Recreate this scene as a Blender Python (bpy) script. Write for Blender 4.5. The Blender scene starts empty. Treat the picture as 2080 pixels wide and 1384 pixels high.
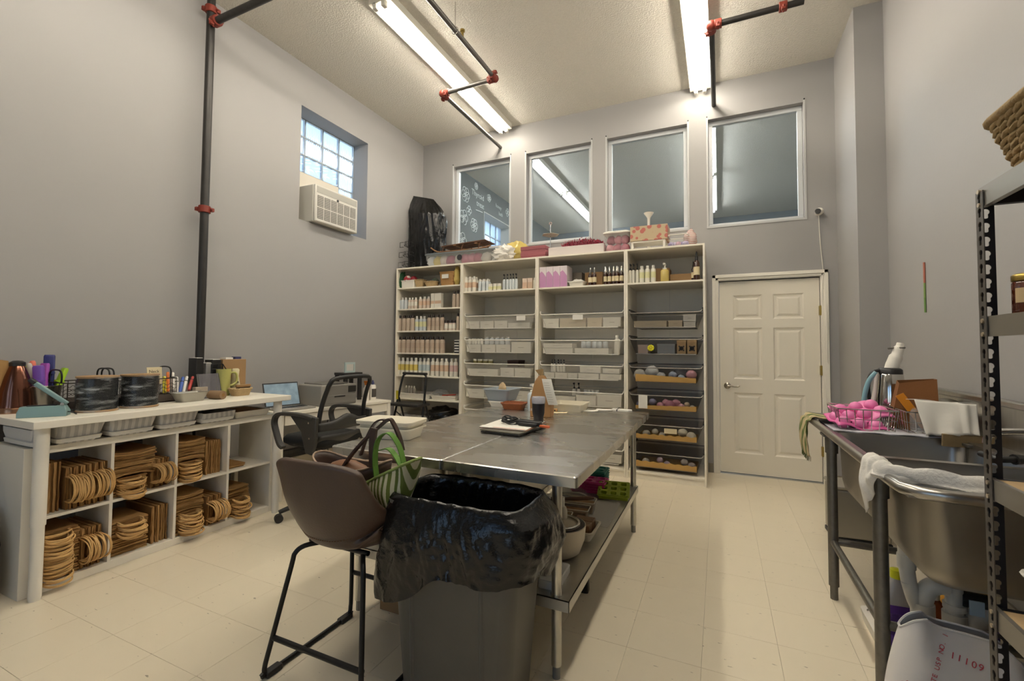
import bpy, bmesh, math, random
from mathutils import Vector, Matrix, Euler

random.seed(7)
S = bpy.context.scene
COL = S.collection
PI = math.pi

# ---------------------------------------------------------------- camera
CAM_H, YAW, PITCH, ROLL, FPX, CY = 1.32, .4297, .0375, .0074, 918.22, 673.08
_F = Vector((-math.sin(YAW) * math.cos(PITCH), math.cos(YAW) * math.cos(PITCH), math.sin(PITCH)))
_R0 = Vector((math.cos(YAW), math.sin(YAW), 0)); _U0 = _R0.cross(_F)
_R = _R0 * math.cos(ROLL) + _U0 * math.sin(ROLL); _U = _U0 * math.cos(ROLL) - _R0 * math.sin(ROLL)
cam_data = bpy.data.cameras.new('camera'); cam = bpy.data.objects.new('camera', cam_data); COL.objects.link(cam)
cam.matrix_world = Matrix(((_R.x, _U.x, -_F.x, 0), (_R.y, _U.y, -_F.y, 0), (_R.z, _U.z, -_F.z, CAM_H), (0, 0, 0, 1)))
cam_data.sensor_width = 36; cam_data.lens = FPX / 2080 * 36
cam_data.shift_y = (CY - 692) / 2080
cam_data.clip_start = .02
S.camera = cam

def at(u, v, x=None, y=None, z=None):
    """point of the room on the plane x=, y= or z= that the photograph shows at pixel (u, v)"""
    d = _F + _R * ((u - 1040) / FPX) - _U * ((v - CY) / FPX)
    if x is not None: t = x / d.x
    elif y is not None: t = y / d.y
    else: t = (z - CAM_H) / d.z
    return Vector((0, 0, CAM_H)) + d * t

# ---------------------------------------------------------------- world and exposure
W = bpy.data.worlds.new('World'); S.world = W; W.use_nodes = True
nt = W.node_tree; bg = nt.nodes['Background']
sky = nt.nodes.new('ShaderNodeTexSky'); sky.sky_type = 'HOSEK_WILKIE'; sky.turbidity = 4; sky.ground_albedo = .4
sky.sun_direction = Vector((-.2, .6, .75)).normalized()
nt.links.new(sky.outputs[0], bg.inputs[0]); bg.inputs[1].default_value = 4.5
S.view_settings.view_transform = 'Standard'; S.view_settings.look = 'None'
S.view_settings.exposure = 1.12; S.view_settings.gamma = 1.0; S.view_settings.use_curve_mapping = False
TUBE_POWER = 25.0
TUBE_COLOR = (1.0, .915, .785, 1)

# ---------------------------------------------------------------- materials
def lin(c):
    if isinstance(c, str):
        c = c.lstrip('#'); c = [int(c[i:i + 2], 16) for i in (0, 2, 4)]
    out = []
    for k in c[:3]:
        k = k / 255
        out.append(k / 12.92 if k <= .04045 else ((k + .055) / 1.055) ** 2.4)
    return (*out, 1)

_mats = {}
def mat(name, col, rough=.5, metal=0, var=0, scale=12, bump=0, bscale=None, trans=0, emit=0, alpha=1, coat=0, detail=3, stretch=None, spec=None, sheen=0, ior=None):
    if name in _mats: return _mats[name]
    m = bpy.data.materials.new(name); m.use_nodes = True; n = m.node_tree; b = n.nodes['Principled BSDF']
    b.inputs['Base Color'].default_value = lin(col); b.inputs['Roughness'].default_value = rough; b.inputs['Metallic'].default_value = metal
    b.inputs['Transmission Weight'].default_value = trans; b.inputs['Alpha'].default_value = alpha; b.inputs['Coat Weight'].default_value = coat
    if spec is not None: b.inputs['Specular IOR Level'].default_value = spec
    if ior: b.inputs['IOR'].default_value = ior
    if sheen: b.inputs['Sheen Weight'].default_value = sheen
    if emit: b.inputs['Emission Color'].default_value = lin(col); b.inputs['Emission Strength'].default_value = emit
    if var or bump:
        tc = n.nodes.new('ShaderNodeTexCoord'); src = tc.outputs['Object']
        if stretch:
            mp = n.nodes.new('ShaderNodeMapping'); mp.inputs['Scale'].default_value = stretch; n.links.new(src, mp.inputs[0]); src = mp.outputs[0]
        if var:
            t = n.nodes.new('ShaderNodeTexNoise'); t.inputs['Scale'].default_value = scale; t.inputs['Detail'].default_value = detail; n.links.new(src, t.inputs[0])
            mx = n.nodes.new('ShaderNodeMix'); mx.data_type = 'RGBA'
            c = lin(col); mx.inputs['A'].default_value = [max(0, k * (1 - var)) for k in c[:3]] + [1]; mx.inputs['B'].default_value = [min(1, k * (1 + var)) for k in c[:3]] + [1]
            n.links.new(t.outputs[0], mx.inputs['Factor']); n.links.new(mx.outputs['Result'], b.inputs['Base Color'])
        if bump:
            t2 = n.nodes.new('ShaderNodeTexNoise'); t2.inputs['Scale'].default_value = bscale or scale; t2.inputs['Detail'].default_value = 4; n.links.new(src, t2.inputs[0])
            bp = n.nodes.new('ShaderNodeBump'); bp.inputs['Strength'].default_value = bump; bp.inputs['Distance'].default_value = .01
            n.links.new(t2.outputs[0], bp.inputs['Height']); n.links.new(bp.outputs[0], b.inputs['Normal'])
    _mats[name] = m
    return m

def film(name, col, opac=.25, rough=.1):
    """thin clear plastic or glass: mostly see-through with a glossy surface"""
    if name in _mats: return _mats[name]
    m = bpy.data.materials.new(name); m.use_nodes = True; n = m.node_tree; n.nodes.clear()
    o = n.nodes.new('ShaderNodeOutputMaterial'); mx = n.nodes.new('ShaderNodeMixShader'); tr = n.nodes.new('ShaderNodeBsdfTransparent'); pr = n.nodes.new('ShaderNodeBsdfPrincipled')
    tr.inputs[0].default_value = (.97, .97, .97, 1)
    pr.inputs['Base Color'].default_value = lin(col); pr.inputs['Roughness'].default_value = rough
    mx.inputs[0].default_value = opac
    n.links.new(tr.outputs[0], mx.inputs[1]); n.links.new(pr.outputs[0], mx.inputs[2]); n.links.new(mx.outputs[0], o.inputs[0])
    _mats[name] = m
    return m

def bands(name, c1, c2, scale, axis=0, rough=.7, distort=0, ratio=.5):
    """two-colour stripes along an object axis"""
    if name in _mats: return _mats[name]
    m = mat(name, c1, rough); n = m.node_tree; b = n.nodes['Principled BSDF']
    tc = n.nodes.new('ShaderNodeTexCoord'); wv = n.nodes.new('ShaderNodeTexWave'); wv.bands_direction = 'XYZ'[axis]
    wv.inputs['Scale'].default_value = scale; wv.inputs['Distortion'].default_value = distort; wv.inputs['Detail'].default_value = 1; wv.inputs['Detail Scale'].default_value = .6
    r = n.nodes.new('ShaderNodeValToRGB'); r.color_ramp.elements[0].position = ratio - .06; r.color_ramp.elements[1].position = ratio + .06
    r.color_ramp.elements[0].color = lin(c1); r.color_ramp.elements[1].color = lin(c2)
    n.links.new(tc.outputs['Object'], wv.inputs[0]); n.links.new(wv.outputs[0], r.inputs[0]); n.links.new(r.outputs[0], b.inputs['Base Color'])
    return m

def spots(name, c1, c2, scale, thr=.25, rough=.6):
    if name in _mats: return _mats[name]
    m = mat(name, c1, rough); n = m.node_tree; b = n.nodes['Principled BSDF']
    tc = n.nodes.new('ShaderNodeTexCoord'); vo = n.nodes.new('ShaderNodeTexVoronoi'); vo.inputs['Scale'].default_value = scale
    r = n.nodes.new('ShaderNodeValToRGB'); r.color_ramp.elements[0].position = thr; r.color_ramp.elements[1].position = thr + .05
    r.color_ramp.elements[0].color = lin(c2); r.color_ramp.elements[1].color = lin(c1)
    n.links.new(tc.outputs['Object'], vo.inputs['Vector']); n.links.new(vo.outputs['Distance'], r.inputs[0]); n.links.new(r.outputs[0], b.inputs['Base Color'])
    return m

# ---------------------------------------------------------------- mesh helpers
class MB:
    def __init__(s): s.v = []; s.f = []
    def add(s, vs, fs, M=None):
        o = len(s.v)
        s.v += [tuple(M @ Vector(p)) if M else tuple(p) for p in vs]
        s.f += [tuple(i + o for i in f) for f in fs]; return s
    def box(s, x0, y0, z0, x1, y1, z1, M=None):
        return s.add([(x0, y0, z0), (x1, y0, z0), (x1, y1, z0), (x0, y1, z0), (x0, y0, z1), (x1, y0, z1), (x1, y1, z1), (x0, y1, z1)],
                     [(0, 3, 2, 1), (4, 5, 6, 7), (0, 1, 5, 4), (1, 2, 6, 5), (2, 3, 7, 6), (3, 0, 4, 7)], M)
    def cbox(s, c, d, M=None):
        return s.box(c[0] - d[0] / 2, c[1] - d[1] / 2, c[2] - d[2] / 2, c[0] + d[0] / 2, c[1] + d[1] / 2, c[2] + d[2] / 2, M)
    def loft(s, rings, cap0=True, cap1=True, closed=False, M=None):
        n = len(rings[0]); vs = [p for r in rings for p in r]; fs = []
        K = len(rings)
        for k in range(K if closed else K - 1):
            a, b = k * n, ((k + 1) % K) * n
            for i in range(n):
                j = (i + 1) % n; fs.append((a + i, a + j, b + j, b + i))
        if not closed:
            if cap0: fs.append(tuple(range(n))[::-1])
            if cap1: fs.append(tuple((K - 1) * n + i for i in range(n)))
        return s.add(vs, fs, M)
    def cyl(s, p0, p1, r, r2=None, n=14, cap=True, M=None):
        p0, p1 = Vector(p0), Vector(p1); d = (p1 - p0).normalized(); a = d.orthogonal().normalized(); b = d.cross(a); r2 = r if r2 is None else r2
        ring = lambda p, q: [p + (a * math.cos(2 * PI * i / n) + b * math.sin(2 * PI * i / n)) * q for i in range(n)]
        return s.loft([ring(p0, r), ring(p1, r2)], cap, cap, M=M)
    def tube(s, pts, r, n=8, closed=False, M=None):
        P = [Vector(p) for p in pts]; K = len(P); rings = []; a = None
        for k in range(K):
            if closed: t = P[(k + 1) % K] - P[k - 1]
            else: t = P[min(k + 1, K - 1)] - P[max(k - 1, 0)]
            t = t.normalized() if t.length > 1e-9 else Vector((0, 0, 1))
            if a is None: a = t.orthogonal().normalized()
            a = (a - t * a.dot(t)); a = a.normalized() if a.length > 1e-6 else t.orthogonal().normalized()
            b = t.cross(a); q = r[k] if isinstance(r, (list, tuple)) else r
            rings.append([P[k] + (a * math.cos(2 * PI * i / n) + b * math.sin(2 * PI * i / n)) * q for i in range(n)])
        return s.loft(rings, closed=closed, M=M)
    def lathe(s, prof, n=20, c=(0, 0, 0), M=None, cap0=True, cap1=True):
        c = Vector(c)
        return s.loft([[c + Vector((r * math.cos(2 * PI * i / n), r * math.sin(2 * PI * i / n), z)) for i in range(n)] for r, z in prof], cap0, cap1, M=M)
    def prism(s, poly, h, M=None):
        return s.loft([[(x, y, 0) for x, y in poly], [(x, y, h) for x, y in poly]], M=M)
    def grid(s, fn, nu, nv, M=None, closeu=False):
        vs = [fn(i / nu, j / nv) for j in range(nv + 1) for i in range(nu + (0 if closeu else 1))]
        w = nu + (0 if closeu else 1); fs = []
        for j in range(nv):
            for i in range(nu): fs.append((j * w + i, j * w + (i + 1) % w, (j + 1) * w + (i + 1) % w, (j + 1) * w + i))
        return s.add(vs, fs, M)
    def sphere(s, c, r, n=12, m=8, M=None):
        r = (r, r, r) if not isinstance(r, (tuple, list)) else r; c = Vector(c)
        return s.loft([[c + Vector((r[0] * math.sin(max(.001, PI * k / m)) * math.cos(2 * PI * i / n), r[1] * math.sin(max(.001, PI * k / m)) * math.sin(2 * PI * i / n), -r[2] * math.cos(PI * k / m))) for i in range(n)] for k in range(m + 1)], M=M)
    def mesh(s, name, smooth=None):
        me = bpy.data.meshes.new(name); me.from_pydata(s.v, [], s.f)
        bm = bmesh.new(); bm.from_mesh(me); bmesh.ops.recalc_face_normals(bm, faces=bm.faces); bm.to_mesh(me); bm.free()
        if smooth:
            for p in me.polygons: p.use_smooth = True
            me.set_sharp_from_angle(angle=math.radians(smooth))
        return me
    def obj(s, name, m, parent=None, smooth=None, bevel=0, seg=2, solid=0, sub=0, loc=None, rot=None, world=False):
        if world and parent is not None:
            o = parent.location; s.v = [(x - o.x, y - o.y, z - o.z) for x, y, z in s.v]
        me = s.mesh(name, smooth if smooth is not None else (40 if bevel else None))
        me.materials.append(m)
        ob = bpy.data.objects.new(name, me); COL.objects.link(ob)
        if parent: ob.parent = parent
        if loc is not None: ob.location = loc
        if rot is not None: ob.rotation_euler = rot
        if solid:
            md = ob.modifiers.new('solid', 'SOLIDIFY'); md.thickness = solid; md.offset = 0
        if bevel:
            md = ob.modifiers.new('bevel', 'BEVEL'); md.width = bevel; md.segments = seg; md.limit_method = 'ANGLE'; md.angle_limit = math.radians(35)
        if sub:
            md = ob.modifiers.new('sub', 'SUBSURF'); md.levels = sub; md.render_levels = sub
        return ob

def tag(o, label, cat, group=None, kind=None):
    if label: o['label'] = label
    if cat: o['category'] = cat
    if group: o['group'] = group
    if kind: o['kind'] = kind
    return o
def thing(name, label, cat, loc=(0, 0, 0), rz=0, group=None, rot=None):
    o = bpy.data.objects.new(name, None); COL.objects.link(o); o.empty_display_size = .05
    o.location = loc; o.rotation_euler = rot or (0, 0, rz)
    return tag(o, label, cat, group)
def struct(o, label=None):
    o['kind'] = 'structure'
    if label: o['label'] = label
    return o
def dup(root, loc, rz=None, label=None, group=None, rot=None):
    r = root.copy(); COL.objects.link(r); r.location = loc
    if rz is not None: r.rotation_euler = (0, 0, rz)
    if rot is not None: r.rotation_euler = rot
    if label: r['label'] = label
    if group: r['group'] = group
    for ch in root.children:
        c = ch.copy(); COL.objects.link(c); c.parent = r
        for g in ch.children:
            d = g.copy(); COL.objects.link(d); d.parent = c
    return r
ORD = ['first', 'second', 'third', 'fourth', 'fifth', 'sixth', 'seventh', 'eighth', 'ninth', 'tenth', 'eleventh', 'twelfth', 'thirteenth', 'fourteenth', 'fifteenth', 'sixteenth', 'seventeenth', 'eighteenth', 'nineteenth', 'twentieth'] + ['twenty-' + k for k in ('first', 'second', 'third', 'fourth', 'fifth', 'sixth', 'seventh', 'eighth', 'ninth')]
def text(body, size, m, parent=None, loc=(0, 0, 0), rot=(0, 0, 0), name='lettering', align='CENTER', ext=.0003):
    c = bpy.data.curves.new(name, 'FONT'); c.body = body; c.size = size; c.align_x = align; c.extrude = ext; c.materials.append(m); c.resolution_u = 3
    tmp = bpy.data.objects.new(name + '_tmp', c); me = bpy.data.meshes.new_from_object(tmp); bpy.data.objects.remove(tmp); bpy.data.curves.remove(c)
    o = bpy.data.objects.new(name, me); COL.objects.link(o); o.parent = parent; o.location = loc; o.rotation_euler = rot
    return o
def rrect(w, d, r, n=5, z=0, cx=0, cy=0):
    out = []
    for sx, sy, a0 in ((1, 1, 0), (-1, 1, PI / 2), (-1, -1, PI), (1, -1, 3 * PI / 2)):
        for k in range(n + 1):
            a = a0 + PI / 2 * k / n
            out.append((cx + sx * (w / 2 - r) + r * math.cos(a), cy + sy * (d / 2 - r) + r * math.sin(a), z))
    return out
def wire_path(pts, per=6):
    """rounded path through points (Catmull-Rom)"""
    P = [Vector(p) for p in pts]; out = []
    for i in range(len(P) - 1):
        p0, p1, p2, p3 = P[max(i - 1, 0)], P[i], P[i + 1], P[min(i + 2, len(P) - 1)]
        for k in range(per):
            t = k / per
            out.append(.5 * ((2 * p1) + (p2 - p0) * t + (2 * p0 - 5 * p1 + 4 * p2 - p3) * t * t + (3 * p1 - p0 - 3 * p2 + p3) * t ** 3))
    out.append(P[-1]); return out

# common materials
WALLM = mat('wall_paint', '#9a9896', .6, var=.02, scale=3, bump=.04, bscale=60)
CEILM = mat('popcorn_ceiling', '#dcd7cc', .9, var=.08, scale=45, bump=1.0, bscale=70, detail=5)
WHITE = mat('white_laminate', '#e8e2d4', .35, var=.02, scale=5)
WHITE2 = mat('white_paint', '#e6e1d5', .4)
WPLAS = mat('white_plastic', '#e6e1d6', .35)
STEEL = mat('brushed_steel', '#d0cdc6', .3, 1, var=.05, scale=3, stretch=(1.5, 6, 1))
def rough_noise(m, lo, hi, scale, stretch):
    n = m.node_tree; pb = n.nodes['Principled BSDF']; tc = n.nodes.new('ShaderNodeTexCoord'); mp = n.nodes.new('ShaderNodeMapping'); mp.inputs['Scale'].default_value = stretch
    no = n.nodes.new('ShaderNodeTexNoise'); no.inputs['Scale'].default_value = scale; no.inputs['Detail'].default_value = 5; mr = n.nodes.new('ShaderNodeMapRange'); mr.inputs[1].default_value = .35; mr.inputs[2].default_value = .65; mr.inputs[3].default_value = lo; mr.inputs[4].default_value = hi
    n.links.new(tc.outputs['Object'], mp.inputs[0]); n.links.new(mp.outputs[0], no.inputs[0]); n.links.new(no.outputs[0], mr.inputs[0]); n.links.new(mr.outputs[0], pb.inputs['Roughness'])
rough_noise(STEEL, .25, .3, 1.6, (1.5, 5, 1))
GALV = mat('galvanised_pipe', '#77746c', .45, .85, var=.22, scale=40, bump=.1, bscale=80)
CHROME = mat('chrome', '#cfcdc8', .12, 1)
BLACKM = mat('black_metal', '#1b1a19', .4, .3)
BLACKP = mat('black_plastic', '#1f1e1d', .45)
GREYP = mat('grey_plastic', '#8a8780', .5)
KRAFT = mat('kraft_paper', '#a8824f', .8, var=.15, scale=18, bump=.1, bscale=60)
KRAFTD = mat('kraft_paper_dark', '#8d6738', .8, var=.18, scale=18)
TWINE = mat('twisted_paper_cord', '#cfa76c', .8, var=.15, scale=60)
CARD = mat('cardboard', '#9b7b55', .8, var=.06, scale=14)
PAPER = mat('white_paper', '#dcd9d0', .7)
CREAM = mat('cream_paper', '#d8c9a4', .7)
CLEAR = film('clear_plastic', '#dfe3e4', .15, .15)
CLEARM = film('milky_plastic', '#dcdbd6', .24, .3)
GLASS = film('window_glass', '#8b9396', .06, .02)
AMBER = mat('amber_glass', '#3a1c0c', .1, coat=.5)
TANB = mat('tan_lotion', '#b8a794', .4)
RED = mat('red_paint', '#7e2e1f', .5, var=.15, scale=30)
WICK = mat('wicker', '#b39a70', .75, var=.2, scale=50, bump=.3, bscale=90)
PINK = mat('pink_silicone', '#e07bb0', .45)
INK = mat('black_ink', '#2a2a2c', .6)
REDINK = mat('red_ink', '#b8404a', .6)
# ================================================================ room shell
XL, XR, YB, ZC = -3.91, 1.275, 5.375, 4.27
XC, YC = 1.0725, 4.65          # chase in the back right corner
YF = -2.6                       # wall behind the camera
Y2 = 11.0                       # far wall of the room behind

def cells(us, vs, holes):
    for i in range(len(us) - 1):
        for j in range(len(vs) - 1):
            cu, cv = (us[i] + us[i + 1]) / 2, (vs[j] + vs[j + 1]) / 2
            if not any(a < cu < b and c < cv < d for a, b, c, d in holes): yield us[i], us[i + 1], vs[j], vs[j + 1]

# floor: screed plus separate vinyl tiles
b = MB(); b.box(XL - .3, YF - .2, -.1, XR + .3, Y2, -.004)
floor = struct(b.obj('floor', mat('floor_joint', '#a89f8b', .6)))
TILE = []
for i, c in enumerate(('#dacfb8', '#dbd0b9', '#d9ceb7')):
    TILE.append(mat('vinyl_tile_%d' % i, c, .3, var=.03, scale=4, bump=.02, bscale=30))
    m = TILE[-1]; n = m.node_tree; pb = n.nodes['Principled BSDF']
    tc = n.nodes.new('ShaderNodeTexCoord'); mp = n.nodes.new('ShaderNodeMapping'); mp.inputs['Scale'].default_value = (14, 42, 14); mp.inputs['Rotation'].default_value = (0, 0, .5 + i * .5)
    no = n.nodes.new('ShaderNodeTexNoise'); no.inputs['Scale'].default_value = 1.4; no.inputs['Detail'].default_value = 3
    oi = n.nodes.new('ShaderNodeObjectInfo'); ad = n.nodes.new('ShaderNodeVectorMath'); ad.operation = 'ADD'
    n.links.new(tc.outputs['Object'], ad.inputs[0]); n.links.new(oi.outputs['Location'], ad.inputs[1]); n.links.new(ad.outputs[0], mp.inputs[0]); n.links.new(mp.outputs[0], no.inputs[0])
    rp = n.nodes.new('ShaderNodeValToRGB'); rp.color_ramp.elements[0].position = .70; rp.color_ramp.elements[1].position = .74
    rp.color_ramp.elements[0].color = (0, 0, 0, 1); rp.color_ramp.elements[1].color = (1, 1, 1, 1)
    n.links.new(no.outputs[0], rp.inputs[0])
    mx = n.nodes.new('ShaderNodeMix'); mx.data_type = 'RGBA'
    old = pb.inputs['Base Color'].links[0].from_socket
    n.links.new(rp.outputs[0], mx.inputs['Factor']); n.links.new(old, mx.inputs['A']); mx.inputs['B'].default_value = lin('#948a78'); n.links.new(mx.outputs['Result'], pb.inputs['Base Color'])
TS = .3055
tiles_me = []
for m in TILE:
    b = MB(); g = .0005; q = .0012
    b.loft([[(g, g, -.004), (TS - g, g, -.004), (TS - g, TS - g, -.004), (g, TS - g, -.004)], [(g, g, -.0006), (TS - g, g, -.0006), (TS - g, TS - g, -.0006), (g, TS - g, -.0006)],
            [(q, q, 0), (TS - q, q, 0), (TS - q, TS - q, 0), (q, TS - q, 0)]])
    me = b.mesh('tile'); me.materials.append(m); tiles_me.append(me)
ox, oy = -.385, 3.0
rest = MB(); ntile = 0
for i in range(-13, 7):
    for j in range(-20, 9):
        x, y = ox + i * TS, oy + j * TS
        if x + TS < XL - .05 or x > XR + .05 or y + TS < YF or y > YB: continue
        vis = y > .5 and (x > -.55 * y - 2.6) and not (x > XC and y > YC)
        if vis and ntile < 296:
            o = bpy.data.objects.new('tile', tiles_me[random.randrange(3)]); COL.objects.link(o); o.parent = floor; o.location = (x, y, random.uniform(-.0003, .0001)); ntile += 1
        else: rest.box(x + .0006, y + .0006, -.004, x + TS - .0006, y + TS - .0006, 0)
o = rest.obj('tile_field', TILE[0], floor); o['kind'] = 'stuff'

b = MB(); b.box(XL - .3, YF - .2, ZC, XR + .3, Y2, ZC + .1); struct(b.obj('ceiling', CEILM))

# left wall with window opening
WY0, WY1, WZ0, WZ1 = 3.26, 4.235, 2.632, 3.824
b = MB()
for y0, y1, z0, z1 in cells([YF - .2, WY0, WY1, YB + .06], [0, WZ0, WZ1, ZC], [(WY0, WY1, WZ0, WZ1)]): b.box(XL - .26, y0, z0, XL, y1, z1)
struct(b.obj('wall_left', WALLM))
# back wall with four windows and a door
WIN = [(-3.385, -2.508), (-2.275, -1.411), (-1.215, -.307), (-.092, .805)]
HZ0, HZ1 = 2.672, 3.87
DX0, DX1, DZ = .002, .925, 2.062
xs = sorted([XL - .26, XR + .3, DX0, DX1] + [k for w in WIN for k in w])
b = MB()
for x0, x1, z0, z1 in cells(xs, [0, DZ, HZ0, HZ1, ZC], [(a, c, HZ0, HZ1) for a, c in WIN] + [(DX0, DX1, 0, DZ)]): b.box(x0, YB, z0, x1, YB + .12, z1)
struct(b.obj('wall_back', WALLM))
b = MB(); b.box(XR, YF - .2, 0, XR + .2, YC + .01, ZC); struct(b.obj('wall_right', WALLM))
b = MB(); b.box(XC, YC, 0, XR + .2, YB, ZC); struct(b.obj('wall_chase', WALLM))
b = MB(); FILLWIN = [(-2.6, -1.55), (-.95, .1)]
for x0, x1, z0, z1 in cells([XL - .26, -2.6, -1.55, -.95, .1, XR + .2], [0, .6, 3.1, ZC], [(a, c, .6, 3.1) for a, c in FILLWIN]): b.box(x0, YF - .2, z0, x1, YF, z1)
struct(b.obj('wall_front', WALLM))
for k, (a, c) in enumerate(FILLWIN):   # unseen windows added behind the camera to let in fill daylight
    w = struct(thing('window_%d' % (7 + k), 'tall window added behind the viewer to let in fill daylight', None, ((a + c) / 2, YF - .1, .6))); hw = (c - a) / 2
    for nm, q in (('frame_side', (-hw, -.03, 0, -hw + .05, .03, 2.5)), ('frame_side', (hw - .05, -.03, 0, hw, .03, 2.5)), ('frame_top', (-hw + .05, -.03, 2.44, hw - .05, .03, 2.5)), ('frame_bottom', (-hw + .05, -.03, 0, hw - .05, .03, .06))):
        bb_ = MB(); bb_.box(*q); bb_.obj(nm, WHITE2, w)
    bb_ = MB(); bb_.box(-hw + .05, -.003, .06, hw - .05, .003, 2.44); bb_.obj('pane', GLASS, w)
BASEM = mat('baseboard_vinyl', '#8b8474', .5)
b = MB(); b.box(-.115, YB - .012, 0, -.068, YB, .1); struct(b.obj('baseboard_back', BASEM))
b = MB(); b.box(.98, YB - .012, 0, XC, YB, .1); b.box(XC - .012, YC - .012, 0, XC, YB - .012, .1); b.box(XC - .012, YC - .012, 0, XR, YC, .1); b.box(XR - .012, YF, 0, XR, YC - .012, .1)
struct(b.obj('baseboard_right', BASEM))

# ---------------- interior windows in the back wall
FRW = mat('window_trim', '#c9ccce', .4)
for i, (a, c) in enumerate(WIN):
    w = thing('window_%d' % (i + 2), ['narrow-looking interior window over the black bag, chalk drawings visible through it', 'interior window showing a lit strip light in the next room', 'interior window above the floral box on the shelving', 'interior window above the white door'][i], None, ((a + c) / 2, YB, HZ0)); struct(w)
    hw = (c - a) / 2; hh = HZ1 - HZ0
    for nm, q in (('frame_top', (-hw, .07, hh - .05, hw, .12, hh)), ('frame_bottom', (-hw, .07, 0, hw, .12, .04)), ('frame_side', (-hw, .07, .04, -hw + .045, .12, hh - .05)), ('frame_side', (hw - .045, .07, .04, hw, .12, hh - .05))):
        b = MB(); b.box(*q); b.obj(nm, FRW, w, bevel=.003)
    b = MB(); b.box(-hw + .04, .09, .035, hw - .04, .096, hh - .045); b.obj('pane', GLASS, w)
    # thin casing bead round the opening on the room side
    for nm, q in (('bead_side', (-hw - .018, -.006, -.02, -hw, .0, hh + .02)), ('bead_side', (hw, -.006, -.02, hw + .018, .0, hh + .02)), ('bead_bottom', (-hw, -.006, -.02, hw, .0, 0))):
        b = MB(); b.box(*q); b.obj(nm, mat('bead_paint', '#b9b9b8', .5), w)
    for sx in (-1, 1):
        b = MB(); b.cyl((sx * (hw + .01), -.008, hh + .03), (sx * (hw + .01), 0, hh + .03), .007, n=8); b.obj('screw', INK, w)

# ---------------- door
d = struct(thing('door_1', 'white six-panel door with a lever handle', None, (.4635, YB, 0)))
DW = DX1 - DX0; dz0 = .012
b = MB(); us = [-DW / 2 + .004, -.33, -.045, .06, .345, DW / 2 - .004]
us = [-DW / 2 + .004, -.325, -.05, .05, .325, DW / 2 - .004]
vs = [dz0 + .004, .225, .865, 1.01, 1.555, 1.645, 1.905, DZ - .006]
holes = [(us[1], us[2], vs[k], vs[k + 1]) for k in (1, 3, 5)] + [(us[3], us[4], vs[k], vs[k + 1]) for k in (1, 3, 5)]
for x0, x1, z0, z1 in cells(us, vs, holes): b.box(x0, .03, z0, x1, .07, z1)
DOORM = mat('door_paint', '#e8e1d1', .35, bump=.02, bscale=40)
b.obj('slab', DOORM, d)
for x0, x1, z0, z1 in holes:
    b = MB()
    r = lambda k, y: [(x0 + k, y, z0 + k), (x1 - k, y, z0 + k), (x1 - k, y, z1 - k), (x0 + k, y, z1 - k)]
    b.loft([r(0, .065), r(0, .030), r(.014, .040), r(.03, .042), r(.052, .033), r(.06, .033)], True, True); b.obj('panel', DOORM, d)
for nm, q in (('jamb_side', (-DW / 2 - .012, -.002, 0, -DW / 2, .12, DZ)), ('jamb_side', (DW / 2, -.002, 0, DW / 2 + .012, .12, DZ)), ('jamb_top', (-DW / 2 - .012, -.002, DZ, DW / 2 + .012, .12, DZ + .012))):
    b = MB(); b.box(*q); b.obj(nm, WHITE2, d)
for sgn in (-1, 1):
    b = MB()
    x0, x1 = sorted((sgn * (DW / 2 + .006), sgn * (DW / 2 + .066)))
    b.box(x0, -.012, 0, x1, 0, DZ + .066); xa, xb = sorted((sgn * (DW / 2 + .03), sgn * (DW / 2 + .066))); b.box(xa, -.022, 0, xb, -.012, DZ + .066)
    b.obj('casing_side', WHITE2, d, bevel=.004)
b = MB(); b.box(-DW / 2 - .066, -.012, DZ + .006, DW / 2 + .066, 0, DZ + .066); b.box(-DW / 2 - .066, -.022, DZ + .03, DW / 2 + .066, -.012, DZ + .066); b.obj('casing_top', WHITE2, d, bevel=.004)
b = MB(); b.box(-DW / 2, .015, 0, DW / 2, .09, .011); b.obj('threshold', mat('aluminium', '#c9cdd2', .25, .9), d)
BRASS = mat('brass', '#b09a58', .3, .9)
for z in (.32, 1.12, 1.72):
    b = MB(); b.box(DW / 2 - .012, -.004, z - .045, DW / 2 + .008, .03, z + .045); b.cyl((DW / 2 - .002, .0, z - .05), (DW / 2 - .002, .0, z + .05), .007, n=8); b.obj('hinge', BRASS, d)
h = MB(); hx, hz = -DW / 2 + .075, .935
h.lathe([(.034, 0), (.034, .006), (.026, .012), (.012, .016), (.012, .045), (.0, .048)], 18, M=Matrix.Translation((hx, .03, hz)) @ Matrix.Rotation(PI / 2, 4, 'X'))
h.tube([(hx, -.018, hz), (hx + .03, -.02, hz), (hx + .07, -.02, hz - .006), (hx + .1, -.02, hz - .004), (hx + .118, -.02, hz + .006)], [.011, .010, .008, .008, .006], 10)
h.obj('lever_handle', mat('satin_nickel', '#a59e90', .25, .9), d, smooth=50)

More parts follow.
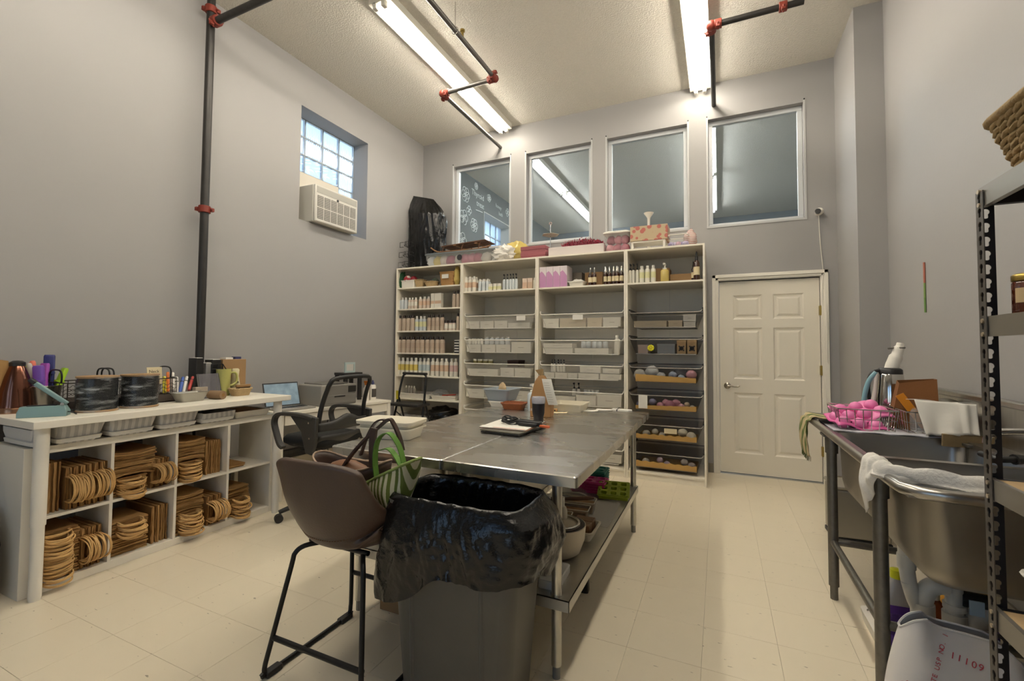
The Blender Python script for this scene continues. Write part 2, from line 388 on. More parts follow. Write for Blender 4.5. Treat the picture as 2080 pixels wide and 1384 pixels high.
# ---------------- glass block window in the left wall
w = struct(thing('window_1', 'glass block window with an air conditioner in its lower part', None, (XL, WY0, WZ0)))
GX = -.225
def glassblock():
    m = bpy.data.materials.new('glass_block'); m.use_nodes = True; n = m.node_tree; n.nodes.clear()
    o = n.nodes.new('ShaderNodeOutputMaterial'); tr = n.nodes.new('ShaderNodeBsdfTransparent'); tl = n.nodes.new('ShaderNodeBsdfTranslucent'); gl = n.nodes.new('ShaderNodeBsdfGlossy')
    tr.inputs[0].default_value = (.86, .93, 1, 1); tl.inputs[0].default_value = (.8, .9, 1, 1); gl.inputs['Roughness'].default_value = .15
    a = n.nodes.new('ShaderNodeMixShader'); c = n.nodes.new('ShaderNodeMixShader'); a.inputs[0].default_value = .5; c.inputs[0].default_value = .12
    n.links.new(tr.outputs[0], a.inputs[1]); n.links.new(tl.outputs[0], a.inputs[2]); n.links.new(a.outputs[0], c.inputs[1]); n.links.new(gl.outputs[0], c.inputs[2]); n.links.new(c.outputs[0], o.inputs[0])
    return m
GBM = glassblock()
NC, NR = 4, 6
bw, bh = (WY1 - WY0) / NC, (WZ1 - WZ0) / NR
def block_mesh(kind):
    b = MB(); J = .006
    if kind == 'ribbed':
        def fn(s, t):
            e = min(s, 1 - s, t, 1 - t)
            return (GX + (.012 * math.sin(s * 2 * PI * 9) * .5 if e > .06 else 0), J + s * (bw - 2 * J), J + t * (bh - 2 * J))
        b.grid(fn, 54, 8)
    else:
        def fn(s, t):
            e = min(s, 1 - s, t, 1 - t)
            return (GX + (.02 * math.sin(s * 7 + 2 * math.sin(t * 5)) * math.cos(t * 8 + s * 3) if e > .05 else 0), J + s * (bw - 2 * J), J + t * (bh - 2 * J))
        b.grid(fn, 14, 14)
    me = b.mesh('glass_block', 60); me.materials.append(GBM); return me
RIB, WAV = block_mesh('ribbed'), block_mesh('wavy')
PANEL = [(c, r) for c in range(3) for r in range(3)]
for c in range(NC):
    for r in range(NR):
        if (c, r) in PANEL: continue
        o = bpy.data.objects.new('glass_block', WAV if (r == 3 and c < 3) else RIB); COL.objects.link(o); o.parent = w; o.location = (0, c * bw, r * bh)
b = MB()
for c in range(NC + 1):
    z0 = 3 * bh if 0 < c < 3 else 0
    b.box(GX - .03, c * bw - .006, z0, GX + .003, c * bw + .006, NR * bh)
for r in range(NR + 1):
    y0 = 3 * bw if r < 3 else 0
    b.box(GX - .03, y0, r * bh - .006, GX + .0032, NC * bw, r * bh + .006)
b.obj('mortar', mat('mortar', '#9ea4a6', .8), w)
b = MB(); b.box(GX - .03, 0, 0, GX + .008, 3 * bw - .004, 3 * bh - .004); b.obj('infill_panel', mat('infill_board', '#c9c2b4', .5), w)
ac = thing('air_conditioner', 'white window air conditioner below the glass blocks', 'air conditioner', (XL, WY0, WZ0))
a0, a1, az0, az1 = .125, .735, .005, .40
b = MB(); b.box(GX + .01, a0, az0, .055, a1, az1); b.obj('housing', mat('ac_plastic', '#c9c6bd', .4), ac, bevel=.01)
b = MB(); b.box(.055, a0, az0, .085, a1, az1); b.obj('front_panel', mat('ac_plastic', '#c9c6bd', .4), ac, bevel=.012)
GR = mat('ac_grille', '#6d6a63', .6)
for k in range(6):
    for r_ in range(2):
        y = a0 + .03 + k * .093
        z = az0 + .035 + r_ * .13
        b = MB(); b.box(.0845, y, z, .0865, y + .08, z + .115); g = b.obj('grille_opening', GR, ac)
        for q in range(6):
            b = MB(); b.box(.086, y + .002, z + .008 + q * .018, .0895, y + .078, z + .014 + q * .018); b.obj('louver', mat('ac_plastic', '#c9c6bd', .4), g)
b = MB(); b.box(.084, a0 + .02, az1 - .085, .0875, a1 - .02, az1 - .02); g = b.obj('top_grille', mat('ac_dark', '#a8a59c', .5), ac)
b = MB(); b.cyl((.085, .43, .3), (.09, .43, .3), .014, n=12); b.obj('badge', INK, ac)
for y in (.02, .06):
    b = MB(); b.box(GX + .01, y, .02, GX + .03, y + .03, .42); b.obj('side_filler', mat('ac_plastic', '#c9c6bd', .4), ac)
# tree outside the glass blocks
tr = thing('garden_tree', 'leafy green tree seen blurred through the wavy glass blocks', 'tree', (-5.6, 3.9, 0))
b = MB(); b.cyl((0, 0, 0), (0, 0, 3.0), .08, .05); b.obj('trunk', mat('bark', '#5a4632', .9), tr)
b = MB()
for k in range(500):
    c = Vector((random.gauss(0, .3), random.gauss(-.35, .35), random.gauss(3.0, .22))); q = Matrix.Translation(c) @ Euler((random.random() * 6, random.random() * 6, 0)).to_matrix().to_4x4()
    b.add([(-.05, 0, 0), (0, -.025, .01), (.06, 0, 0), (0, .025, .01)], [(0, 1, 2, 3)], q)
o = b.obj('foliage', mat('leaf_green', '#5d7a3a', .6), tr); o['kind'] = 'stuff'
b = MB(); b.box(-9, -3, -.3, XL - .27, 12, -.05); struct(b.obj('ground_outside', mat('ground', '#7d7a66', .9)))

# ---------------- room behind the windows
ROOM2 = mat('dark_chalk_paint', '#5d605e', .8, var=.08, scale=8)
R2W = mat('far_paint', '#7f868c', .7)
W2Y0, W2Y1 = 7.16, 8.36
b = MB()
for y0, y1, z0, z1 in cells([YB + .12, W2Y0, W2Y1, Y2], [0, 2.68, 3.80, ZC], [(W2Y0, W2Y1, 2.68, 3.80)]): b.box(XL - .26, y0, z0, XL + .05, y1, z1)
struct(b.obj('wall_chalkboard', ROOM2))
CHALK = mat('chalk_line', '#c9cbc8', .9)
wb = bpy.data.objects['wall_chalkboard']
xw = XL + .053
for body, y, z, sz in (('Thyroid', 6.93, 3.98, .14), ('treat', 7.02, 3.83, .14), ('honey', 7.75, 4.02, .1), ('bath', 7.85, 3.90, .1)):
    text(body, sz, CHALK, wb, (xw, y, z), (PI / 2, 0, PI / 2), 'chalk_writing')
def flower(y, z, r, n=4):
    b = MB()
    for k in range(n):
        a = 2 * PI * k / n; b.tube([(0, math.cos(a) * r * .55 + r * .45 * math.cos(t), math.sin(a) * r * .55 + r * .45 * math.sin(t)) for t in [2 * PI * i / 10 for i in range(10)]], .008, 4, closed=True)
    o = b.obj('chalk_flower', CHALK, wb, loc=(xw, y, z))
for y, z, r in ((6.5, 3.9, .13), (6.86, 4.16, .06), (7.35, 4.10, .07), (8.15, 4.05, .08), (8.75, 4.08, .09), (9.3, 4.0, .1), (6.45, 3.5, .13), (6.8, 3.45, .12), (8.6, 3.75, .12), (6.4, 3.1, .14), (6.85, 3.0, .14), (8.9, 3.6, .1), (6.62, 3.66, .08), (6.55, 2.85, .1)): flower(y, z, r, 4 + int(y * 10) % 3)
b = MB(); b.tube([(0, 6.85, 3.74), (0, 7.1, 3.76)], .008, 4); b.obj('chalk_line', CHALK, wb, loc=(xw, 0, 0))
w2 = struct(thing('window_6', 'glass block window in the next room seen through interior glass', None, (XL, W2Y0, 2.68)))
for c in range(5):
    for r in range(4):
        b = MB(); b.box(-.2, c * .24 + .01, r * .28 + .01, -.19, c * .24 + .23, r * .28 + .27); b.obj('glass_block', GBM, w2)
b = MB()
for c in range(6): b.box(-.21, c * .24 - .01, 0, -.185, c * .24 + .01, 1.12)
for r in range(5): b.box(-.21, 0, r * .28 - .01, -.184, 1.2, r * .28 + .01)
b.obj('mortar', mat('mortar', '#9ea4a6', .8), w2)
b = MB()
for q in ((-.2, .0, 0, .055, 1.2, .012), (-.2, 0, 1.108, .055, 1.2, 1.12), (-.2, 0, .012, .055, .012, 1.108), (-.2, 1.188, .012, .055, 1.2, 1.108)): b.box(*q)
b.obj('reveal', mat('reveal_paint', '#c9c4b8', .6), w2)
b = MB(); b.box(XL - .26, Y2, 0, XR + 1.6, Y2 + .1, ZC); struct(b.obj('wall_far', R2W))
b = MB(); b.box(XR + .35, YB + .12, 0, XR + .45, Y2, ZC); struct(b.obj('wall_far_right', R2W))
xw2 = XR + .347
wb = bpy.data.objects['wall_far_right']
for k in range(14):
    y, z, r = 6.5 + (k * 1.37) % 4, 2.7 + (k * .61) % 1.1, .1
    b = MB(); b.tube([(0, r * math.cos(t) * (1 + .4 * math.cos(3 * t)), r * math.sin(t) * (1 + .4 * math.cos(3 * t))) for t in [2 * PI * i / 24 for i in range(24)]], .007, 4, closed=True); b.obj('chalk_flower', CHALK, wb, loc=(xw2, y, z))

# ---------------- strip lights
TUBEM = bpy.data.materials.new('lamp_tube'); TUBEM.use_nodes = True
_n = TUBEM.node_tree; _n.nodes.clear(); _o = _n.nodes.new('ShaderNodeOutputMaterial'); _e = _n.nodes.new('ShaderNodeEmission'); _e.inputs[0].default_value = TUBE_COLOR; _e.inputs[1].default_value = TUBE_POWER; _n.links.new(_e.outputs[0], _o.inputs[0])
TUBE2 = TUBEM.copy(); TUBE2.name = 'cool_lamp_tube'
for _q in TUBE2.node_tree.nodes:
    if _q.type == 'EMISSION': _q.inputs[0].default_value = (.88, .97, 1.0, 1); _q.inputs[1].default_value = TUBE_POWER * .9
def strip_light(x, y0, y1, label, group):
    t = thing('strip_light', label, 'light', (x, y0, ZC), 0, group); L = y1 - y0
    enam = mat('lamp_enamel', '#d5d2c6', .4)
    b = MB(); b.loft([[(-.105, yy, 0), (.105, yy, 0), (.105, yy, -.066), (.03, yy, -.07), (-.03, yy, -.07), (-.105, yy, -.066)] for yy in (0, L)]); b.obj('housing', enam, t)
    for s_ in (-1, 1):
        b = MB(); n = 2
        b.cyl((s_ * .045, .045, -.09), (s_ * .045, L - .045, -.09), .018, n=10); b.obj('tube', TUBE2 if y0 > YB else TUBEM, t, smooth=60)
        for yy in (.0, L - .045):
            b = MB(); b.box(s_ * .045 - .018, yy, -.112, s_ * .045 + .018, yy + .045, -.055); b.obj('lamp_holder', enam, t, bevel=.004)
    return t
strip_light(-2.56, 2.86, 5.30, 'long twin-tube strip light over the desk side, crossed by a grey pipe', None)
strip_light(-.165, 2.90, 5.34, 'long twin-tube strip light pointing at the interior window over the door side', None)
strip_light(-2.56, .15, 2.60, 'twin-tube strip light above the left desk, out of view overhead', None)
strip_light(-.165, .15, 2.60, 'twin-tube strip light above the sink side, out of view overhead', None)
for k, y in enumerate((5.75, 7.9, 10.05)):
    strip_light(-2.58, y, min(y + 2.1, 10.95), 'strip light in the next room, %s behind the interior windows' % ORD[k], 'strip lights in the next room')
strip_light(-.12, 8.1, 10.2, 'farther strip light in the next room behind the window over the door', 'strip lights in the next room')
strip_light(-.12, 5.75, 8.0, 'strip light in the next room behind the window over the door', 'strip lights in the next room')

# ---------------- sprinkler pipes
PIPEM = mat('black_pipe', '#3c3a38', .42, .6, var=.25, scale=25, stretch=(1, 1, .4))
PZ = 4.02
def coupling(p, ax, parent, r=.03):
    p = Vector(p); ax = Vector(ax).normalized(); b = MB(); b.cyl(p - ax * .028, p + ax * .028, r + .014, n=14)
    s_ = ax.orthogonal().normalized(); b.cbox(p + s_ * (r + .02), (.03, .03, .03)); b.cbox(p - s_ * (r + .02), (.03, .03, .03))
    q = ax.cross(s_)
    b.cyl(p + s_ * (r + .024) - q * .03, p + s_ * (r + .024) + q * .03, .008, n=6); b.cyl(p - s_ * (r + .024) - q * .03, p - s_ * (r + .024) + q * .03, .008, n=6)
    return b.obj('coupling', RED, parent, smooth=50, bevel=.004)
px, py = -3.80, 2.265
t = thing('sprinkler_riser', 'dark vertical sprinkler pipe with red couplings on the grey left wall', 'pipe', (0, 0, 0))
b = MB(); b.cyl((px, py, .6), (px, py, ZC - .01), .031, n=18); b.obj('pipe', PIPEM, t, smooth=50)
coupling((px, py, 2.43), (0, 0, 1), t); coupling((px, py, 4.10), (0, 0, 1), t); coupling((px + .07, py, 3.985), (1, 0, 0), t)
b = MB(); b.cyl((px, py, 3.985), (-1.98, py, 3.985), .028, n=16); b.obj('branch_pipe', PIPEM, t, smooth=50)
t = thing('sprinkler_pipe', 'grey sprinkler pipe jogging below the strip light towards the back wall', 'pipe', (0, 0, 0))
A = [(-2.02, 2.0, PZ), (-2.02, 3.95, PZ), (-2.65, 3.97, PZ), (-2.65, YB - .002, PZ)]
for p, q in zip(A, A[1:]):
    b = MB(); b.cyl(p, q, .022, n=14); b.obj('pipe', mat('grey_pipe', '#6b6864', .4, .6, var=.15, scale=20), t, smooth=50)
for p, ax in ((A[1], (0, 1, 0)), (A[1], (1, 0, 0)), (A[2], (1, 0, 0)), (A[2], (0, 1, 0))):
    q = Vector(p) + Vector((-.05 if p is A[1] and ax[0] else .05 if ax[0] else 0, -.05 if p is A[1] and ax[1] else .05 if ax[1] else 0, 0)); coupling(q, ax, t, .022)
for p in (A[1], A[2]):
    b = MB(); b.sphere(p, .04); b.obj('elbow', RED, t, smooth=60)
b = MB(); b.cyl((-2.02, 3.32, PZ), (-2.02, 3.32, PZ + .07), .012, n=8); b.cyl((-2.02, 3.32, PZ + .07), (-2.02, 3.32, PZ + .085), .022, n=10); b.obj('sprinkler_head', BRASS, t)
b = MB(); b.cyl((-2.02, 3.2, PZ), (-2.02, 3.2, ZC), .005, n=6); b.tube([(-2.02 + .03 * math.cos(a), 3.2, PZ + .03 * math.sin(a)) for a in [2 * PI * i / 14 for i in range(14)]], .004, 5, closed=True); b.obj('hanger_rod', CHROME, t)
t = thing('sprinkler_pipe', 'dark sprinkler pipe beside the strip light above the door side', 'pipe', (0, 0, 0))
A = [(.62, 4.02, PZ), (-.035, 4.02, PZ), (-.03, YB - .002, PZ)]
for p, q in zip(A, A[1:]):
    b = MB(); b.cyl(p, q, .024, n=14); b.obj('pipe', PIPEM, t, smooth=50)
b = MB(); b.sphere(A[1], .042); b.obj('elbow', RED, t, smooth=60)
coupling((.015, 4.02, PZ), (1, 0, 0), t, .024); coupling((-.035, 4.07, PZ), (0, 1, 0), t, .024); coupling((.48, 4.02, PZ), (1, 0, 0), t, .024)

# ---------------- camera on the back wall and its cord
c = at(1664, 430, y=YB - .05)
t = thing('security_camera', 'small white round security camera on the back wall', 'camera', (c.x, YB, c.z))
b = MB(); b.cyl((0, 0, 0), (0, -.02, 0), .03, n=16); b.cyl((0, -.02, 0), (0, -.05, 0), .01, n=8); b.obj('mount', WPLAS, t, smooth=50)
b = MB(); b.sphere((0, -.06, .0), (.038, .036, .036)); b.obj('body', WPLAS, t, smooth=60)
b = MB(); b.cyl((-.012, -.075, -.004), (-.02, -.102, -.006), .026, .025, n=16); b.obj('lens', BLACKP, t, smooth=50)
pts = [(0, -.02, -.03), (.01, -.012, -.3), (.03, -.012, -.6), (.02, -.012, -.75), (.045, -.012, -.82), (.055, -.026, -1.1), (.05, -.026, -1.45), (.065, -.016, -1.55), (.06, -.016, -1.75), (.075, -.014, -1.9)]
b = MB(); b.tube(wire_path(pts, 5), .004, 6); b.obj('cord', WPLAS, t, smooth=60)
tag(MB().tube([(0, 0, 0), (0, 0, -.1)], .006, 6).obj('wall_mark', mat('green_tape', '#7e9a58', .7), None, loc=at(1878, 575, x=XR - .006)), 'thin green and red strip taped to the right wall', 'tape')
o = bpy.data.objects['wall_mark']
MB().tube([(0, 0, 0), (0, 0, .14)], .006, 6).obj('red_end', mat('red_tape', '#b06a58', .7), o)
MB().tube([(0, 0, -.1), (0, 0, -.2)], .006, 6).obj('green_end', mat('green_tape2', '#6f9150', .7), o)
# ================================================================ shelving units along the back wall
UY, UD, UH = 4.756, .58, 2.36           # front plane, depth, height
UX = [(-3.864, -2.8655), (-2.8635, -1.8755), (-1.8735, -.8805), (-.8785, -.119)]
SH = [[2.101, 1.822, 1.536, 1.251, .96, .666, .36], [2.007], [2.007], [2.007]]
UNITM = mat('unit_laminate', '#eae3d3', .35, var=.02, scale=4)
PT = .018
units = []
ULAB = ['white open shelving unit with seven shelves beside the left wall', 'white shelving unit with white pull-out baskets, second from the left wall', 'white shelving unit with pink cartons on its upper shelf, third from the left wall', 'white shelving unit with dark wire baskets next to the door']
for i, (a, c) in enumerate(UX):
    t = thing('shelving_unit', ULAB[i], 'shelving', ((a + c) / 2, UY, 0), 0, 'white shelving units along the back wall'); units.append(t); hw = (c - a) / 2
    for s_ in (-1, 1):
        b = MB(); x0, x1 = sorted((s_ * hw, s_ * (hw - PT))); b.box(x0, 0, 0, x1, UD, UH); b.obj('side_panel', UNITM, t, bevel=.001, seg=1)
    b = MB(); b.box(-hw + PT, 0, UH - PT, hw - PT, UD, UH); b.obj('top_panel', UNITM, t)
    b = MB(); b.box(-hw + PT, .0, .06, hw - PT, UD, .06 + PT); b.obj('bottom_panel', UNITM, t)
    b = MB(); b.box(-hw + PT, .012, 0, hw - PT, .03, .06); b.obj('plinth', UNITM, t)
    for k in range(2):
        b = MB(); x0 = -hw + PT + k * (hw - PT); b.box(x0 + .0008, UD - .006, .06 + PT, x0 + hw - PT - .0008, UD, UH - PT); b.obj('back_panel', UNITM, t)
    for z in SH[i]:
        b = MB(); b.box(-hw + PT, .012, z - PT, hw - PT, UD - .008, z); b.obj('shelf', UNITM, t, bevel=.001, seg=1)

# ---------------- pull-out wire baskets
def meshfilm(name, col, opac): return film(name, col, opac, .5)
WB = meshfilm('white_mesh', '#e6e2d6', .27); DB = meshfilm('dark_mesh', '#2b2927', .3)
WRIM = mat('white_wire', '#dedbd0', .35); DRIM = mat('grey_wire', '#8b8780', .35, .6)
BZ = {1: [1.703, 1.414, 1.132, .868, .58, .27], 2: [1.70, 1.408, 1.134, .846, .56, .255], 3: [1.69, 1.418, 1.13, .849, .55, .264]}
RORD = ['topmost', 'second', 'third', 'fourth', 'fifth', 'lowest']
UNAME = {1: 'unit beside the ladder unit', 2: 'unit with pink cartons', 3: 'unit next to the door'}
def wire_basket(i, k, rz):
    a, c = UX[i]; hw = (c - a) / 2 - PT - .006; dark = i == 3
    t = thing('wire_basket', '%s pull-out wire basket, %s in the %s' % ('dark grey' if dark else 'white', RORD[k], UNAME[i]), 'basket', ((a + c) / 2, UY, rz), 0, 'pull-out baskets')
    dp, fr = .50, .03; H_ = .148; sl = .055
    top = [(-hw + .012, fr, 0), (hw - .012, fr, 0), (hw - .012, fr + dp, 0), (-hw + .012, fr + dp, 0)]
    bot = [(-hw + .012 + sl, fr + .03, -H_), (hw - .012 - sl, fr + .03, -H_), (hw - .012 - sl, fr + dp - .03, -H_), (-hw + .012 + sl, fr + dp - .03, -H_)]
    b = MB(); b.add(top + bot, [(0, 1, 5, 4), (1, 2, 6, 5), (2, 3, 7, 6), (3, 0, 4, 7), (4, 5, 6, 7)]); b.obj('mesh_body', DB if dark else WB, t)
    x = hw - .004
    pts = [(-x, fr + .05, .026), (-x, fr + .01, .026), (-x + .012, fr, .004), (-x + .03, fr - .002, 0), (x - .03, fr - .002, 0), (x - .012, fr, .004), (x, fr + .01, .026), (x, fr + .05, .026)]
    rp = pts[:4] + pts[4:] + [(x, fr + dp, .026), (-x, fr + dp, .026)]
    b = MB(); b.tube(rp, .006, 8, closed=True); b.obj('rim', DRIM if dark else WRIM, t, smooth=60)
    b = MB(); b.tube([(p[0], p[1], p[2]) for p in bot], .004, 6, closed=True); b.obj('bottom_wire', DRIM if dark else WRIM, t, smooth=60)
    for s_ in (-1, 1):
        b = MB(); x0, x1 = sorted((s_ * (hw + .005), s_ * (hw - .008))); b.box(x0, fr + .02, .03, x1, fr + dp, .045); b.obj('runner', BLACKP if dark else WPLAS, t)
    return t
for i in (1, 2, 3):
    for k, z in enumerate(BZ[i]): wire_basket(i, k, z)

# ================================================================ stainless work tables
def leg_pipe(b, x, y, z1, r=.0205):
    b.cyl((x, y, .05), (x, y, z1), r, n=16)
def work_table(x0, x1, y0, y1, z, label, legs, shelf_z):
    t = thing('work_table', label, 'table', ((x0 + x1) / 2, (y0 + y1) / 2, 0)); hw, hd = (x1 - x0) / 2, (y1 - y0) / 2
    b = MB(); b.loft([[(p[0], p[1], z - .043) for p in rrect(2 * hw, 2 * hd, .012, 3)], [(p[0], p[1], z - .004) for p in rrect(2 * hw, 2 * hd, .012, 3)], [(p[0], p[1], z) for p in rrect(2 * hw - .008, 2 * hd - .008, .01, 3)]])
    b.obj('tabletop', STEEL, t, smooth=40)
    for x, y in legs:
        b = MB(); leg_pipe(b, x - t.location.x, y - t.location.y, z - .043); l = b.obj('leg', mat('galvanised_leg', '#c6c3b9', .3, .9, var=.08, scale=30), t, smooth=50)
        b = MB(); b.cyl((x - t.location.x, y - t.location.y, 0), (x - t.location.x, y - t.location.y, .055), .016, n=12); b.obj('foot', GREYP, l, smooth=50)
        b = MB(); b.cyl((x - t.location.x, y - t.location.y, shelf_z - .05), (x - t.location.x, y - t.location.y, shelf_z + .005), .026, n=16); b.obj('shelf_collar', STEEL, l, smooth=50)
    lx = [p[0] - t.location.x for p in legs]; ly = [p[1] - t.location.y for p in legs]
    b = MB(); X0, X1, Y0, Y1 = min(lx) - .03, max(lx) + .03, min(ly) - .03, max(ly) + .03
    b.box(X0, Y0, shelf_z - .004, X1, Y1, shelf_z)
    b.box(X0, Y0, shelf_z - .045, X0 + .003, Y1, shelf_z); b.box(X1 - .003, Y0, shelf_z - .045, X1, Y1, shelf_z); b.box(X0, Y0, shelf_z - .045, X1, Y0 + .003, shelf_z); b.box(X0, Y1 - .003, shelf_z - .045, X1, Y1, shelf_z)
    b.obj('undershelf', mat('galvanised_sheet', '#bfbdb5', .33, .85, var=.08, scale=20), t)
    return t
TZ, TY0, TY1 = .83, 1.685, 3.665
TSH = .325
work_table(-1.105, -.497, TY0, TY1, TZ, 'stainless steel work table nearer the sink, with molds on its undershelf', [(-.606, 1.775), (-.575, 3.386), (-1.04, 1.775), (-1.04, 3.386)], TSH)
work_table(-1.755, -1.107, TY0 + .0, TY1 + .06, TZ, 'stainless steel work table nearer the left desk, white tray stack on it', [(-1.66, 1.80), (-1.66, 3.5), (-1.17, 1.80), (-1.17, 3.5)], TSH)

# ================================================================ three compartment sink
SX0, SX1, SY0, SY1, SZ = .505, 1.20, 1.76, 3.60, .90
t = thing('steel_sink', 'stainless steel commercial sink with drainboard along the right wall', 'sink', (0, 0, 0))
SINKM = mat('sink_steel', '#a9a6a0', .28, 1, var=.12, scale=5, stretch=(1, 12, 1), bump=.04, bscale=40)
DUSTY = mat('sink_steel_outer', '#8f8a80', .42, .9, var=.25, scale=5, bump=.05, bscale=30)
b1 = at(1703, 869, z=SZ).y; b2 = at(1814, 918, z=SZ).y; b3 = at(1845, 989, z=SZ).y + .03
BAS = [(b2 + .02, b1), (b3 + .02, b2 - .02)]
b = MB()
ys = [SY0 + .03, BAS[1][0], BAS[1][1], BAS[0][0], BAS[0][1], SY1 - .03]; xs = [SX0 + .02, SX0 + .075, SX1 - .10, SX1]
for x0, x1, y0, y1 in cells(xs, ys, [(xs[1], xs[2], y0, y1) for y0, y1 in BAS]): b.box(x0, y0, SZ - .03, x1, y1, SZ - .024)
b.obj('deck', SINKM, t)
b = MB(); pts = [(SX1, SY0 + .018, SZ - .012), (SX0 + .12, SY0 + .018, SZ - .012), (SX0 + .05, SY0 + .03, SZ - .012), (SX0 + .018, SY0 + .07, SZ - .012), (SX0 + .012, SY0 + .15, SZ - .012), (SX0 + .012, SY1 - .12, SZ - .012), (SX0 + .02, SY1 - .05, SZ - .012), (SX0 + .06, SY1 - .02, SZ - .012), (SX0 + .12, SY1 - .012, SZ - .012), (SX1, SY1 - .012, SZ - .012)]
b.tube(pts, .019, 12); b.obj('rolled_rim', SINKM, t, smooth=60)
for k, (y0, y1) in enumerate(BAS):
    cx, cy, w_, d_ = (xs[1] + xs[2]) / 2, (y0 + y1) / 2, xs[2] - xs[1], y1 - y0
    DEP = .30
    prof = [(0, .04, 0), (.004, .06, -.02), (.010, .075, -DEP + .07), (.018, .075, -DEP + .03), (.04, .07, -DEP + .008), (.075, .06, -DEP)]
    b = MB(); b.loft([[(x, y, SZ - .026 + dz) for x, y, _ in rrect(w_ - 2 * q, d_ - 2 * q, max(r_ - q * .2, .02), 6, 0, cx, cy)] for q, r_, dz in prof], False, True); b.obj('basin', SINKM, t, smooth=60)
    b = MB(); b.loft([[(x, y, SZ - .03 + dz) for x, y, _ in rrect(w_ + .008 - 2 * q, d_ + .008 - 2 * q, max(r_ - q * .2, .02), 6, 0, cx, cy)] for q, r_, dz in prof], False, True); b.obj('basin_shell', DUSTY, t, smooth=60)
    b = MB(); b.lathe([(.045, -.002), (.05, .002), (.03, .004), (.028, 0)], 18, (cx, cy, SZ - .026 - DEP)); b.obj('drain', CHROME, t)
b = MB(); b.box(SX1 - .004, SY0 + .02, SZ - .03, SX1 + .01, SY1, SZ + .2); b.box(SX1 - .04, SY0 + .02, SZ + .17, SX1 + .01, SY1, SZ + .2); b.obj('backsplash', SINKM, t, bevel=.006)
for x, y in ((.545, 2.95), (.545, 2.15), (1.12, 2.95), (1.12, 2.15), (.545, 3.5)):
    if y == 3.5: continue
    b = MB(); b.cyl((x, y, .07), (x, y, SZ - .12), .024, n=16); l = b.obj('leg', GALV, t, smooth=50)
    b = MB(); b.cyl((x, y, SZ - .13), (x, y, SZ - .03), .03, n=16); b.cbox((x, y, SZ - .035), (.085, .1, .012)); b.obj('leg_socket', GALV, l, smooth=50)
    b = MB(); b.cyl((x, y, 0), (x, y, .075), .018, n=12); b.obj('foot', GALV, l, smooth=50)
b = MB(); b.cyl((.545, 2.15, .30), (.545, 2.95, .30), .017, n=12); b.cyl((.545, 2.15, .30), (1.12, 2.15, .30), .017, n=12); b.cyl((.545, 2.95, .3), (1.12, 2.95, .3), .017, n=12); b.obj('cross_brace', GALV, t, smooth=50)
b = MB(); fx, fy = SX1 - .07, 2.2
b.cyl((fx, fy - .1, SZ - .02), (fx, fy - .1, SZ + .06), .02, n=12); b.cyl((fx, fy + .1, SZ - .02), (fx, fy + .1, SZ + .06), .02, n=12); b.cyl((fx, fy - .12, SZ + .06), (fx, fy + .12, SZ + .06), .022, n=12)
b.tube(wire_path([(fx, fy, SZ + .07), (fx - .02, fy, SZ + .12), (fx - .12, fy, SZ + .14), (fx - .24, fy, SZ + .13), (fx - .26, fy, SZ + .09)], 5), .012, 10)
b.tube([(fx, fy - .1, SZ + .085), (fx - .07, fy - .12, SZ + .11)], .009, 8); b.tube([(fx, fy + .1, SZ + .085), (fx - .07, fy + .12, SZ + .11)], .009, 8)
b.obj('faucet', CHROME, t, smooth=60)

# ---------------- boltless rack near the camera
RX, RY, RTOP = .645, 1.645, 1.79
RY0, RX1 = .78, 1.25
t = thing('metal_rack', 'black slotted metal rack with particle board shelves near the sink', 'rack', (RX, RY, 0))
RACKLIT = mat('rack_black_lit', '#5b5751', .45, .55, var=.1, scale=30); RACKB = mat('rack_black', '#14141a', .45, .3)  # one black finish; the side flange gets a lighter copy, as if lit
PIT = .0381
def post(lx, ly, sx, sy, holes):
    """angle post: one flange along y, one along x, keyhole slots cut through"""
    Wf = .036; th = .0022
    def flange(M, m, nm):
        b = MB(); n = int(RTOP / PIT)
        for k in range(n):
            z0 = k * PIT; z1 = z0 + PIT
            if not holes: continue
            # frame around one keyhole: outer rect ring stitched to a keyhole outline
            kh = [(.018 + .0085 * math.cos(a), .024 + .0085 * math.sin(a)) for a in [-.9 + (PI + 1.8) * i / 11 for i in range(12)]]
            kh += [(.0125, .009), (.014, .0065), (.018, .0055), (.022, .0065), (.0235, .009)]
            N = len(kh); c = (.018, .019)
            outer = []
            for (x, y) in kh:
                dx, dy = x - c[0], y - c[1]; s_ = min((Wf / 2) / abs(dx) if abs(dx) > 1e-6 else 9, ((PIT - c[1]) if dy > 0 else c[1]) / abs(dy) if abs(dy) > 1e-6 else 9)
                outer.append((c[0] + dx * s_, c[1] + dy * s_))
            vs = [(x, 0, z0 + y) for x, y in kh] + [(x, 0, z0 + y) for x, y in outer]
            fs = [(i, (i + 1) % N, N + (i + 1) % N, N + i) for i in range(N)]
            # fill the four corners left outside the ring
            def fill(i, j, corner): vs.append(corner); fs.append((N + i, N + j, len(vs) - 1))
            for i in range(N):
                j = (i + 1) % N; p, q = outer[i], outer[j]
                onx = lambda p: abs(p[0]) < 1e-6 or abs(p[0] - Wf) < 1e-6
                if onx(p) != onx(q):
                    cx_ = p[0] if onx(p) else q[0]; cz_ = q[1] if onx(p) else p[1]
                    fill(i, j, (cx_, 0, z0 + cz_))
            b.add(vs, fs, M)
        if not holes: b.box(0, -th / 2, 0, Wf, th / 2, RTOP, M)
        return b.obj(nm, m, t, solid=th if holes else 0)
    T = Matrix.Translation((lx, ly, 0))
    flange(T @ Matrix.Scale(sx, 4, (1, 0, 0)), RACKB, 'post_flange_wide')
    flange(T @ Matrix.Rotation(sy * PI / 2, 4, 'Z'), RACKLIT, 'post_flange')
post(0, 0, 1, -1, True)
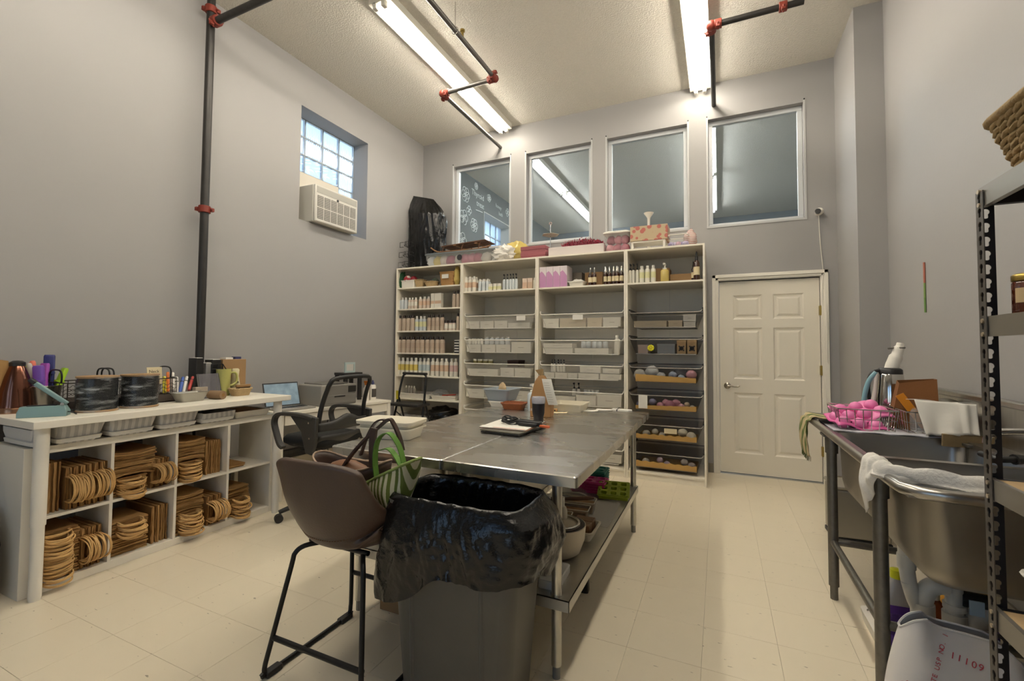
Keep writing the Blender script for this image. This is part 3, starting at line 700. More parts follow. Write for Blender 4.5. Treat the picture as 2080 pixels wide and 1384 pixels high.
post(0, RY0 - RY, 1, 1, False); post(RX1 - RX, 0, -1, -1, False); post(RX1 - RX, RY0 - RY, -1, 1, False)
OSB = mat('particle_board', '#b59a72', .8, var=.12, scale=60)
for z, nm in ((1.75, 'a'), (1.40, 'b'), (.972, 'c'), (.637, 'd'), (.16, 'e')):
    for M in (Matrix.Identity(4), Matrix.Translation((RX1 - RX - .03, 0, 0))):
        b = MB(); prof = [(.0, .014), (.012, .014), (.014, .010), (.014, -.003), (.006, -.008), (.006, -.014), (.022, -.022), (.024, -.03), (.018, -.038), (.0, -.040)]
        b.loft([[(x_ + .003, y_, z_ + z) for x_, z_ in prof] for y_ in (-.004, RY0 - RY + .004)], M=M); b.obj('side_beam', mat('beam_steel', '#8a857c', .35, .6), t, smooth=30)
    b = MB(); b.box(.004, -.024, z - .035, RX1 - RX - .004, -.006, z + .012); b.obj('back_beam', RACKB, t)
    b = MB(); b.box(.004, RY0 - RY + .006, z - .035, RX1 - RX - .004, RY0 - RY + .024, z + .012); b.obj('front_beam', RACKB, t)
    b = MB(); b.box(.018, RY0 - RY + .02, z - .0, RX1 - RX - .018, -.02, z + .012); b.obj('shelf_board', OSB, t)
    for dz in (.002, -.034):
        b = MB(); b.cyl((-.004, -.018, z + dz), (.004, -.018, z + dz), .006, n=8); b.obj('rivet', mat('rivet', '#b5a78f', .35, .7), t)

# ================================================================ left desk and cube unit
t = thing('side_desk', 'long white counter-height desk with round legs along the left wall', 'desk', (-3.45, 1.85, 0))
b = MB(); b.box(-3.905, 1.09, .885, -3.165, 2.61, .925); b.obj('tabletop', WHITE, t, bevel=.003, world=True)
for x, y in ((-3.225, 1.145), (-3.225, 2.535), (-3.85, 1.145), (-3.85, 2.535)):
    b = MB(); b.cyl((x, y, .38), (x, y, .885), .031, n=20); l = b.obj('leg', WHITE2, t, smooth=50, world=True)
    b = MB(); b.cyl((x, y, .012), (x, y, .385), .0265, n=20); b.cyl((x, y, 0), (x, y, .012), .024, n=16); l2 = b.obj('lower_leg', WHITE2, l, smooth=50)
    l2.data.transform(Matrix.Translation(-t.location))
CX0, CX1, CYA, CYB, CH = -3.67, -3.285, 1.10, 2.565, .775
t = thing('cube_shelf', 'white eight-cube shelf under the long desk, packed with kraft bags', 'shelf', (CX1, CYA, 0))
for nm, q in (('side_panel', (CX0, CYA, 0, CX1, CYA + .04, CH)), ('side_panel', (CX0, CYB - .04, 0, CX1, CYB, CH)), ('top_panel', (CX0, CYA + .04, CH - .04, CX1, CYB - .04, CH)), ('bottom_panel', (CX0, CYA + .04, .0, CX1, CYB - .04, .045))):
    b = MB(); b.box(*q); b.obj(nm, WHITE, t, bevel=.0015, seg=1, world=True)
cw = (CYB - CYA - .08 + .016) / 4
for k in range(1, 4):
    y = CYA + .04 + k * cw - .016; b = MB(); b.box(CX0, y, .045, CX1, y + .016, CH - .04); b.obj('divider', WHITE, t, world=True)
CMID = .40
for k in range(4):
    y = CYA + .04 + k * cw; b = MB(); b.box(CX0, y, CMID - .016, CX1, y + cw - .016, CMID); b.obj('shelf_board', WHITE, t, world=True)
CUBE = lambda c, r: (CYA + .04 + c * cw, .045 if r else CMID)

# ================================================================ corner desk
t = thing('corner_desk', 'white writing desk with a drawer, laptop and printer on it', 'desk', (-3.56, 3.34, 0), math.radians(-8))
b = MB(); b.box(-.24, -.62, .725, .25, .62, .75); b.obj('tabletop', WHITE, t, bevel=.002)
b = MB(); b.box(.215, -.56, .635, .235, .58, .72); b.obj('drawer_front', WHITE, t, bevel=.002)
b = MB(); b.box(-.22, -.56, .64, .214, .58, .72); b.obj('drawer_box', WHITE, t)
for x, y in ((.22, -.595), (.22, .6), (-.21, -.595), (-.21, .6)):
    b = MB(); b.cbox((x, y, .3625), (.045, .04, .725)); b.obj('leg', WHITE2, t, bevel=.003)
# baseboard heater on the left wall
t = thing('baseboard_heater', 'low cream baseboard heater with a dark slot on the left wall', 'heater', (XL, 2.62, 0))
HM = mat('heater_enamel', '#b9b19c', .4)
b = MB(); b.box(0, 0, .02, .055, 1.9, .22); b.obj('cover', HM, t, bevel=.006)
b = MB(); b.box(0, 0, .26, .05, 1.9, .30); b.obj('top_fin', mat('heater_dark', '#2b2a27', .5), t, bevel=.004)
b = MB(); b.box(0, 0, .22, .035, 1.9, .26); b.obj('slot', BLACKP, t)

# ================================================================ office chair
OX, OY = -2.86, 2.66
t = thing('office_chair', 'black mesh-back office chair with loop armrests at the corner desk', 'chair', (OX, OY, 0), 0)
SEATZ = .64
def fn(s_, q): return None
b = MB(); b.loft([[(x, y, z) for x, y, _ in rrect(.44 - e, .46 - e, .09, 5)] for e, z in ((.06, SEATZ - .075), (.0, SEATZ - .05), (.0, SEATZ - .02), (.03, SEATZ), (.12, SEATZ + .01))]); b.obj('seat', mat('black_fabric', '#191918', .9, bump=.2, bscale=200), t, smooth=60)
CH_G = mat('chair_plastic', '#3a3834', .5)
def backcurve(z): return .205 + .09 * ((z - SEATZ) / .44) ** 1.3 - .03 * math.sin(PI * (z - SEATZ) / .44)
zt = 1.075
L_ = [(backcurve(z), -.235 + .03 * ((z - SEATZ) / .44), z) for z in [SEATZ + .06 + k * (zt - SEATZ - .09) / 8 for k in range(9)]]
R_ = [(x, -y, z) for x, y, z in L_]
ring = L_ + [(backcurve(zt) - .0, -.17, zt + .01), (backcurve(zt), 0, zt + .018), (backcurve(zt), .17, zt + .01)] + R_[::-1]
b = MB()
pr = [.020] * 9 + [.018, .017, .018] + [.020] * 9
b.tube(wire_path(ring, 3), .017, 8); b.obj('back_frame', BLACKP, t, smooth=60)
b = MB(); b.grid(lambda s_, q: (backcurve(SEATZ + .06 + q * (zt - SEATZ - .05)) + .02 * math.cos(PI * (s_ - .5)) - .005, -.22 + s_ * .44, SEATZ + .06 + q * (zt - SEATZ - .05)), 8, 8); b.obj('back_mesh', film('mesh_fabric', '#2a2927', .42, .9), t, smooth=60)
b = MB(); b.grid(lambda s_, q: (backcurve(SEATZ + .1) + .045 * math.cos(PI * (s_ - .5)) + .01, -.24 + s_ * .48, SEATZ + .06 + q * (.06 + .05 * math.exp(-((s_ - .5) / .2) ** 2))), 14, 3); b.obj('lumbar_panel', CH_G, t, smooth=60, solid=.02)
b = MB(); b.grid(lambda s_, q: (.2 + .05 * math.cos(PI * (s_ - .5)) - .05 * (1 - q), -.22 + s_ * .44, SEATZ - .05 + q * .07), 14, 3); b.obj('back_bracket', CH_G, t, smooth=60, solid=.02)
for s_ in (-1, 1):
    y = s_ * .275
    p = [(.20, y, SEATZ + .16), (.1, y, SEATZ + .175), (-.06, y, SEATZ + .18), (-.17, y, SEATZ + .165), (-.205, y, SEATZ + .11), (-.18, y, SEATZ + .03), (-.14, y, SEATZ - .05), (-.10, y, SEATZ - .075)]
    b = MB(); path = wire_path(p, 5)
    rings = []
    for k, q in enumerate(path):
        tn = (path[min(k + 1, len(path) - 1)] - path[max(k - 1, 0)]).normalized(); nn = Vector((-tn.z, 0, tn.x))
        rings.append([q + nn * a + Vector((0, c, 0)) for a, c in ((.013, .022), (.013, -.022), (-.013, -.022), (-.013, .022))])
    b.loft(rings)
    q0 = [Vector((.2, y, SEATZ + .18)), Vector((.12, y, SEATZ + .05)), Vector((.12, y, SEATZ - .06)), Vector((.2, y, SEATZ - .1))]
    b.loft([[(.24, y + c, SEATZ + .17), (.10, y + c, SEATZ + .185), (-.02, y + c, SEATZ + .165), (.09, y + c, SEATZ + .06), (.14, y + c, SEATZ - .09), (.2, y + c, SEATZ - .1), (.23, y + c, SEATZ - .02)] for c in (-.014, .014)])
    a = b.obj('armrest', CH_G, t, bevel=.005, smooth=40)
    b = MB()
    for bx, bz in ((.17, SEATZ + .13), (.18, SEATZ + .02)): b.cyl((bx, y - .018, bz), (bx, y + .018, bz), .007, n=8)
    b.obj('bolt', CHROME, a)
b = MB(); b.cbox((0, 0, SEATZ - .09), (.2, .18, .04)); b.cyl((0, -.09, SEATZ - .09), (0, -.2, SEATZ - .1), .006, n=8); b.obj('mechanism', BLACKP, t, bevel=.006)
b = MB(); b.cyl((0, 0, .3), (0, 0, SEATZ - .1), .016, n=12); b.obj('gas_lift', CHROME, t, smooth=50)
b = MB(); b.cyl((0, 0, .12), (0, 0, .34), .03, n=12); b.obj('column', BLACKP, t, smooth=50)
for k in range(5):
    a = 2 * PI * k / 5 + .4
    b = MB(); e = Vector((math.cos(a), math.sin(a), 0)); b.tube([e * .02 + Vector((0, 0, .13)), e * .16 + Vector((0, 0, .115)), e * .3 + Vector((0, 0, .075))], [.026, .022, .016], 8); l = b.obj('base_arm', BLACKP, t, smooth=60)
    b = MB(); pz = e * .3; n_ = Vector((-e.y, e.x, 0)); b.cyl(pz + n_ * .022 + Vector((0, 0, .03)), pz - n_ * .022 + Vector((0, 0, .03)), .03, n=14); b.obj('caster', BLACKP, l, smooth=50)

# ================================================================ step ladder
lx0 = at(803, 800, y=4.32).x; lx1 = at(872, 800, y=4.32).x
t = thing('step_ladder', 'small black folding step ladder in front of the shelving', 'ladder', ((lx0 + lx1) / 2, 4.25, 0), 0)
hw = .2; zt = at(840, 760, y=4.3).z
pts = [(-hw - .03, -.14, 0), (-hw, .0, .5), (-hw + .03, .1, zt - .08), (-hw + .06, .12, zt - .01), (-hw + .1, .12, zt), (hw - .1, .12, zt), (hw - .06, .12, zt - .01), (hw - .03, .1, zt - .08), (hw, .0, .5), (hw + .03, -.14, 0)]
b = MB(); b.tube(wire_path(pts, 4), .0125, 10); b.obj('front_frame', BLACKM, t, smooth=60)
for s_ in (-1, 1):
    b = MB(); b.tube([(s_ * (hw - .02), .06, zt - .28), (s_ * (hw - .02), .36, 0)], .011, 8); b.obj('rear_leg', BLACKM, t, smooth=60)
    b = MB(); b.tube([(s_ * hw * 1.0, .02, .58), (s_ * hw * .9, .2, .45)], .006, 6); b.obj('link_bar', BLACKM, t)
b = MB(); b.tube([(-hw + .02, .36, .03), (hw - .02, .36, .03)], .01, 8); b.obj('rear_crossbar', BLACKM, t)
zs_ = at(840, 820, y=4.25).z
b = MB(); b.box(-hw - .005, -.1, zs_ - .03, hw + .005, .14, zs_); b.obj('step', BLACKP, t, bevel=.008)
b = MB(); b.box(-hw - .03, -.2, .2, hw + .03, .02, .23); b.obj('step', BLACKP, t, bevel=.008)
b = MB(); b.tube([(-hw + .03, .12, zt + .0), (-hw + .1, .12, zt), (hw - .1, .12, zt), (hw - .03, .12, zt)], .015, 8); b.obj('grip', BLACKP, t, smooth=60)
b = MB(); b.box(-hw + .0, .03, zt - .30, -hw + .03, .036, zt - .2); b.obj('warning_sticker', mat('yellow_sticker', '#c7b52e', .5), t)

# ================================================================ bar stool
SXc, SYc = -1.405, 1.5
t = thing('bar_stool', 'brown leather bucket bar stool with black sled legs', 'stool', (SXc, SYc, 0))
LEATH = mat('brown_leather', '#4f3d31', .42, var=.12, scale=14, bump=.08, bscale=120)
SZ_ = .55
def shell(s_, q):
    # s_ across, q: 0 seat front .. 1 top of the back
    x = (s_ - .5) * 2; ax = abs(x)
    if q < .42:
        k = q / .42; y = .25 - .40 * k; z = SZ_ + .015 - .05 * math.sin(PI * k * .85); w_ = .20 + .03 * k
        z += (.02 + .075 * k ** 1.5) * ax ** 2.6
    else:
        k = min(1, (q - .42) / .58); e = SZ_ + .015 - .05 * math.sin(PI * .85)
        y = -.15 - .085 * math.sin(PI * .5 * min(1, k * 1.6)) - .03 * k; z = e + .352 * k ** 1.1 + .095 * ax ** 2.6 * (1 - k) ** 1.2; w_ = .235 + .012 * math.sin(PI * k) - .018 * k
        y += (.17 - .12 * k) * ax ** 2.6 ; z -= .035 * k * ax ** 4
    return (x * w_, y, z)
b = MB(); b.grid(shell, 18, 24); sh = b.obj('seat_shell', LEATH, t, smooth=70, solid=.032); sh.modifiers.new('sub', 'SUBSURF').levels = 1
b = MB()
for k in range(44):
    s_ = k / 43; p0 = Vector(shell(s_, .50)) + Vector((0, -.0185, -.004)); p1 = Vector(shell(min(1, s_ + .012), .50)) + Vector((0, -.0185, -.004)); b.tube([p0, p1], .0017, 4)
o = b.obj('stitching', mat('thread', '#6e5138', .8), t); o['kind'] = 'stuff'
TU = .0098
for s_ in (-1, 1):
    x = s_ * .15; xb = s_ * .25
    pts = [(x - s_ * .04, -.08, SZ_ - .045), (x + s_ * .005, -.13, SZ_ - .05), (x + s_ * .03, -.155, SZ_ - .075), (x + s_ * .04, -.165, SZ_ - .13), (xb - s_ * .012, -.218, .11), (xb, -.225, .05), (xb, -.225, .025), (xb, -.205, .0125), (xb, .2, .0125), (xb, .23, .025), (xb, .235, .05), (xb - s_ * .012, .225, .11), (x + s_ * .04, .175, SZ_ - .13), (x + s_ * .03, .165, SZ_ - .075), (x + s_ * .005, .14, SZ_ - .05), (x - s_ * .04, .1, SZ_ - .045)]
    b = MB(); b.tube(wire_path(pts, 4), TU, 10); l = b.obj('sled_leg', BLACKM, t, smooth=60)
    for y in (-.19, .2):
        b = MB(); b.box(xb - .017, y - .035, 0, xb + .017, y + .035, .022); b.obj('glide', BLACKP, l, bevel=.004)
b = MB(); b.cyl((-.235, -.208, .155), (.235, -.208, .155), .0105, n=10); b.obj('front_footrest', BLACKM, t, smooth=60)
b = MB(); b.cyl((-.225, .212, .23), (.225, .212, .23), .0105, n=10); b.obj('rear_footrest', BLACKM, t, smooth=60)
b = MB(); b.cyl((-.155, -.1, SZ_ - .035), (.155, -.1, SZ_ - .035), .01, n=8); b.obj('seat_support', BLACKM, t, smooth=60)
b = MB(); b.cyl((-.155, .12, SZ_ - .035), (.155, .12, SZ_ - .035), .01, n=8); b.obj('seat_support', BLACKM, t, smooth=60)

# ================================================================ waste bin with black bag
BX, BY = -.895, 1.555
t = thing('waste_bin', 'tall grey plastic waste bin in front of the steel table', 'bin', (BX, BY, 0))
BINM = mat('bin_grey', '#5b5850', .42, var=.08, scale=8, bump=.03, bscale=50)
prof = [(.44, .25, 0), (.45, .26, .02), (.545, .325, .735), (.56, .335, .74), (.56, .335, .765), (.53, .305, .765), (.44, .25, .05)]
b = MB(); b.loft([[(x, y, z) for x, y, _ in rrect(w_, d_, .06, 6)] for w_, d_, z in prof], True, True); b.obj('body', BINM, t, smooth=50)
for x in (-.155, .14):
    b = MB(); f0 = lambda z: -(.255 + (.32 - .255) * (z / .74)) / 2
    b.loft([[(x - .010, f0(z) - .001, z), (x - .004, f0(z) - .006, z), (x + .004, f0(z) - .006, z), (x + .010, f0(z) - .001, z)] for z in (.02, .36, .7)]); b.obj('rib', BINM, t)
t.scale = (1, 1, .97)
bag = thing('bin_bag', 'glossy black bin liner draped over the grey bin rim', 'bag', (BX, BY, 0)); bag.scale = (1, 1, .97)
BAGM = mat('black_plastic_bag', '#090909', .22, bump=.4, bscale=38, var=.2, scale=6)
import mathutils.noise as mn
def N3(x, y, z, s=1): return mn.noise(Vector((x * s, y * s, z * s)))
def bagfn(s_, q):
    # q 0 inner bottom .. .5 rim .. 1 outer hem
    a = 2 * PI * s_; cx_, sy_ = math.cos(a), math.sin(a)
    def se(w_, d_): 
        n_ = 5; r_ = 1 / ((abs(cx_) ** n_ / (w_ / 2) ** n_ + abs(sy_) ** n_ / (d_ / 2) ** n_) ** (1 / n_)); return r_ * cx_, r_ * sy_
    if q < .4:
        k = q / .4; z = .25 + .52 * k; x, y = se(.40 + .12 * k, .22 + .075 * k)
        x += .008 * N3(cx_ * 3, sy_ * 3, z * 4) * (1 - k); y += .010 * N3(cx_ * 3 + 9, sy_ * 3, z * 4) * (1 - k)
        w = .003 * math.sin(a * 23 + 3 * math.sin(z * 9)); x += w * cx_; y += w * sy_
    elif q < .5:
        k = (q - .4) / .1; z = .77 + .018 * math.sin(PI * k) + .0015 * math.sin(a * 17); x, y = se(.52 + .06 * k, .295 + .06 * k)
    else:
        k = (q - .5) / .5
        left = max(0, -cx_) ** 2 * (1 if sy_ < .3 else .5); right = max(0, cx_) ** 2
        hem = .27 + .13 * left - .03 * right + .03 * math.sin(a * 2 + .5) + .015 * math.sin(a * 5)
        z = .77 - hem * k
        fl = .016 * math.sin(PI * min(1, k * 1.1)) + .025 * k
        x, y = se(.58, .355)
        fold = (.003 * math.sin(a * 13 + 6 * k) + .020 * N3(cx_ * 2.2, sy_ * 2.2, k * 1.2) + .014 * (.3 - abs(N3(cx_ * 4 + k * 1.6, sy_ * 4, k * .8))) + .012 * (.3 - abs(N3(cx_ * 8 - k * 2.5, sy_ * 8, k * 1.4 + 3))) + .004 * N3(cx_ * 14, sy_ * 14, k * 9)) * min(1, k * 2)
        fl += fold + .03 * left * k ** 1.6 * math.sin(PI * k * .8) + .03 * right * (1 - k) * min(1, k * 6)
        x += cx_ * fl * 1.2; y += sy_ * fl
    return (x, y, z)
b = MB(); b.grid(bagfn, 240, 110, closeu=True); o = b.obj('liner', BAGM, bag, smooth=60)
o = MB().sphere((0, 0, .3), (.2, .11, .06)).obj('liner_floor', BAGM, bag, smooth=60)
# ================================================================ kraft bags in the cube shelf
_bagme = {}
def bag_meshes(W_, bend, handles, D=.30):
    key = (round(W_, 3), round(bend, 3), handles, random.randrange(5) if handles else 0)
    if key in _bagme: return _bagme[key]
    th = .0085
    b = MB(); n = 6; top = []; bot = []
    ring = []
    for i in range(n + 1):
        y = -W_ / 2 + W_ * i / n; zc = bend * (2 * abs(y) / W_) ** 2
        ring.append((y, zc))
    f = [(y, z - th * .44) for y, z in ring] + [(y, z + th * .44) for y, z in ring[::-1]]
    rag = lambda y: .004 * math.sin(y * 90 + bend * 300)
    b.loft([[(rag(y), y, z) for y, z in f], [(-.02, y, z) for y, z in f], [(-D, y, z) for y, z in f]])
    body = b.mesh('body'); body.materials.append(KRAFT if (len(_bagme) % 3) else KRAFTD)
    hm = None
    if handles:
        b = MB(); hw_ = W_ * .30; o = .045 + .04 * random.random(); dr = random.uniform(-.004, .024)
        for sgn in (1, -1):
            z0 = bend * .2; j = random.uniform(-.012, .012)
            pts = [(-.02, -hw_ * .95, z0), (o * .45, -hw_ + j, z0 + .001 * sgn)] + [(o * .5 + o * .75 * math.sin(PI * k / 6), j - hw_ * math.cos(PI * k / 6), z0 + .0028 * sgn - dr * math.sin(PI * k / 6)) for k in range(1, 6)] + [(o * .45, hw_ + j, z0 + .001 * sgn), (-.02, hw_ * .95, z0)]
            b.tube(wire_path(pts, 2), .0036, 5)
        hm = b.mesh('handles', 60); hm.materials.append(TWINE)
    _bagme[key] = (body, hm); return body, hm
def one_bag(loc, rot, W_, bend, handles, label, group):
    body, hm = bag_meshes(W_, bend, handles)
    t = thing('paper_bag', label, 'bag', loc, 0, group, rot)
    o = bpy.data.objects.new('body', body); COL.objects.link(o); o.parent = t
    if hm: o = bpy.data.objects.new('handle', hm); COL.objects.link(o); o.parent = t
    return t
def flat_stack(c, r, y0, y1, z0, n, handles, where, bowtie=False, xo=0, tilt=0, th=.0088):
    yb_, zb_ = CUBE(c, r); W_ = y1 - y0
    for k in range(n):
        bend = (k - n / 2 + .5) * .0022 if bowtie else .004 * math.sin(k)
        z = zb_ + z0 + .006 + k * th
        one_bag((CX1 - .045 + xo + random.uniform(-.006, .006), yb_ + (y0 + y1) / 2 + random.uniform(-.004, .004), z), (tilt, 0, random.uniform(-.03, .03)), W_, round(bend, 3) if bowtie else round(.002 * (k % 3 - 1), 3), handles, '%s kraft bag, lying %s up %s' % ('corded' if handles else 'pinched', ORD[k], where), 'kraft bags ' + where)
def upright_row(c, r, y0, n, hgt, handles, where, th=.0095, lean=0, xo=0):
    yb_, zb_ = CUBE(c, r)
    for k in range(n):
        one_bag((CX1 - .05 + xo + random.uniform(-.008, .008), yb_ + y0 + k * th + .006, zb_ + hgt / 2 + .001), (PI / 2 + lean + random.uniform(-.01, .01), 0, 0), hgt, round(.003 * (k % 3 - 1), 3), handles, '%s upright kraft bag, %s along %s' % ('corded' if handles else 'folded', ORD[k], where), 'kraft bags ' + where)
cu = cw - .016
UN, LN = 'upper', 'lower'
upright_row(0, 0, .0, 13, .27, False, 'at the near end of the upper first cube')
upright_row(0, 0, .14, 19, .23, True, 'filling the upper first cube', th=.0103, xo=.02)
flat_stack(0, 1, .0, .21, 0, 27, True, 'at the near end of the lower first cube', xo=.02, th=.0094)
upright_row(0, 1, .212, 11, .22, True, 'at the far side of the lower first cube', xo=.015)
flat_stack(1, 0, .0, .19, 0, 12, True, 'low in the upper second cube', xo=.01)
flat_stack(1, 0, .0, .24, .12, 15, False, 'on top in the upper second cube', True)
upright_row(1, 0, .215, 11, .18, True, 'at the far side of the upper second cube', xo=.0)
flat_stack(1, 1, .0, .21, 0, 13, False, 'at the bottom of the lower second cube')
flat_stack(1, 1, .0, .20, .118, 10, True, 'in the middle of the lower second cube', xo=.02)
upright_row(1, 1, .225, 10, .23, False, 'at the far side of the lower second cube')
flat_stack(2, 0, .0, .18, 0, 14, True, 'low in the upper third cube')
flat_stack(2, 0, .0, .20, .135, 14, False, 'on top in the upper third cube', True)
upright_row(2, 0, .205, 12, .235, False, 'at the far side of the upper third cube')
flat_stack(2, 1, .0, .19, 0, 16, True, 'low in the lower third cube', xo=.015)
flat_stack(2, 1, .0, .20, .15, 11, False, 'on top in the lower third cube', True)
upright_row(2, 1, .21, 12, .20, True, 'at the far side of the lower third cube', xo=.02)
flat_stack(3, 0, .01, .15, 0, 3, False, 'lying in the upper fourth cube')
flat_stack(3, 1, .02, .19, 0, 15, True, 'low in the lower fourth cube', xo=.01)
flat_stack(3, 1, .0, .19, .14, 7, False, 'on top in the lower fourth cube', True)

# ---------------- fabric-lined trays on the cube shelf
LINEN = bands('striped_linen', '#cfcdc9', '#b3b2b1', 9, 1, .85)
HEM = mat('linen_hem', '#d6d4ce', .85, bump=.2, bscale=100)
def fabric_tray(y0, y1, label, h=.102, mat_=None):
    t = thing('fabric_tray', label, 'tray', (CX1 - .135, (y0 + y1) / 2, CH), 0, 'fabric-lined trays under the desk top'); L = (y1 - y0) / 2
    f = .012
    def ring(z, e, wob=0): 
        return [(x + wob * math.sin(y * 40 + z * 90), y + wob * math.cos(x * 40), z + wob * .8 * math.sin(x * 37 + y * 29)) for x, y, _ in rrect(.36 + 2 * e, 2 * L - .012 + 2 * e, .02, 4)]
    b = MB(); b.loft([ring(.001, -.03), ring(.02, -.016, .001), ring(h - .03, -.004, .003), ring(h, 0, .005), ring(h - .004, -.01, .004), ring(.012, -.035)]); b.obj('lining', mat_ or LINEN, t, smooth=60)
    b = MB(); b.loft([ring(.012, -.017), ring(.036, -.012, .002), ring(.034, -.005, .002), ring(.012, -.010, .001)], closed=True); b.obj('hem', HEM, t, smooth=60)
ty = [1.105, 1.40, 1.69, 1.965, 2.225]
ed = [at(u, 880, x=-3.275).y for u in (100, 211, 314, 399, 476)]
fabric_tray(1.10, ed[0] - .0, 'striped grey fabric tray under the desk top, nearest the front leg')
for k, w_ in enumerate(('second', 'third', 'fourth')):
    fabric_tray(ed[k] + .004, ed[k + 1] - .004, 'striped grey fabric tray under the desk top, %s from the front leg' % w_)
fabric_tray(ed[3] + .004, ed[4] - .004, 'striped grey fabric tray, flatter one, fifth from the front leg', .075)
t = thing('paper_tray', 'shallow white tray with a brown lining under the desk top', 'tray', (CX1 - .16, (ed[4] + 2.53) / 2, CH)); L = (2.53 - ed[4]) / 2
b = MB(); b.loft([rrect(.30, 2 * L - .05, .02, 4, 0), rrect(.33, 2 * L - .02, .02, 4, .05), rrect(.318, 2 * L - .032, .018, 4, .05), rrect(.29, 2 * L - .06, .018, 4, .006)]); b.obj('tray', WPLAS, t, smooth=40)
b = MB(); b.box(-.14, -L + .03, .03, .14, L - .03, .045); b.obj('lining', KRAFTD, t)

# ================================================================ things on the long desk
DZ_ = .925
def base(u, v, z=DZ_):
    p = at(u, v, z=z)
    if p.x < -3.70: p = Vector((-3.70, p.y * 3.70 / -p.x, z))
    return p
# kraft bag at the frame edge
p = base(8, 828); t = thing('paper_bag', 'open kraft paper bag standing at the near end of the desk', 'bag', (p.x - .12, p.y - .04, DZ_), .3)
b = MB(); b.loft([[(-.09, -.05, 0), (.09, -.05, 0), (.09, .05, 0), (-.09, .05, 0)], [(-.095, -.05, .2), (.095, -.05, .2), (.095, .05, .2), (-.095, .05, .2)], [(-.1, -.03, .33), (.1, -.04, .31), (.1, .03, .30), (-.1, .03, .32)]], True, False); b.obj('body', KRAFT, t, solid=.002)
# copper jug
p = base(36, 828); t = thing('copper_jug', 'tapered copper-coloured metal jug with black handle beside the sealer', 'jug', (p.x - .03, p.y, DZ_), 0)
COPP = mat('dark_copper', '#7a5040', .15, .9)
b = MB(); b.lathe([(.078, 0), (.080, .01), (.080, .04), (.077, .05), (.072, .12), (.052, .21), (.036, .26), (.03, .275)], 24); b.obj('body', COPP, t, smooth=50)
b = MB(); b.lathe([(.034, .27), (.034, .29), (.02, .3), (0, .302)], 16); b.obj('lid', BLACKP, t, smooth=50)
b = MB(); b.tube(wire_path([(-.02, -.03, .285), (-.03, -.07, .26), (-.04, -.1, .16), (-.03, -.085, .03)], 5), .011, 8); b.obj('handle', BLACKP, t, smooth=60)
b = MB(); b.lathe([(.082, 0), (.083, .03), (.081, .032)], 24); b.obj('base_ring', mat('copper_base', '#9a7357', .25, .8), t, smooth=50)
# tin bucket with markers
p = base(94, 818); t = thing('tin_bucket', 'small tin bucket holding fat markers on the desk', 'bucket', (p.x - .05, p.y, DZ_))
bz = .145
b = MB(); b.lathe([(.068, 0), (.086, bz), (.083, bz), (.064, .006)], 24); b.obj('pail', mat('tin', '#9d978b', .25, .9), t, smooth=50)
b = MB(); b.tube([(.086 * math.cos(a), .086 * math.sin(a), bz) for a in [2 * PI * i / 24 for i in range(24)]], .003, 6, closed=True); b.obj('rim', CHROME, t, smooth=60)
bc = t.location
def marker(off, top, r, colr, label, flat=False):
    """marker standing in the bucket, tip end up"""
    o = Vector(bc) + Vector(off); tp = Vector(bc) + Vector(top); d = (tp - o)
    t = thing('marker', label, 'marker', o, 0, 'markers in the tin bucket'); L = d.length; t.rotation_euler = d.to_track_quat('Z', 'Y').to_euler()
    m = mat('marker_' + colr[1:], colr, .35)
    b = MB()
    if flat: b.loft([rrect(2 * r, 1.1 * r, r * .35, 4, z) for z in (0, L - .01)] + [rrect(1.7 * r, .8 * r, r * .3, 4, L)]); 
    else: b.lathe([(r, 0), (r, L * .6), (r * .95, L * .62), (r, L * .64), (r * .96, L - .01), (r * .6, L)], 14)
    b.obj('barrel', m, t, smooth=45)
    b = MB(); b.lathe([(r * 1.08, L * .62), (r * 1.08, L * .66)], 14); b.obj('cap_ring', mat('marker_dark_' + colr[1:], colr, .6), t, smooth=45)
def mk(u, v, r, colr, label, off, flat=False, x=None):
    q = at(u, v, x=bc.x + off[0] * 1.6 + .0); marker((off[0], off[1], .02), q - Vector(bc), r, colr, label, flat)
mk(51, 742, .016, '#9fb83a', 'green-capped pale marker, leaning towards the copper jug', (-.02, -.045))
mk(66, 733, .015, '#d9735c', 'coral red marker standing in the tin bucket', (-.03, -.02))
mk(59, 738, .013, '#c9c4bb', 'whitish marker standing in the tin bucket', (-.0, -.03))
mk(78, 743, .026, '#7a4fae', 'fat purple marker in the tin bucket, front', (.03, -.02), True)
mk(92, 738, .022, '#a14fae', 'magenta purple marker behind the fat purple one', (-.01, .0), True)
mk(101, 721, .026, '#262a66', 'tall navy blue marker standing in the tin bucket', (-.02, .03), True)
mk(133, 748, .024, '#9cc321', 'lime green highlighter leaning out of the tin bucket', (.0, .03), True)
# heat sealer
t = thing('heat_sealer', 'pale teal impulse heat sealer with raised arm on the desk', 'sealer', (-3.36, at(92, 830, x=-3.36).y, DZ_), .95); t.scale = (.78, .78, .78); t.location.y += .03
TEAL = mat('teal_enamel', '#7f9c9a', .4, .1)
b = MB(); b.loft([[(x, y, 0) for x, y in ((-.17, -.045), (.085, -.045), (.085, .045), (-.17, .045))], [(x, y, .035) for x, y in ((-.17, -.045), (.085, -.045), (.085, .045), (-.17, .045))], [(x, y, .075) for x, y in ((-.16, -.028), (.07, -.028), (.07, .028), (-.16, .028))]]); b.obj('body', TEAL, t, bevel=.004)
b = MB(); b.box(-.13, -.012, .074, .02, .012, .082); b.obj('sealing_bed', BLACKP, t)
b = MB(); M_ = Matrix.Translation((.055, 0, .09)) @ Matrix.Rotation(math.radians(42), 4, 'Y'); b.box(-.215, -.016, -.005, .02, .016, .022, M_); b.obj('arm', TEAL, t, bevel=.005)
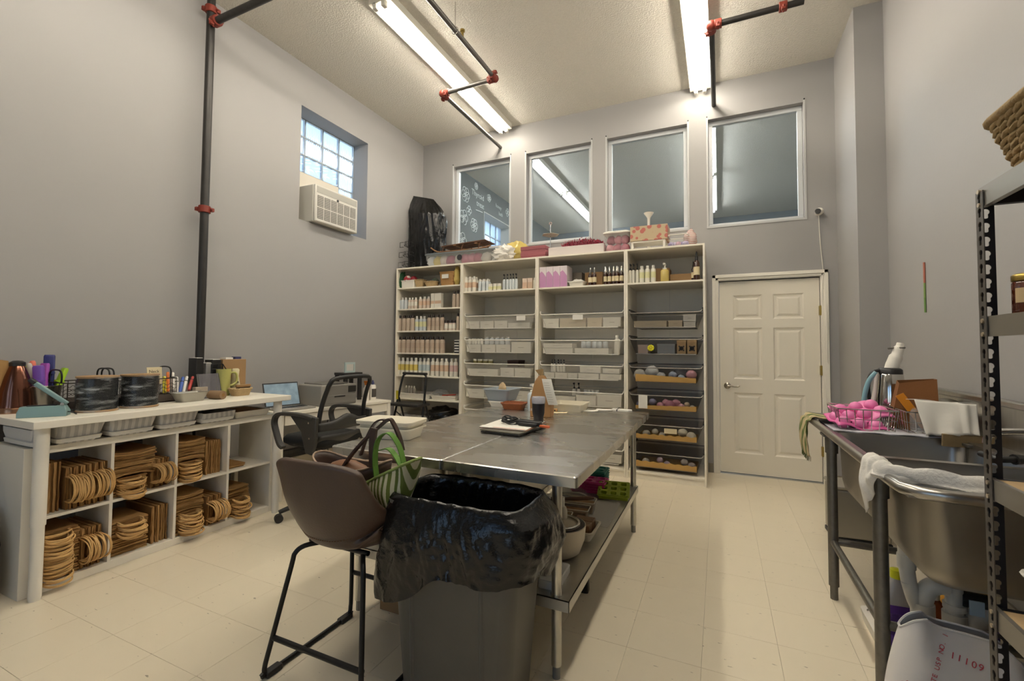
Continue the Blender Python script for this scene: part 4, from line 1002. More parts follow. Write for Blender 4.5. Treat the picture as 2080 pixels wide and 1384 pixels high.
b = MB(); b.box(-.25, -.02, -.004, -.205, .02, .024, M_); b.obj('arm_grip', BLACKP, t, bevel=.006)
b = MB(); b.cyl((.058, -.035, .085), (.058, .035, .085), .011, n=12); b.obj('hinge', CHROME, t, smooth=50)
b = MB(); b.tube(wire_path([(.085, -.02, .03), (.115, -.03, .025), (.125, .0, .008), (.11, .06, .006), (.08, .12, .006), (.05, .16, .008), (.02, .19, .012), (.06, .21, .012), (.09, .18, .012), (.06, .15, .02), (.02, .18, .02), (.04, .23, .01)], 5), .004, 6); b.obj('cord', BLACKP, t, smooth=60)
b = MB(); b.box(.025, .22, .0, .06, .25, .02); b.obj('plug', BLACKP, t, bevel=.004)
# wire baskets with wooden bottoms
WOODD = mat('dark_wood', '#4a4038', .7, var=.15, scale=20, stretch=(1, .2, 4))
BW = mat('basket_wire', '#3b3630', .45, .5)
def desk_wire_basket(y0, y1, x0, x1, h, label):
    t = thing('wire_basket', label, 'basket', ((x0 + x1) / 2, (y0 + y1) / 2, DZ_), 0, 'wire baskets on the long desk'); a, c = (x1 - x0) / 2, (y1 - y0) / 2
    for q in ((-a, -c, 0, a, -c + .01, .055), (-a, c - .01, 0, a, c, .055), (-a, -c, 0, -a + .01, c, .055), (a - .01, -c, 0, a, c, .055), (-a, -c, 0, a, c, .008)):
        b = MB(); b.box(*q); b.obj('wood_board', WOODD, t)
    b = MB(); n = max(4, int(2 * c / .035))
    for k in range(n + 1):
        y = -c + 2 * c * k / n
        for x in (-a, a): b.tube([(x, y, .05), (x, y, h)], .0022, 5)
    for k in range(1, 6):
        x = -a + 2 * a * k / 6
        for y in (-c, c): b.tube([(x, y, .05), (x, y, h)], .0022, 5)
    for j in range(3):
        z = .075 + j * (h - .09) / 3
        for x in (-a, a): b.tube([(x, -c + 2 * c * i / 40, z + .007 * math.sin(i * 1.1)) for i in range(41)], .0018, 4)
    o = b.obj('wire_side', BW, t); o['kind'] = 'stuff'
    b = MB(); b.tube([(-a, -c, h), (a, -c, h), (a, c, h), (-a, c, h)], .0035, 6, closed=True); b.obj('rim', BW, t)
    for y in (-c, c):
        w_ = .075
        b = MB(); b.tube(wire_path([(-w_, y, h), (-w_, y, h + .05), (-w_ * .6, y, h + .075), (w_ * .6, y, h + .075), (w_, y, h + .05), (w_, y, h)], 4), .005, 8); b.obj('handle', BLACKM, t, smooth=60)
ya, yb_, yc_, yd_ = at(120, 790, x=-3.62).y, at(217, 790, x=-3.62).y, at(226, 790, x=-3.62).y, at(345, 790, x=-3.6).y
desk_wire_basket(ya, yb_, -3.82, -3.52, .165, 'black wire basket with wooden base behind the nearer spool')
desk_wire_basket(yc_, yd_, -3.82, -3.52, .165, 'black wire basket with wooden base holding pens, behind the farther spool')
# spools wrapped in film
FWR = film('film_wrap', '#cfd2d3', .2, .08)
_fn = FWR.node_tree; _tc = _fn.nodes.new('ShaderNodeTexCoord'); _mp = _fn.nodes.new('ShaderNodeMapping'); _mp.inputs['Scale'].default_value = (5, 5, 26); _no = _fn.nodes.new('ShaderNodeTexNoise'); _no.inputs['Scale'].default_value = 1.6; _no.inputs['Detail'].default_value = 5; _rp = _fn.nodes.new('ShaderNodeMapRange'); _rp.inputs[1].default_value = .5; _rp.inputs[2].default_value = .75; _rp.inputs[3].default_value = .03; _rp.inputs[4].default_value = .65
_fn.links.new(_tc.outputs['Object'], _mp.inputs[0]); _fn.links.new(_mp.outputs[0], _no.inputs[0]); _fn.links.new(_no.outputs[0], _rp.inputs[0])
for _q in _fn.nodes:
    if _q.type == 'MIX_SHADER': _fn.links.new(_rp.outputs[0], _q.inputs[0])
SPW = mat('black_film_roll', '#161617', .25, var=.6, scale=10, stretch=(1, 1, 6), bump=.2, bscale=20)
for (u, v, lb) in ((198, 829, 'black ribbon spool wrapped in clear film, nearer the heat sealer'), (284, 824, 'black ribbon spool wrapped in clear film, beside the note card')):
    t = thing('ribbon_spool', lb, 'spool', (-3.40, at(u, 800, x=-3.40).y, DZ_), 0, 'black ribbon spools on the desk')
    b = MB(); b.lathe([(.098, 0), (.1, .004), (.1, .008), (.094, .012)], 28); b.obj('flange', CARD, t, smooth=40)
    b = MB(); b.lathe([(.093, .01), (.095, .05), (.093, .1), (.095, .16), (.093, .2)], 28); b.obj('ribbon', SPW, t, smooth=40)
    b = MB(); b.lathe([(.094, .198), (.1, .202), (.1, .21), (.02, .21), (.02, .2)], 28); b.obj('flange', CARD, t, smooth=40)
    b = MB(); b.grid(lambda s_, q: ((.101 + .006 * N3(math.cos(2 * PI * s_) * 3, math.sin(2 * PI * s_) * 3, q * 6)) * math.cos(2 * PI * s_), (.101 + .006 * N3(math.cos(2 * PI * s_) * 3, math.sin(2 * PI * s_) * 3, q * 6)) * math.sin(2 * PI * s_), .002 + q * .206), 36, 12, closeu=True); b.obj('film_wrap', FWR, t, smooth=60)
# note card
p = at(314, 788, x=-3.66); t = thing('note_card', 'cream handwritten note card standing behind the farther spool', 'card', (p.x, p.y, DZ_ + .12), .25, None, (0, -.15, .0))
zt_ = at(314, 746, x=-3.66).z - DZ_ - .12
b = MB(); b.box(-.001, -.045, 0, .001, .05, zt_); b.obj('card', CREAM, t)
text('Neck', .03, INK, t, (.0015, .0, zt_ - .04), (PI / 2, 0, PI / 2))
text('(a)', .024, INK, t, (.0015, .02, zt_ - .08), (PI / 2, 0, PI / 2))
# pens in the basket
for k, (u, v0, v1, colr, lb) in enumerate(((334, 765, 782, '#c9c12f', 'yellow highlighter'), (341, 756, 780, '#d9701f', 'orange marker'), (351, 757, 775, '#d8d4cb', 'white marker with flat cap'), (359, 766, 784, '#cfcbc4', 'white chalk marker'), (368, 766, 784, '#3557a8', 'blue marker'), (376, 765, 782, '#d4d2cd', 'white glue stick'), (388, 765, 778, '#a8302a', 'red pen'))):
    a_, b_ = at(u, v1, x=-3.6), at(u + (4 if k > 3 else 0), v0, x=-3.62)
    t = thing('pen', lb + ' in the wire basket by the note card', 'pen', a_, 0, 'pens in the wire basket'); t.rotation_euler = (b_ - a_).to_track_quat('Z', 'Y').to_euler(); L = (b_ - a_).length
    b = MB(); b.lathe([(.011, -.06), (.011, L * .5), (.009, L * .55), (.0095, L - .005), (.006, L)], 10); b.obj('barrel', mat('pen_' + colr[1:], colr, .4), t, smooth=45)
    b = MB(); b.lathe([(.0118, L * .42), (.0118, L * .5)], 10); b.obj('cap_ring', BLACKP, t, smooth=45)
# loaf pan
dy_ = lambda u, x: at(u, 800, x=x).y
t = thing('loaf_pan', 'small grey metal loaf pan on the desk edge', 'pan', (-3.43, dy_(386, -3.43), DZ_), .08)
b = MB(); b.loft([rrect(.075, .15, .012, 4, 0), rrect(.115, .2, .014, 4, .062), rrect(.125, .21, .016, 4, .064), rrect(.125, .21, .016, 4, .066), rrect(.111, .196, .014, 4, .064), rrect(.072, .147, .012, 4, .003)]); b.obj('pan', mat('dull_tin', '#a9a79d', .35, .7), t, smooth=40)
# small card block, roll
p = Vector((-3.46, dy_(408, -3.55), 0)); t = tag(MB().box(-.02, -.045, 0, .02, .045, .085).obj('paper_block', mat('beige_card', '#a89c8b', .8), None, bevel=.003, loc=(p.x - .1, p.y, DZ_)), 'beige block of cards behind the loaf pan', 'cards')
t = thing('paper_roll', 'brown kraft paper roll lying beside the loaf pan', 'roll', (-3.40, dy_(440, -3.4), DZ_), .2)
b = MB(); M_ = Matrix.Translation((-.06, 0, .032)) @ Matrix.Rotation(PI / 2, 4, 'Y'); b.lathe([(.031, 0), (.032, .02), (.032, .1), (.031, .12), (.012, .12), (.012, .1)], 20, M=M_); b.obj('roll', mat('roll_paper', '#8d7254', .8), t, smooth=40)
b = MB(); b.lathe([(.013, .08), (.013, .122), (.006, .122)], 12, M=M_); b.obj('core', KRAFTD, t)
# acrylic display
t = thing('acrylic_stand', 'grey clear acrylic stand leaning in front of the binders', 'stand', (-3.54, dy_(430, -3.54), DZ_), .12)
b = MB(); M_ = Matrix.Rotation(-.22, 4, 'Y'); b.box(-.004, -.085, 0, .004, .085, .185, M_); b.obj('front_sheet', film('smoked_acrylic', '#77757a', .62, .1), t)
b = MB(); b.box(-.1, -.085, 0, .03, .085, .006); b.obj('base_sheet', film('smoked_acrylic', '#77757a', .62, .1), t)
b = MB(); b.box(-.012, -.088, 0, -.004, -.074, .187, M_); b.box(-.012, .074, 0, -.004, .088, .187, M_); b.obj('side_strip', GREYP, t)
# binders
p = at(402, 770, x=-3.68)
for k, (dy, w_, m, lb, h_) in enumerate(((-.0, .055, BLACKP, 'black binder with a paper label, nearest in the row', .30), (.07, .045, mat('grey_binder', '#8d8a86', .5), 'grey folder between the two black binders', .26), (.13, .07, BLACKP, 'black binder behind the acrylic stand', .285))):
    t = thing('binder', lb, 'binder', (-3.70, p.y + dy, DZ_), 0, 'binders by the pipe'); t.location.x = -3.66
    b = MB(); b.box(-.1, -w_ / 2, 0, .0, w_ / 2, h_); b.obj('cover', m, t, bevel=.004)
    b = MB(); b.box(-.095, -w_ / 2 + .006, h_ - .002, -.005, w_ / 2 - .006, h_ + .003); b.obj('pages', PAPER, t)
# cardboard box with black wire organiser, pitcher
p = at(468, 770, x=-3.72); t = thing('cardboard_box', 'tan cardboard box behind the yellow pitcher', 'box', (-3.74, p.y, DZ_))
b = MB(); b.box(-.09, -.1, 0, .07, .1, .285); b.obj('carton', CARD, t, bevel=.003)
b = MB(); b.cbox((-.01, -.02, .2925), (.08, .06, .015)); b.obj('top_item', PAPER, t); b = MB(); b.cbox((.0, .06, .295), (.05, .05, .02)); b.obj('blue_lid', mat('navy', '#383b63', .5), t)
p = at(440, 745, x=-3.66); t = thing('wire_organizer', 'black wire letter holder beside the cardboard box', 'organizer', (-3.63, p.y, DZ_))
b = MB()
for z in (.05, .13, .21): b.tube([(0, -.06, z), (0, .09 - z * .3, z)], .004, 6)
for y in (-.06, -.01, .03): b.tube([(0, y, 0), (0, y, .25)], .004, 6)
b.tube([(0, -.06, .25), (0, .03, .25), (0, .09, .16), (0, .09, 0)], .004, 6); b.obj('wire_frame', BLACKM, t)
t = thing('pitcher', 'tall yellow-green pitcher with a loop handle on the desk', 'pitcher', (-3.60, dy_(453, -3.6), DZ_))
LIME = mat('pale_lime', '#b5b36a', .4)
b = MB(); b.lathe([(.042, 0), (.045, .01), (.052, .2), (.053, .212), (.05, .212), (.043, .02)], 24); b.obj('body', LIME, t, smooth=45)
b = MB(); b.tube(wire_path([(.01, .05, .18), (.015, .085, .18), (.015, .1, .15), (.015, .095, .10), (.01, .05, .075)], 5), .009, 8); b.obj('handle', LIME, t, smooth=60)
p = Vector((-3.50, dy_(488, -3.5), 0)); t = thing('wicker_tray', 'small pale wicker tray at the far end of the desk', 'basket', (p.x, p.y, DZ_))
b = MB(); b.loft([rrect(.085, .12, .03, 5, 0), rrect(.115, .155, .035, 5, .055), rrect(.105, .145, .033, 5, .055), rrect(.08, .115, .03, 5, .004)]); b.obj('basket', WICK, t, smooth=40)
b = MB(); b.tube([(x, y, .055 + .003 * math.sin(i * 2)) for i, (x, y, _) in enumerate(rrect(.112, .152, .035, 8))], .006, 6, closed=True); b.obj('rim', WICK, t, smooth=60)
t = tag(MB().loft([rrect(.03, .12, .014, 4, 0), rrect(.034, .125, .016, 4, .01), rrect(.028, .12, .014, 4, .02)]).obj('wood_brush', mat('brush_wood', '#97754a', .6), None, smooth=40, loc=(p.x + .005, p.y + .02, DZ_ + .066)), 'wooden brush lying across the pale wicker tray', 'brush')
MB().box(-.012, -.05, -.01, .012, .05, .0).obj('bristles', mat('bristle', '#4a3a28', .9), t)
t = thing('ceramic_bottle', 'cream ceramic bottle with black dots behind the wicker tray', 'bottle', (-3.63, dy_(477, -3.63), DZ_))
b = MB(); b.lathe([(.035, 0), (.04, .02), (.034, .09), (.024, .15), (.028, .2), (.02, .21)], 18); b.obj('body', mat('cream_glaze', '#cfc6a2', .3), t, smooth=50)
b = MB(); b.sphere((.034, .0, .10), .006); b.obj('dot', INK, t)

# ================================================================ things on the corner desk (top .75)
cd = bpy.data.objects['corner_desk']; CM = Matrix.Translation(cd.location) @ Matrix.Rotation(cd.rotation_euler.z, 4, 'Z')
def onc(x, y, z=.75): return CM @ Vector((x, y, z))
rz = cd.rotation_euler.z
t = thing('laptop', 'open black laptop on the corner desk', 'laptop', onc(.06, -.40), rz)
b = MB(); b.box(-.12, -.17, .001, .12, .17, .018); b.obj('keyboard_base', GREYP, t, bevel=.004)
for r in range(5):
    for c in range(12):
        if r == 4 and c: continue
        b = MB(); y0 = -.15 + c * .025; b.box(-.07 + r * .022, y0, .018, -.052 + r * .022, y0 + (.02 if r < 4 else .29), .0205); b.obj('key', BLACKP, t)
b = MB(); b.box(.06, -.05, .0178, .11, .05, .0188); b.obj('touchpad', mat('touchpad', '#6f6c68', .4), t)
M_ = Matrix.Translation((-.12, 0, .016)) @ Matrix.Rotation(-.28, 4, 'Y')
b = MB(); b.box(-.008, -.17, 0, .0, .17, .225, M_); b.obj('screen_lid', BLACKP, t, bevel=.003)
SCR = mat('screen', '#7f93a0', .25, emit=.1, var=.5, scale=14)
b = MB(); b.box(.0002, -.16, .012, .0008, .16, .213, M_); b.obj('display', SCR, t)
t = thing('printer', 'grey box-shaped laser printer on the corner desk', 'printer', onc(-.02, .03), rz)
PRM = mat('printer_grey', '#918d85', .5)
b = MB(); b.box(-.19, -.2, .0, .19, .2, .2); b.obj('case', PRM, t, bevel=.012)
b = MB(); b.box(-.17, -.15, .2, .12, .15, .212); b.obj('top_cover', mat('printer_dark', '#6b6862', .5), t, bevel=.006)
b = MB(); b.box(.188, -.19, .02, .194, .19, .1); b.obj('paper_drawer', PRM, t, bevel=.003)
b = MB(); b.box(.192, -.06, .08, .197, .06, .092); b.obj('drawer_grip', BLACKP, t)
b = MB(); b.box(-.05, -.06, .2, .15, .08, .203); b.obj('output_slot', BLACKP, t)
b = MB(); b.box(.188, .1, .12, .193, .19, .18); b.obj('control_panel', BLACKP, t)
t = thing('riser_stand', 'black riser stand beyond the printer on the corner desk', 'stand', onc(-.13, .36), rz)
b = MB(); b.loft([rrect(.2, .25, .04, 5, .27), rrect(.2, .25, .04, 5, .295)]); b.obj('platform', BLACKP, t, smooth=40)
for y in (-.09, .09):
    for x in (-.07, .07):
        b = MB(); b.cbox((x, y, .135), (.03, .04, .27)); b.obj('leg', BLACKP, t, bevel=.004)
z1 = .75 + .295
t = thing('picture_frame', 'small pale blue frame standing on the black riser', 'frame', onc(-.10, .35, z1), rz)
FRB = mat('pale_blue_frame', '#a9b9b8', .4)
for q in ((-.008, -.065, 0, .008, .065, .02), (-.008, -.065, .09, .008, .065, .11), (-.008, -.065, .02, .008, -.045, .09), (-.008, .045, .02, .008, .065, .09)):
    b = MB(); b.box(*q); b.obj('frame_bar', FRB, t)
b = MB(); b.box(-.004, -.045, .02, .004, .045, .09); b.obj('picture', mat('grey_print', '#c3bfb8', .6), t)
t = thing('photo_print', 'pink photo leaning under the black riser', 'photo', onc(-.0, .30), rz)
b = MB(); b.box(-.002, -.04, 0, .002, .04, .1, Matrix.Rotation(-.3, 4, 'Y')); b.obj('print', mat('pink_print', '#b98f96', .6), t)
t = thing('spray_bottle', 'white spray bottle with orange trigger on the corner desk', 'bottle', onc(.07, .43), rz)
b = MB(); b.lathe([(.032, 0), (.034, .01), (.034, .11), (.03, .13), (.013, .15), (.013, .165)], 18); b.obj('body', WPLAS, t, smooth=45)
b = MB(); b.cyl((0, 0, .165), (0, 0, .19), .016, n=12); b.box(-.02, -.014, .185, .05, .014, .21); b.box(.025, -.005, .14, .035, .005, .19); b.obj('trigger', mat('orange_plastic', '#c9701e', .4), t, bevel=.003)
t = thing('lotion_bottle', 'white bottle with dark pump cap and printed label on the corner desk', 'bottle', onc(.06, .53), rz)
b = MB(); b.lathe([(.034, 0), (.036, .01), (.036, .14), (.03, .158), (.014, .165)], 18); b.obj('body', WPLAS, t, smooth=45)
b = MB(); b.lathe([(.016, .163), (.016, .185), (.008, .2), (.008, .21)], 12); b.obj('cap', mat('navy', '#383b63', .5), t, smooth=45)
b = MB(); b.grid(lambda s_, q: (.0366 * math.cos(-1 + 2 * s_), .0366 * math.sin(-1 + 2 * s_), .03 + .09 * q), 10, 1); b.obj('label', mat('dark_label', '#4a4540', .6), t)
t = tag(MB().box(-.08, -.06, 0, .08, .06, .003).obj('mouse_pad', PAPER, None, loc=onc(.1, .5)), 'loose white sheets lying on the corner desk', 'paper')
bpy.data.objects.remove(t)
# cables under the desk
t = thing('power_cable', 'black cables hanging below the corner desk', 'cable', onc(-.1, .1, 0), rz)
for k, dy in enumerate((-.12, .0, .12)):
    b = MB(); b.tube(wire_path([(0, dy, .63), (.02, dy - .03, .4), (-.01, dy + .02, .2), (.03, dy - .05, .01)], 5), .004, 6); b.obj('cable', BLACKP, t, smooth=60)
# black bag at the left frame edge
p = at(15, 1090, y=1.0)
t = thing('bin_bag', 'crumpled black plastic bag at the left frame edge beside the cube shelf', 'bag', (-3.52, .93, 0))
def rag(s_, q):
    a = 2 * PI * s_; z = .46 * q; r = (.16 + .05 * math.sin(PI * q)) * (1 - .25 * q ** 3) * (1 + .18 * N3(math.cos(a) * 2.5, math.sin(a) * 2.5, q * 3) + .08 * N3(math.cos(a) * 7, math.sin(a) * 7, q * 8))
    return (r * math.cos(a), r * .75 * math.sin(a), z)
b = MB(); b.grid(rag, 60, 24, closeu=True); b.obj('bag', BAGM, t, smooth=50)
# ================================================================ bottles and boxes on the shelves
_proto = {}
def bottle_parts(kind, r, h, cols):
    key = (kind, round(r, 3), round(h, 3), tuple(m.name for m in cols))
    if key in _proto: return _proto[key]
    P_ = []
    def part(nm, b, m, sm=45):
        me = b.mesh(nm, sm); me.materials.append(m); P_.append((nm, me))
    body, cap = cols[0], cols[1]
    if kind == 'round':          # shouldered bottle with a plain cap
        part('body', MB().lathe([(r * .96, 0), (r, .004), (r, h * .72), (r * .85, h * .79), (r * .5, h * .83)], 16), body)
        part('cap', MB().lathe([(r * .58, h * .82), (r * .58, h * .985), (r * .5, h)], 14), cap)
        if len(cols) > 2: part('label', MB().lathe([(r * 1.015, h * .28), (r * 1.015, h * .62)], 16, cap0=False, cap1=False), cols[2])
    elif kind == 'jar':
        part('body', MB().lathe([(r * .96, 0), (r, .004), (r, h * .7), (r * .9, h * .74)], 16), body)
        part('cap', MB().lathe([(r * .98, h * .72), (r * .98, h * .98), (r * .9, h)], 16), cap)
        if len(cols) > 2: part('label', MB().lathe([(r * 1.015, h * .2), (r * 1.015, h * .6)], 16, cap0=False, cap1=False), cols[2])
    elif kind == 'pump':
        part('body', MB().lathe([(r * .96, 0), (r, .004), (r, h * .58), (r * .8, h * .65), (r * .45, h * .69)], 16), body)
        b = MB().lathe([(r * .5, h * .68), (r * .5, h * .76), (r * .16, h * .78), (r * .16, h * .92)], 12); b.box(-r * .25, -r * .9, h * .91, r * .25, r * .35, h)
        part('pump', b, cap)
        if len(cols) > 2: part('label', MB().lathe([(r * 1.015, h * .15), (r * 1.015, h * .48)], 16, cap0=False, cap1=False), cols[2])
    elif kind == 'dropper':
        part('body', MB().lathe([(r * .96, 0), (r, .004), (r, h * .58), (r * .75, h * .66), (r * .42, h * .70)], 16), body)
        part('cap', MB().lathe([(r * .5, h * .69), (r * .5, h * .82), (r * .3, h * .84), (r * .3, h * .95), (r * .15, h)], 12), cap)
        if len(cols) > 2: part('label', MB().lathe([(r * 1.015, h * .18), (r * 1.015, h * .46)], 16, cap0=False, cap1=False), cols[2])
    elif kind == 'carton':
        part('box', MB().box(-r, -r, 0, r, r, h), body, None)
        if len(cols) > 1: part('printed_panel', MB().box(-r * .98, -r * 1.01, h * .02, r * .98, -r, h * .62), cap, None)
        if len(cols) > 2: part('side_panel', MB().box(-r * .98, -r * 1.012, h * .3, r * .98, -r, h * .5), cols[2], None)
    _proto[key] = P_
    return P_
def item(name, kind, r, h, cols, loc, label, cat, group=None, rz=0):
    t = thing(name, label, cat, loc, rz, group)
    for nm, me in bottle_parts(kind, r, h, cols):
        o = bpy.data.objects.new(nm, me); COL.objects.link(o); o.parent = t
    return t
def row(name, kind, n, u0, u1, z, h, cols, what, where, cat, y=4.83, vref=None, r=None, rows=1, jit=.004):
    """n alike items side by side between picture columns u0..u1 on a shelf at height z"""
    v = vref or 700
    xa, xb = at(u0, v, y=y).x, at(u1, v, y=y).x
    pitch = (xb - xa) / n; rr = r or pitch * .46
    for j in range(rows):
        for k in range(n):
            lb = '%s, %s %s%s' % (what, ORD[k], where, (', front', ', behind')[j] if rows > 1 else '')
            item(name, kind, rr, h, cols, (xa + pitch * (k + .5) + random.uniform(-jit, jit), y + j * rr * 2.1 + random.uniform(-jit, jit), z), lb, cat, what + ' ' + where, rz=random.uniform(-.15, .15) if kind == 'pump' else 0)
DCAP = mat('dark_cap', '#2a1d18', .4); WCAP = mat('white_cap', '#dad6cb', .4); PEACH = mat('peach_label', '#cbac92', .6); YEL = mat('yellow_label', '#cdb75e', .6); BLU = mat('blue_label', '#b5c2c3', .6)
PNK = mat('pink_label', '#cbaaa4', .6); WBOT = mat('white_bottle', '#d9d5c8', .35); BLUSH = mat('blush_lotion', '#c9b8a8', .4); CLB = mat('pale_clear', '#c0c6c8', .2); YB_ = mat('pale_yellow_label', '#d2cfa0', .6)
TANL = mat('tan_label', '#b39f8b', .6)
s1, s2, s3, s4, s5, s6 = SH[0][1:7]
w1 = 'on the second shelf of the left unit'
row('bottle', 'round', 3, 808, 827, s1, .155, (CLB, WCAP), 'small clear bottle', w1, 'bottle')
row('bottle', 'round', 3, 828, 847, s1, .15, (BLUSH, WCAP, WBOT), 'small blush bottle', w1, 'bottle')
row('bottle', 'round', 3, 850, 873, s1, .155, (BLUSH, WCAP, PEACH), 'peach-labelled bottle', w1, 'bottle')
row('carton', 'carton', 3, 876, 898, s1, .19, (WBOT, WBOT, PEACH), 'white and orange carton', w1, 'carton')
row('bottle', 'round', 2, 918, 933, s1, .21, (TANB, DCAP), 'tall tan bottle', w1, 'bottle')
w2 = 'on the third shelf of the left unit'
row('bottle', 'round', 4, 808, 843, s2, .205, (TANB, DCAP), 'tan bottle with dark cap', w2 + ', near end', 'bottle')
row('bottle', 'round', 3, 843, 866, s2, .19, (CLB, WCAP, YB_), 'clear bottle with yellow label', w2, 'bottle')
row('bottle', 'round', 4, 867, 902, s2, .205, (TANB, DCAP, TANL), 'tan bottle with dark cap', w2 + ', middle', 'bottle')
row('jar', 'jar', 3, 903, 926, s2, .13, (BLUSH, DCAP, WBOT), 'short jar with dark lid', w2, 'jar')
row('bottle', 'round', 1, 926, 933, s2, .215, (TANB, DCAP), 'tan bottle', w2 + ', far end', 'bottle')
w3 = 'on the fourth shelf of the left unit'
row('bottle', 'round', 10, 807, 904, s3, .21, (TANB, DCAP, TANL), 'tan bottle with dark cap', w3, 'bottle')
t = None
for k in range(5):
    p = at(928, 700, y=4.83); item('carton', 'carton', .035, .032, (PAPER, INK), (p.x, 4.86, s3 + k * .0335), 'small white carton, %s up beside the tan bottles' % ORD[k], 'carton', 'small white cartons')
w4 = 'on the fifth shelf of the left unit'
row('bottle', 'round', 5, 807, 850, s4, .225, (WBOT, WCAP, YEL), 'bottle with yellow label', w4, 'bottle')
row('bottle', 'round', 3, 851, 875, s4, .225, (WBOT, WCAP, BLU), 'bottle with pale blue label', w4, 'bottle')
row('bottle', 'round', 4, 876, 912, s4, .225, (WBOT, WCAP, PEACH), 'bottle with peach label', w4, 'bottle')
row('bottle', 'round', 2, 914, 931, s4, .225, (WBOT, WCAP, PNK), 'bottle with pink label', w4, 'bottle')
# sixth shelf: trays, small bottles, clear bags
w5 = 'on the sixth shelf of the left unit'
def tray(x0, x1, y0, y1, z, h, m, label, name='tray', cat='tray', group=None, fl=.015, rnd=.02):
    t = thing(name, label, cat, ((x0 + x1) / 2, (y0 + y1) / 2, z), 0, group); w_, d_ = x1 - x0, y1 - y0
    b = MB(); b.loft([rrect(w_ - 2 * fl, d_ - 2 * fl, rnd, 4, 0), rrect(w_, d_, rnd, 4, h), rrect(w_ - .008, d_ - .008, rnd * .9, 4, h), rrect(w_ - 2 * fl - .006, d_ - 2 * fl - .006, rnd * .9, 4, .004)]); b.obj('pan', m, t, smooth=40)
    b = MB(); b.loft([rrect(w_ + .012, d_ + .012, rnd, 4, h - .008), rrect(w_ + .012, d_ + .012, rnd, 4, h), rrect(w_ - .004, d_ - .004, rnd, 4, h + .001), rrect(w_ - .004, d_ - .004, rnd, 4, h - .006)], closed=True); b.obj('lip', m, t, smooth=40)
    return t
xa, xb, xc = at(806, 800, y=4.8).x, at(872, 800, y=4.8).x, at(925, 800, y=4.8).x
tray(xa, xb, 4.80, 5.1, s5, .06, WPLAS, 'white tray of small bottles on the sixth shelf of the left unit')
tray(xb + .02, xc, 4.79, 5.1, s5, .05, WPLAS, 'white tray with a red item on the sixth shelf of the left unit')
row('bottle', 'round', 4, 824, 846, s5 + .006, .14, (mat('grey_bottle', '#a49d90', .3), WCAP), 'small grey bottle', 'in the white tray of the left unit', 'bottle', y=4.9)
def lump(name, label, cat, loc, size, m, seed=0, amp=.25, freq=2.2, n=18, group=None, partname='lump', solid=0):
    """crumpled soft thing: a noisy flattened ball resting on loc"""
    def fn(s_, q):
        a = 2 * PI * s_; p_ = PI * min(max(q, .004), .996); d = Vector((math.sin(p_) * math.cos(a), math.sin(p_) * math.sin(a), -math.cos(p_)))
        k = 1 + amp * mn.noise(d * freq + Vector((seed, 0, 0))) + amp * .5 * mn.noise(d * freq * 3 + Vector((seed, 5, 0)))
        return (d.x * k * size[0] / 2, d.y * k * size[1] / 2, max(0, d.z * k * size[2] / 2 + size[2] * .42))
    b = MB(); b.grid(fn, n, n, closeu=True); o = b.obj(name, m, None, smooth=60, loc=loc)
    return tag(o, label, cat, group)
lump('plastic_bag', 'crumpled clear plastic bag in the tray of the left unit', 'bag', (xb + .08, 4.93, s5 + .006), (.22, .16, .12), CLEARM, 3, .35)
t = tag(MB().box(-.09, -.02, 0, .09, .02, .012).obj('red_strip', mat('coral_red', '#c0452c', .5), None, bevel=.003, loc=(xb + .25, 4.87, s5 + .052), rot=(0, -.08, .1)), 'flat red-orange strip on the tray in the left unit', 'strip')
# floor shelf of the left unit
xd = at(885, 850, y=4.8).x
tray(xa + .02, xb, 4.8, 5.15, s6, .09, CLEARM, 'clear tub on the low shelf behind the ladder', 'plastic_tub', 'tub')
lump('black_bag', 'black plastic bag on the low shelf of the left unit', 'bag', (xd, 4.96, s6), (.42, .3, .22), BAGM, 11, .3)
tray(xa + .02, xc - .02, 4.79, 5.2, .08, .16, WPLAS, 'white plastic crate at the bottom of the left unit', 'plastic_crate', 'crate')

# top shelf of the left unit
z0 = SH[0][0]
p0, p1 = at(816, 575, y=4.8).x, at(841, 575, y=4.8).x
tray(p0, p1, 4.79, 4.92, z0, .10, WPLAS, 'white box with red baubles on the top shelf of the left unit', 'storage_box', 'box', fl=.004, rnd=.008)
lump('red_bauble', 'red and white bauble in the white box of the left unit', 'bauble', ((p0 + p1) / 2 - .03, 4.84, z0 + .06), (.11, .11, .12), spots('bauble', '#9c2430', '#d8d3cc', 14, .35), 1, .05, group='baubles')
lump('red_bauble', 'red bauble at the far side of the white box in the left unit', 'bauble', ((p0 + p1) / 2 + .05, 4.86, z0 + .06), (.10, .10, .11), mat('bauble_red', '#8e1f2c', .4), 2, .05, group='baubles')
lump('green_cloth', 'green cloth hanging by the side panel of the left unit', 'cloth', (p0 - .03, 4.86, z0), (.05, .14, .24), mat('green_cloth', '#2f5a3a', .8), 4, .3)
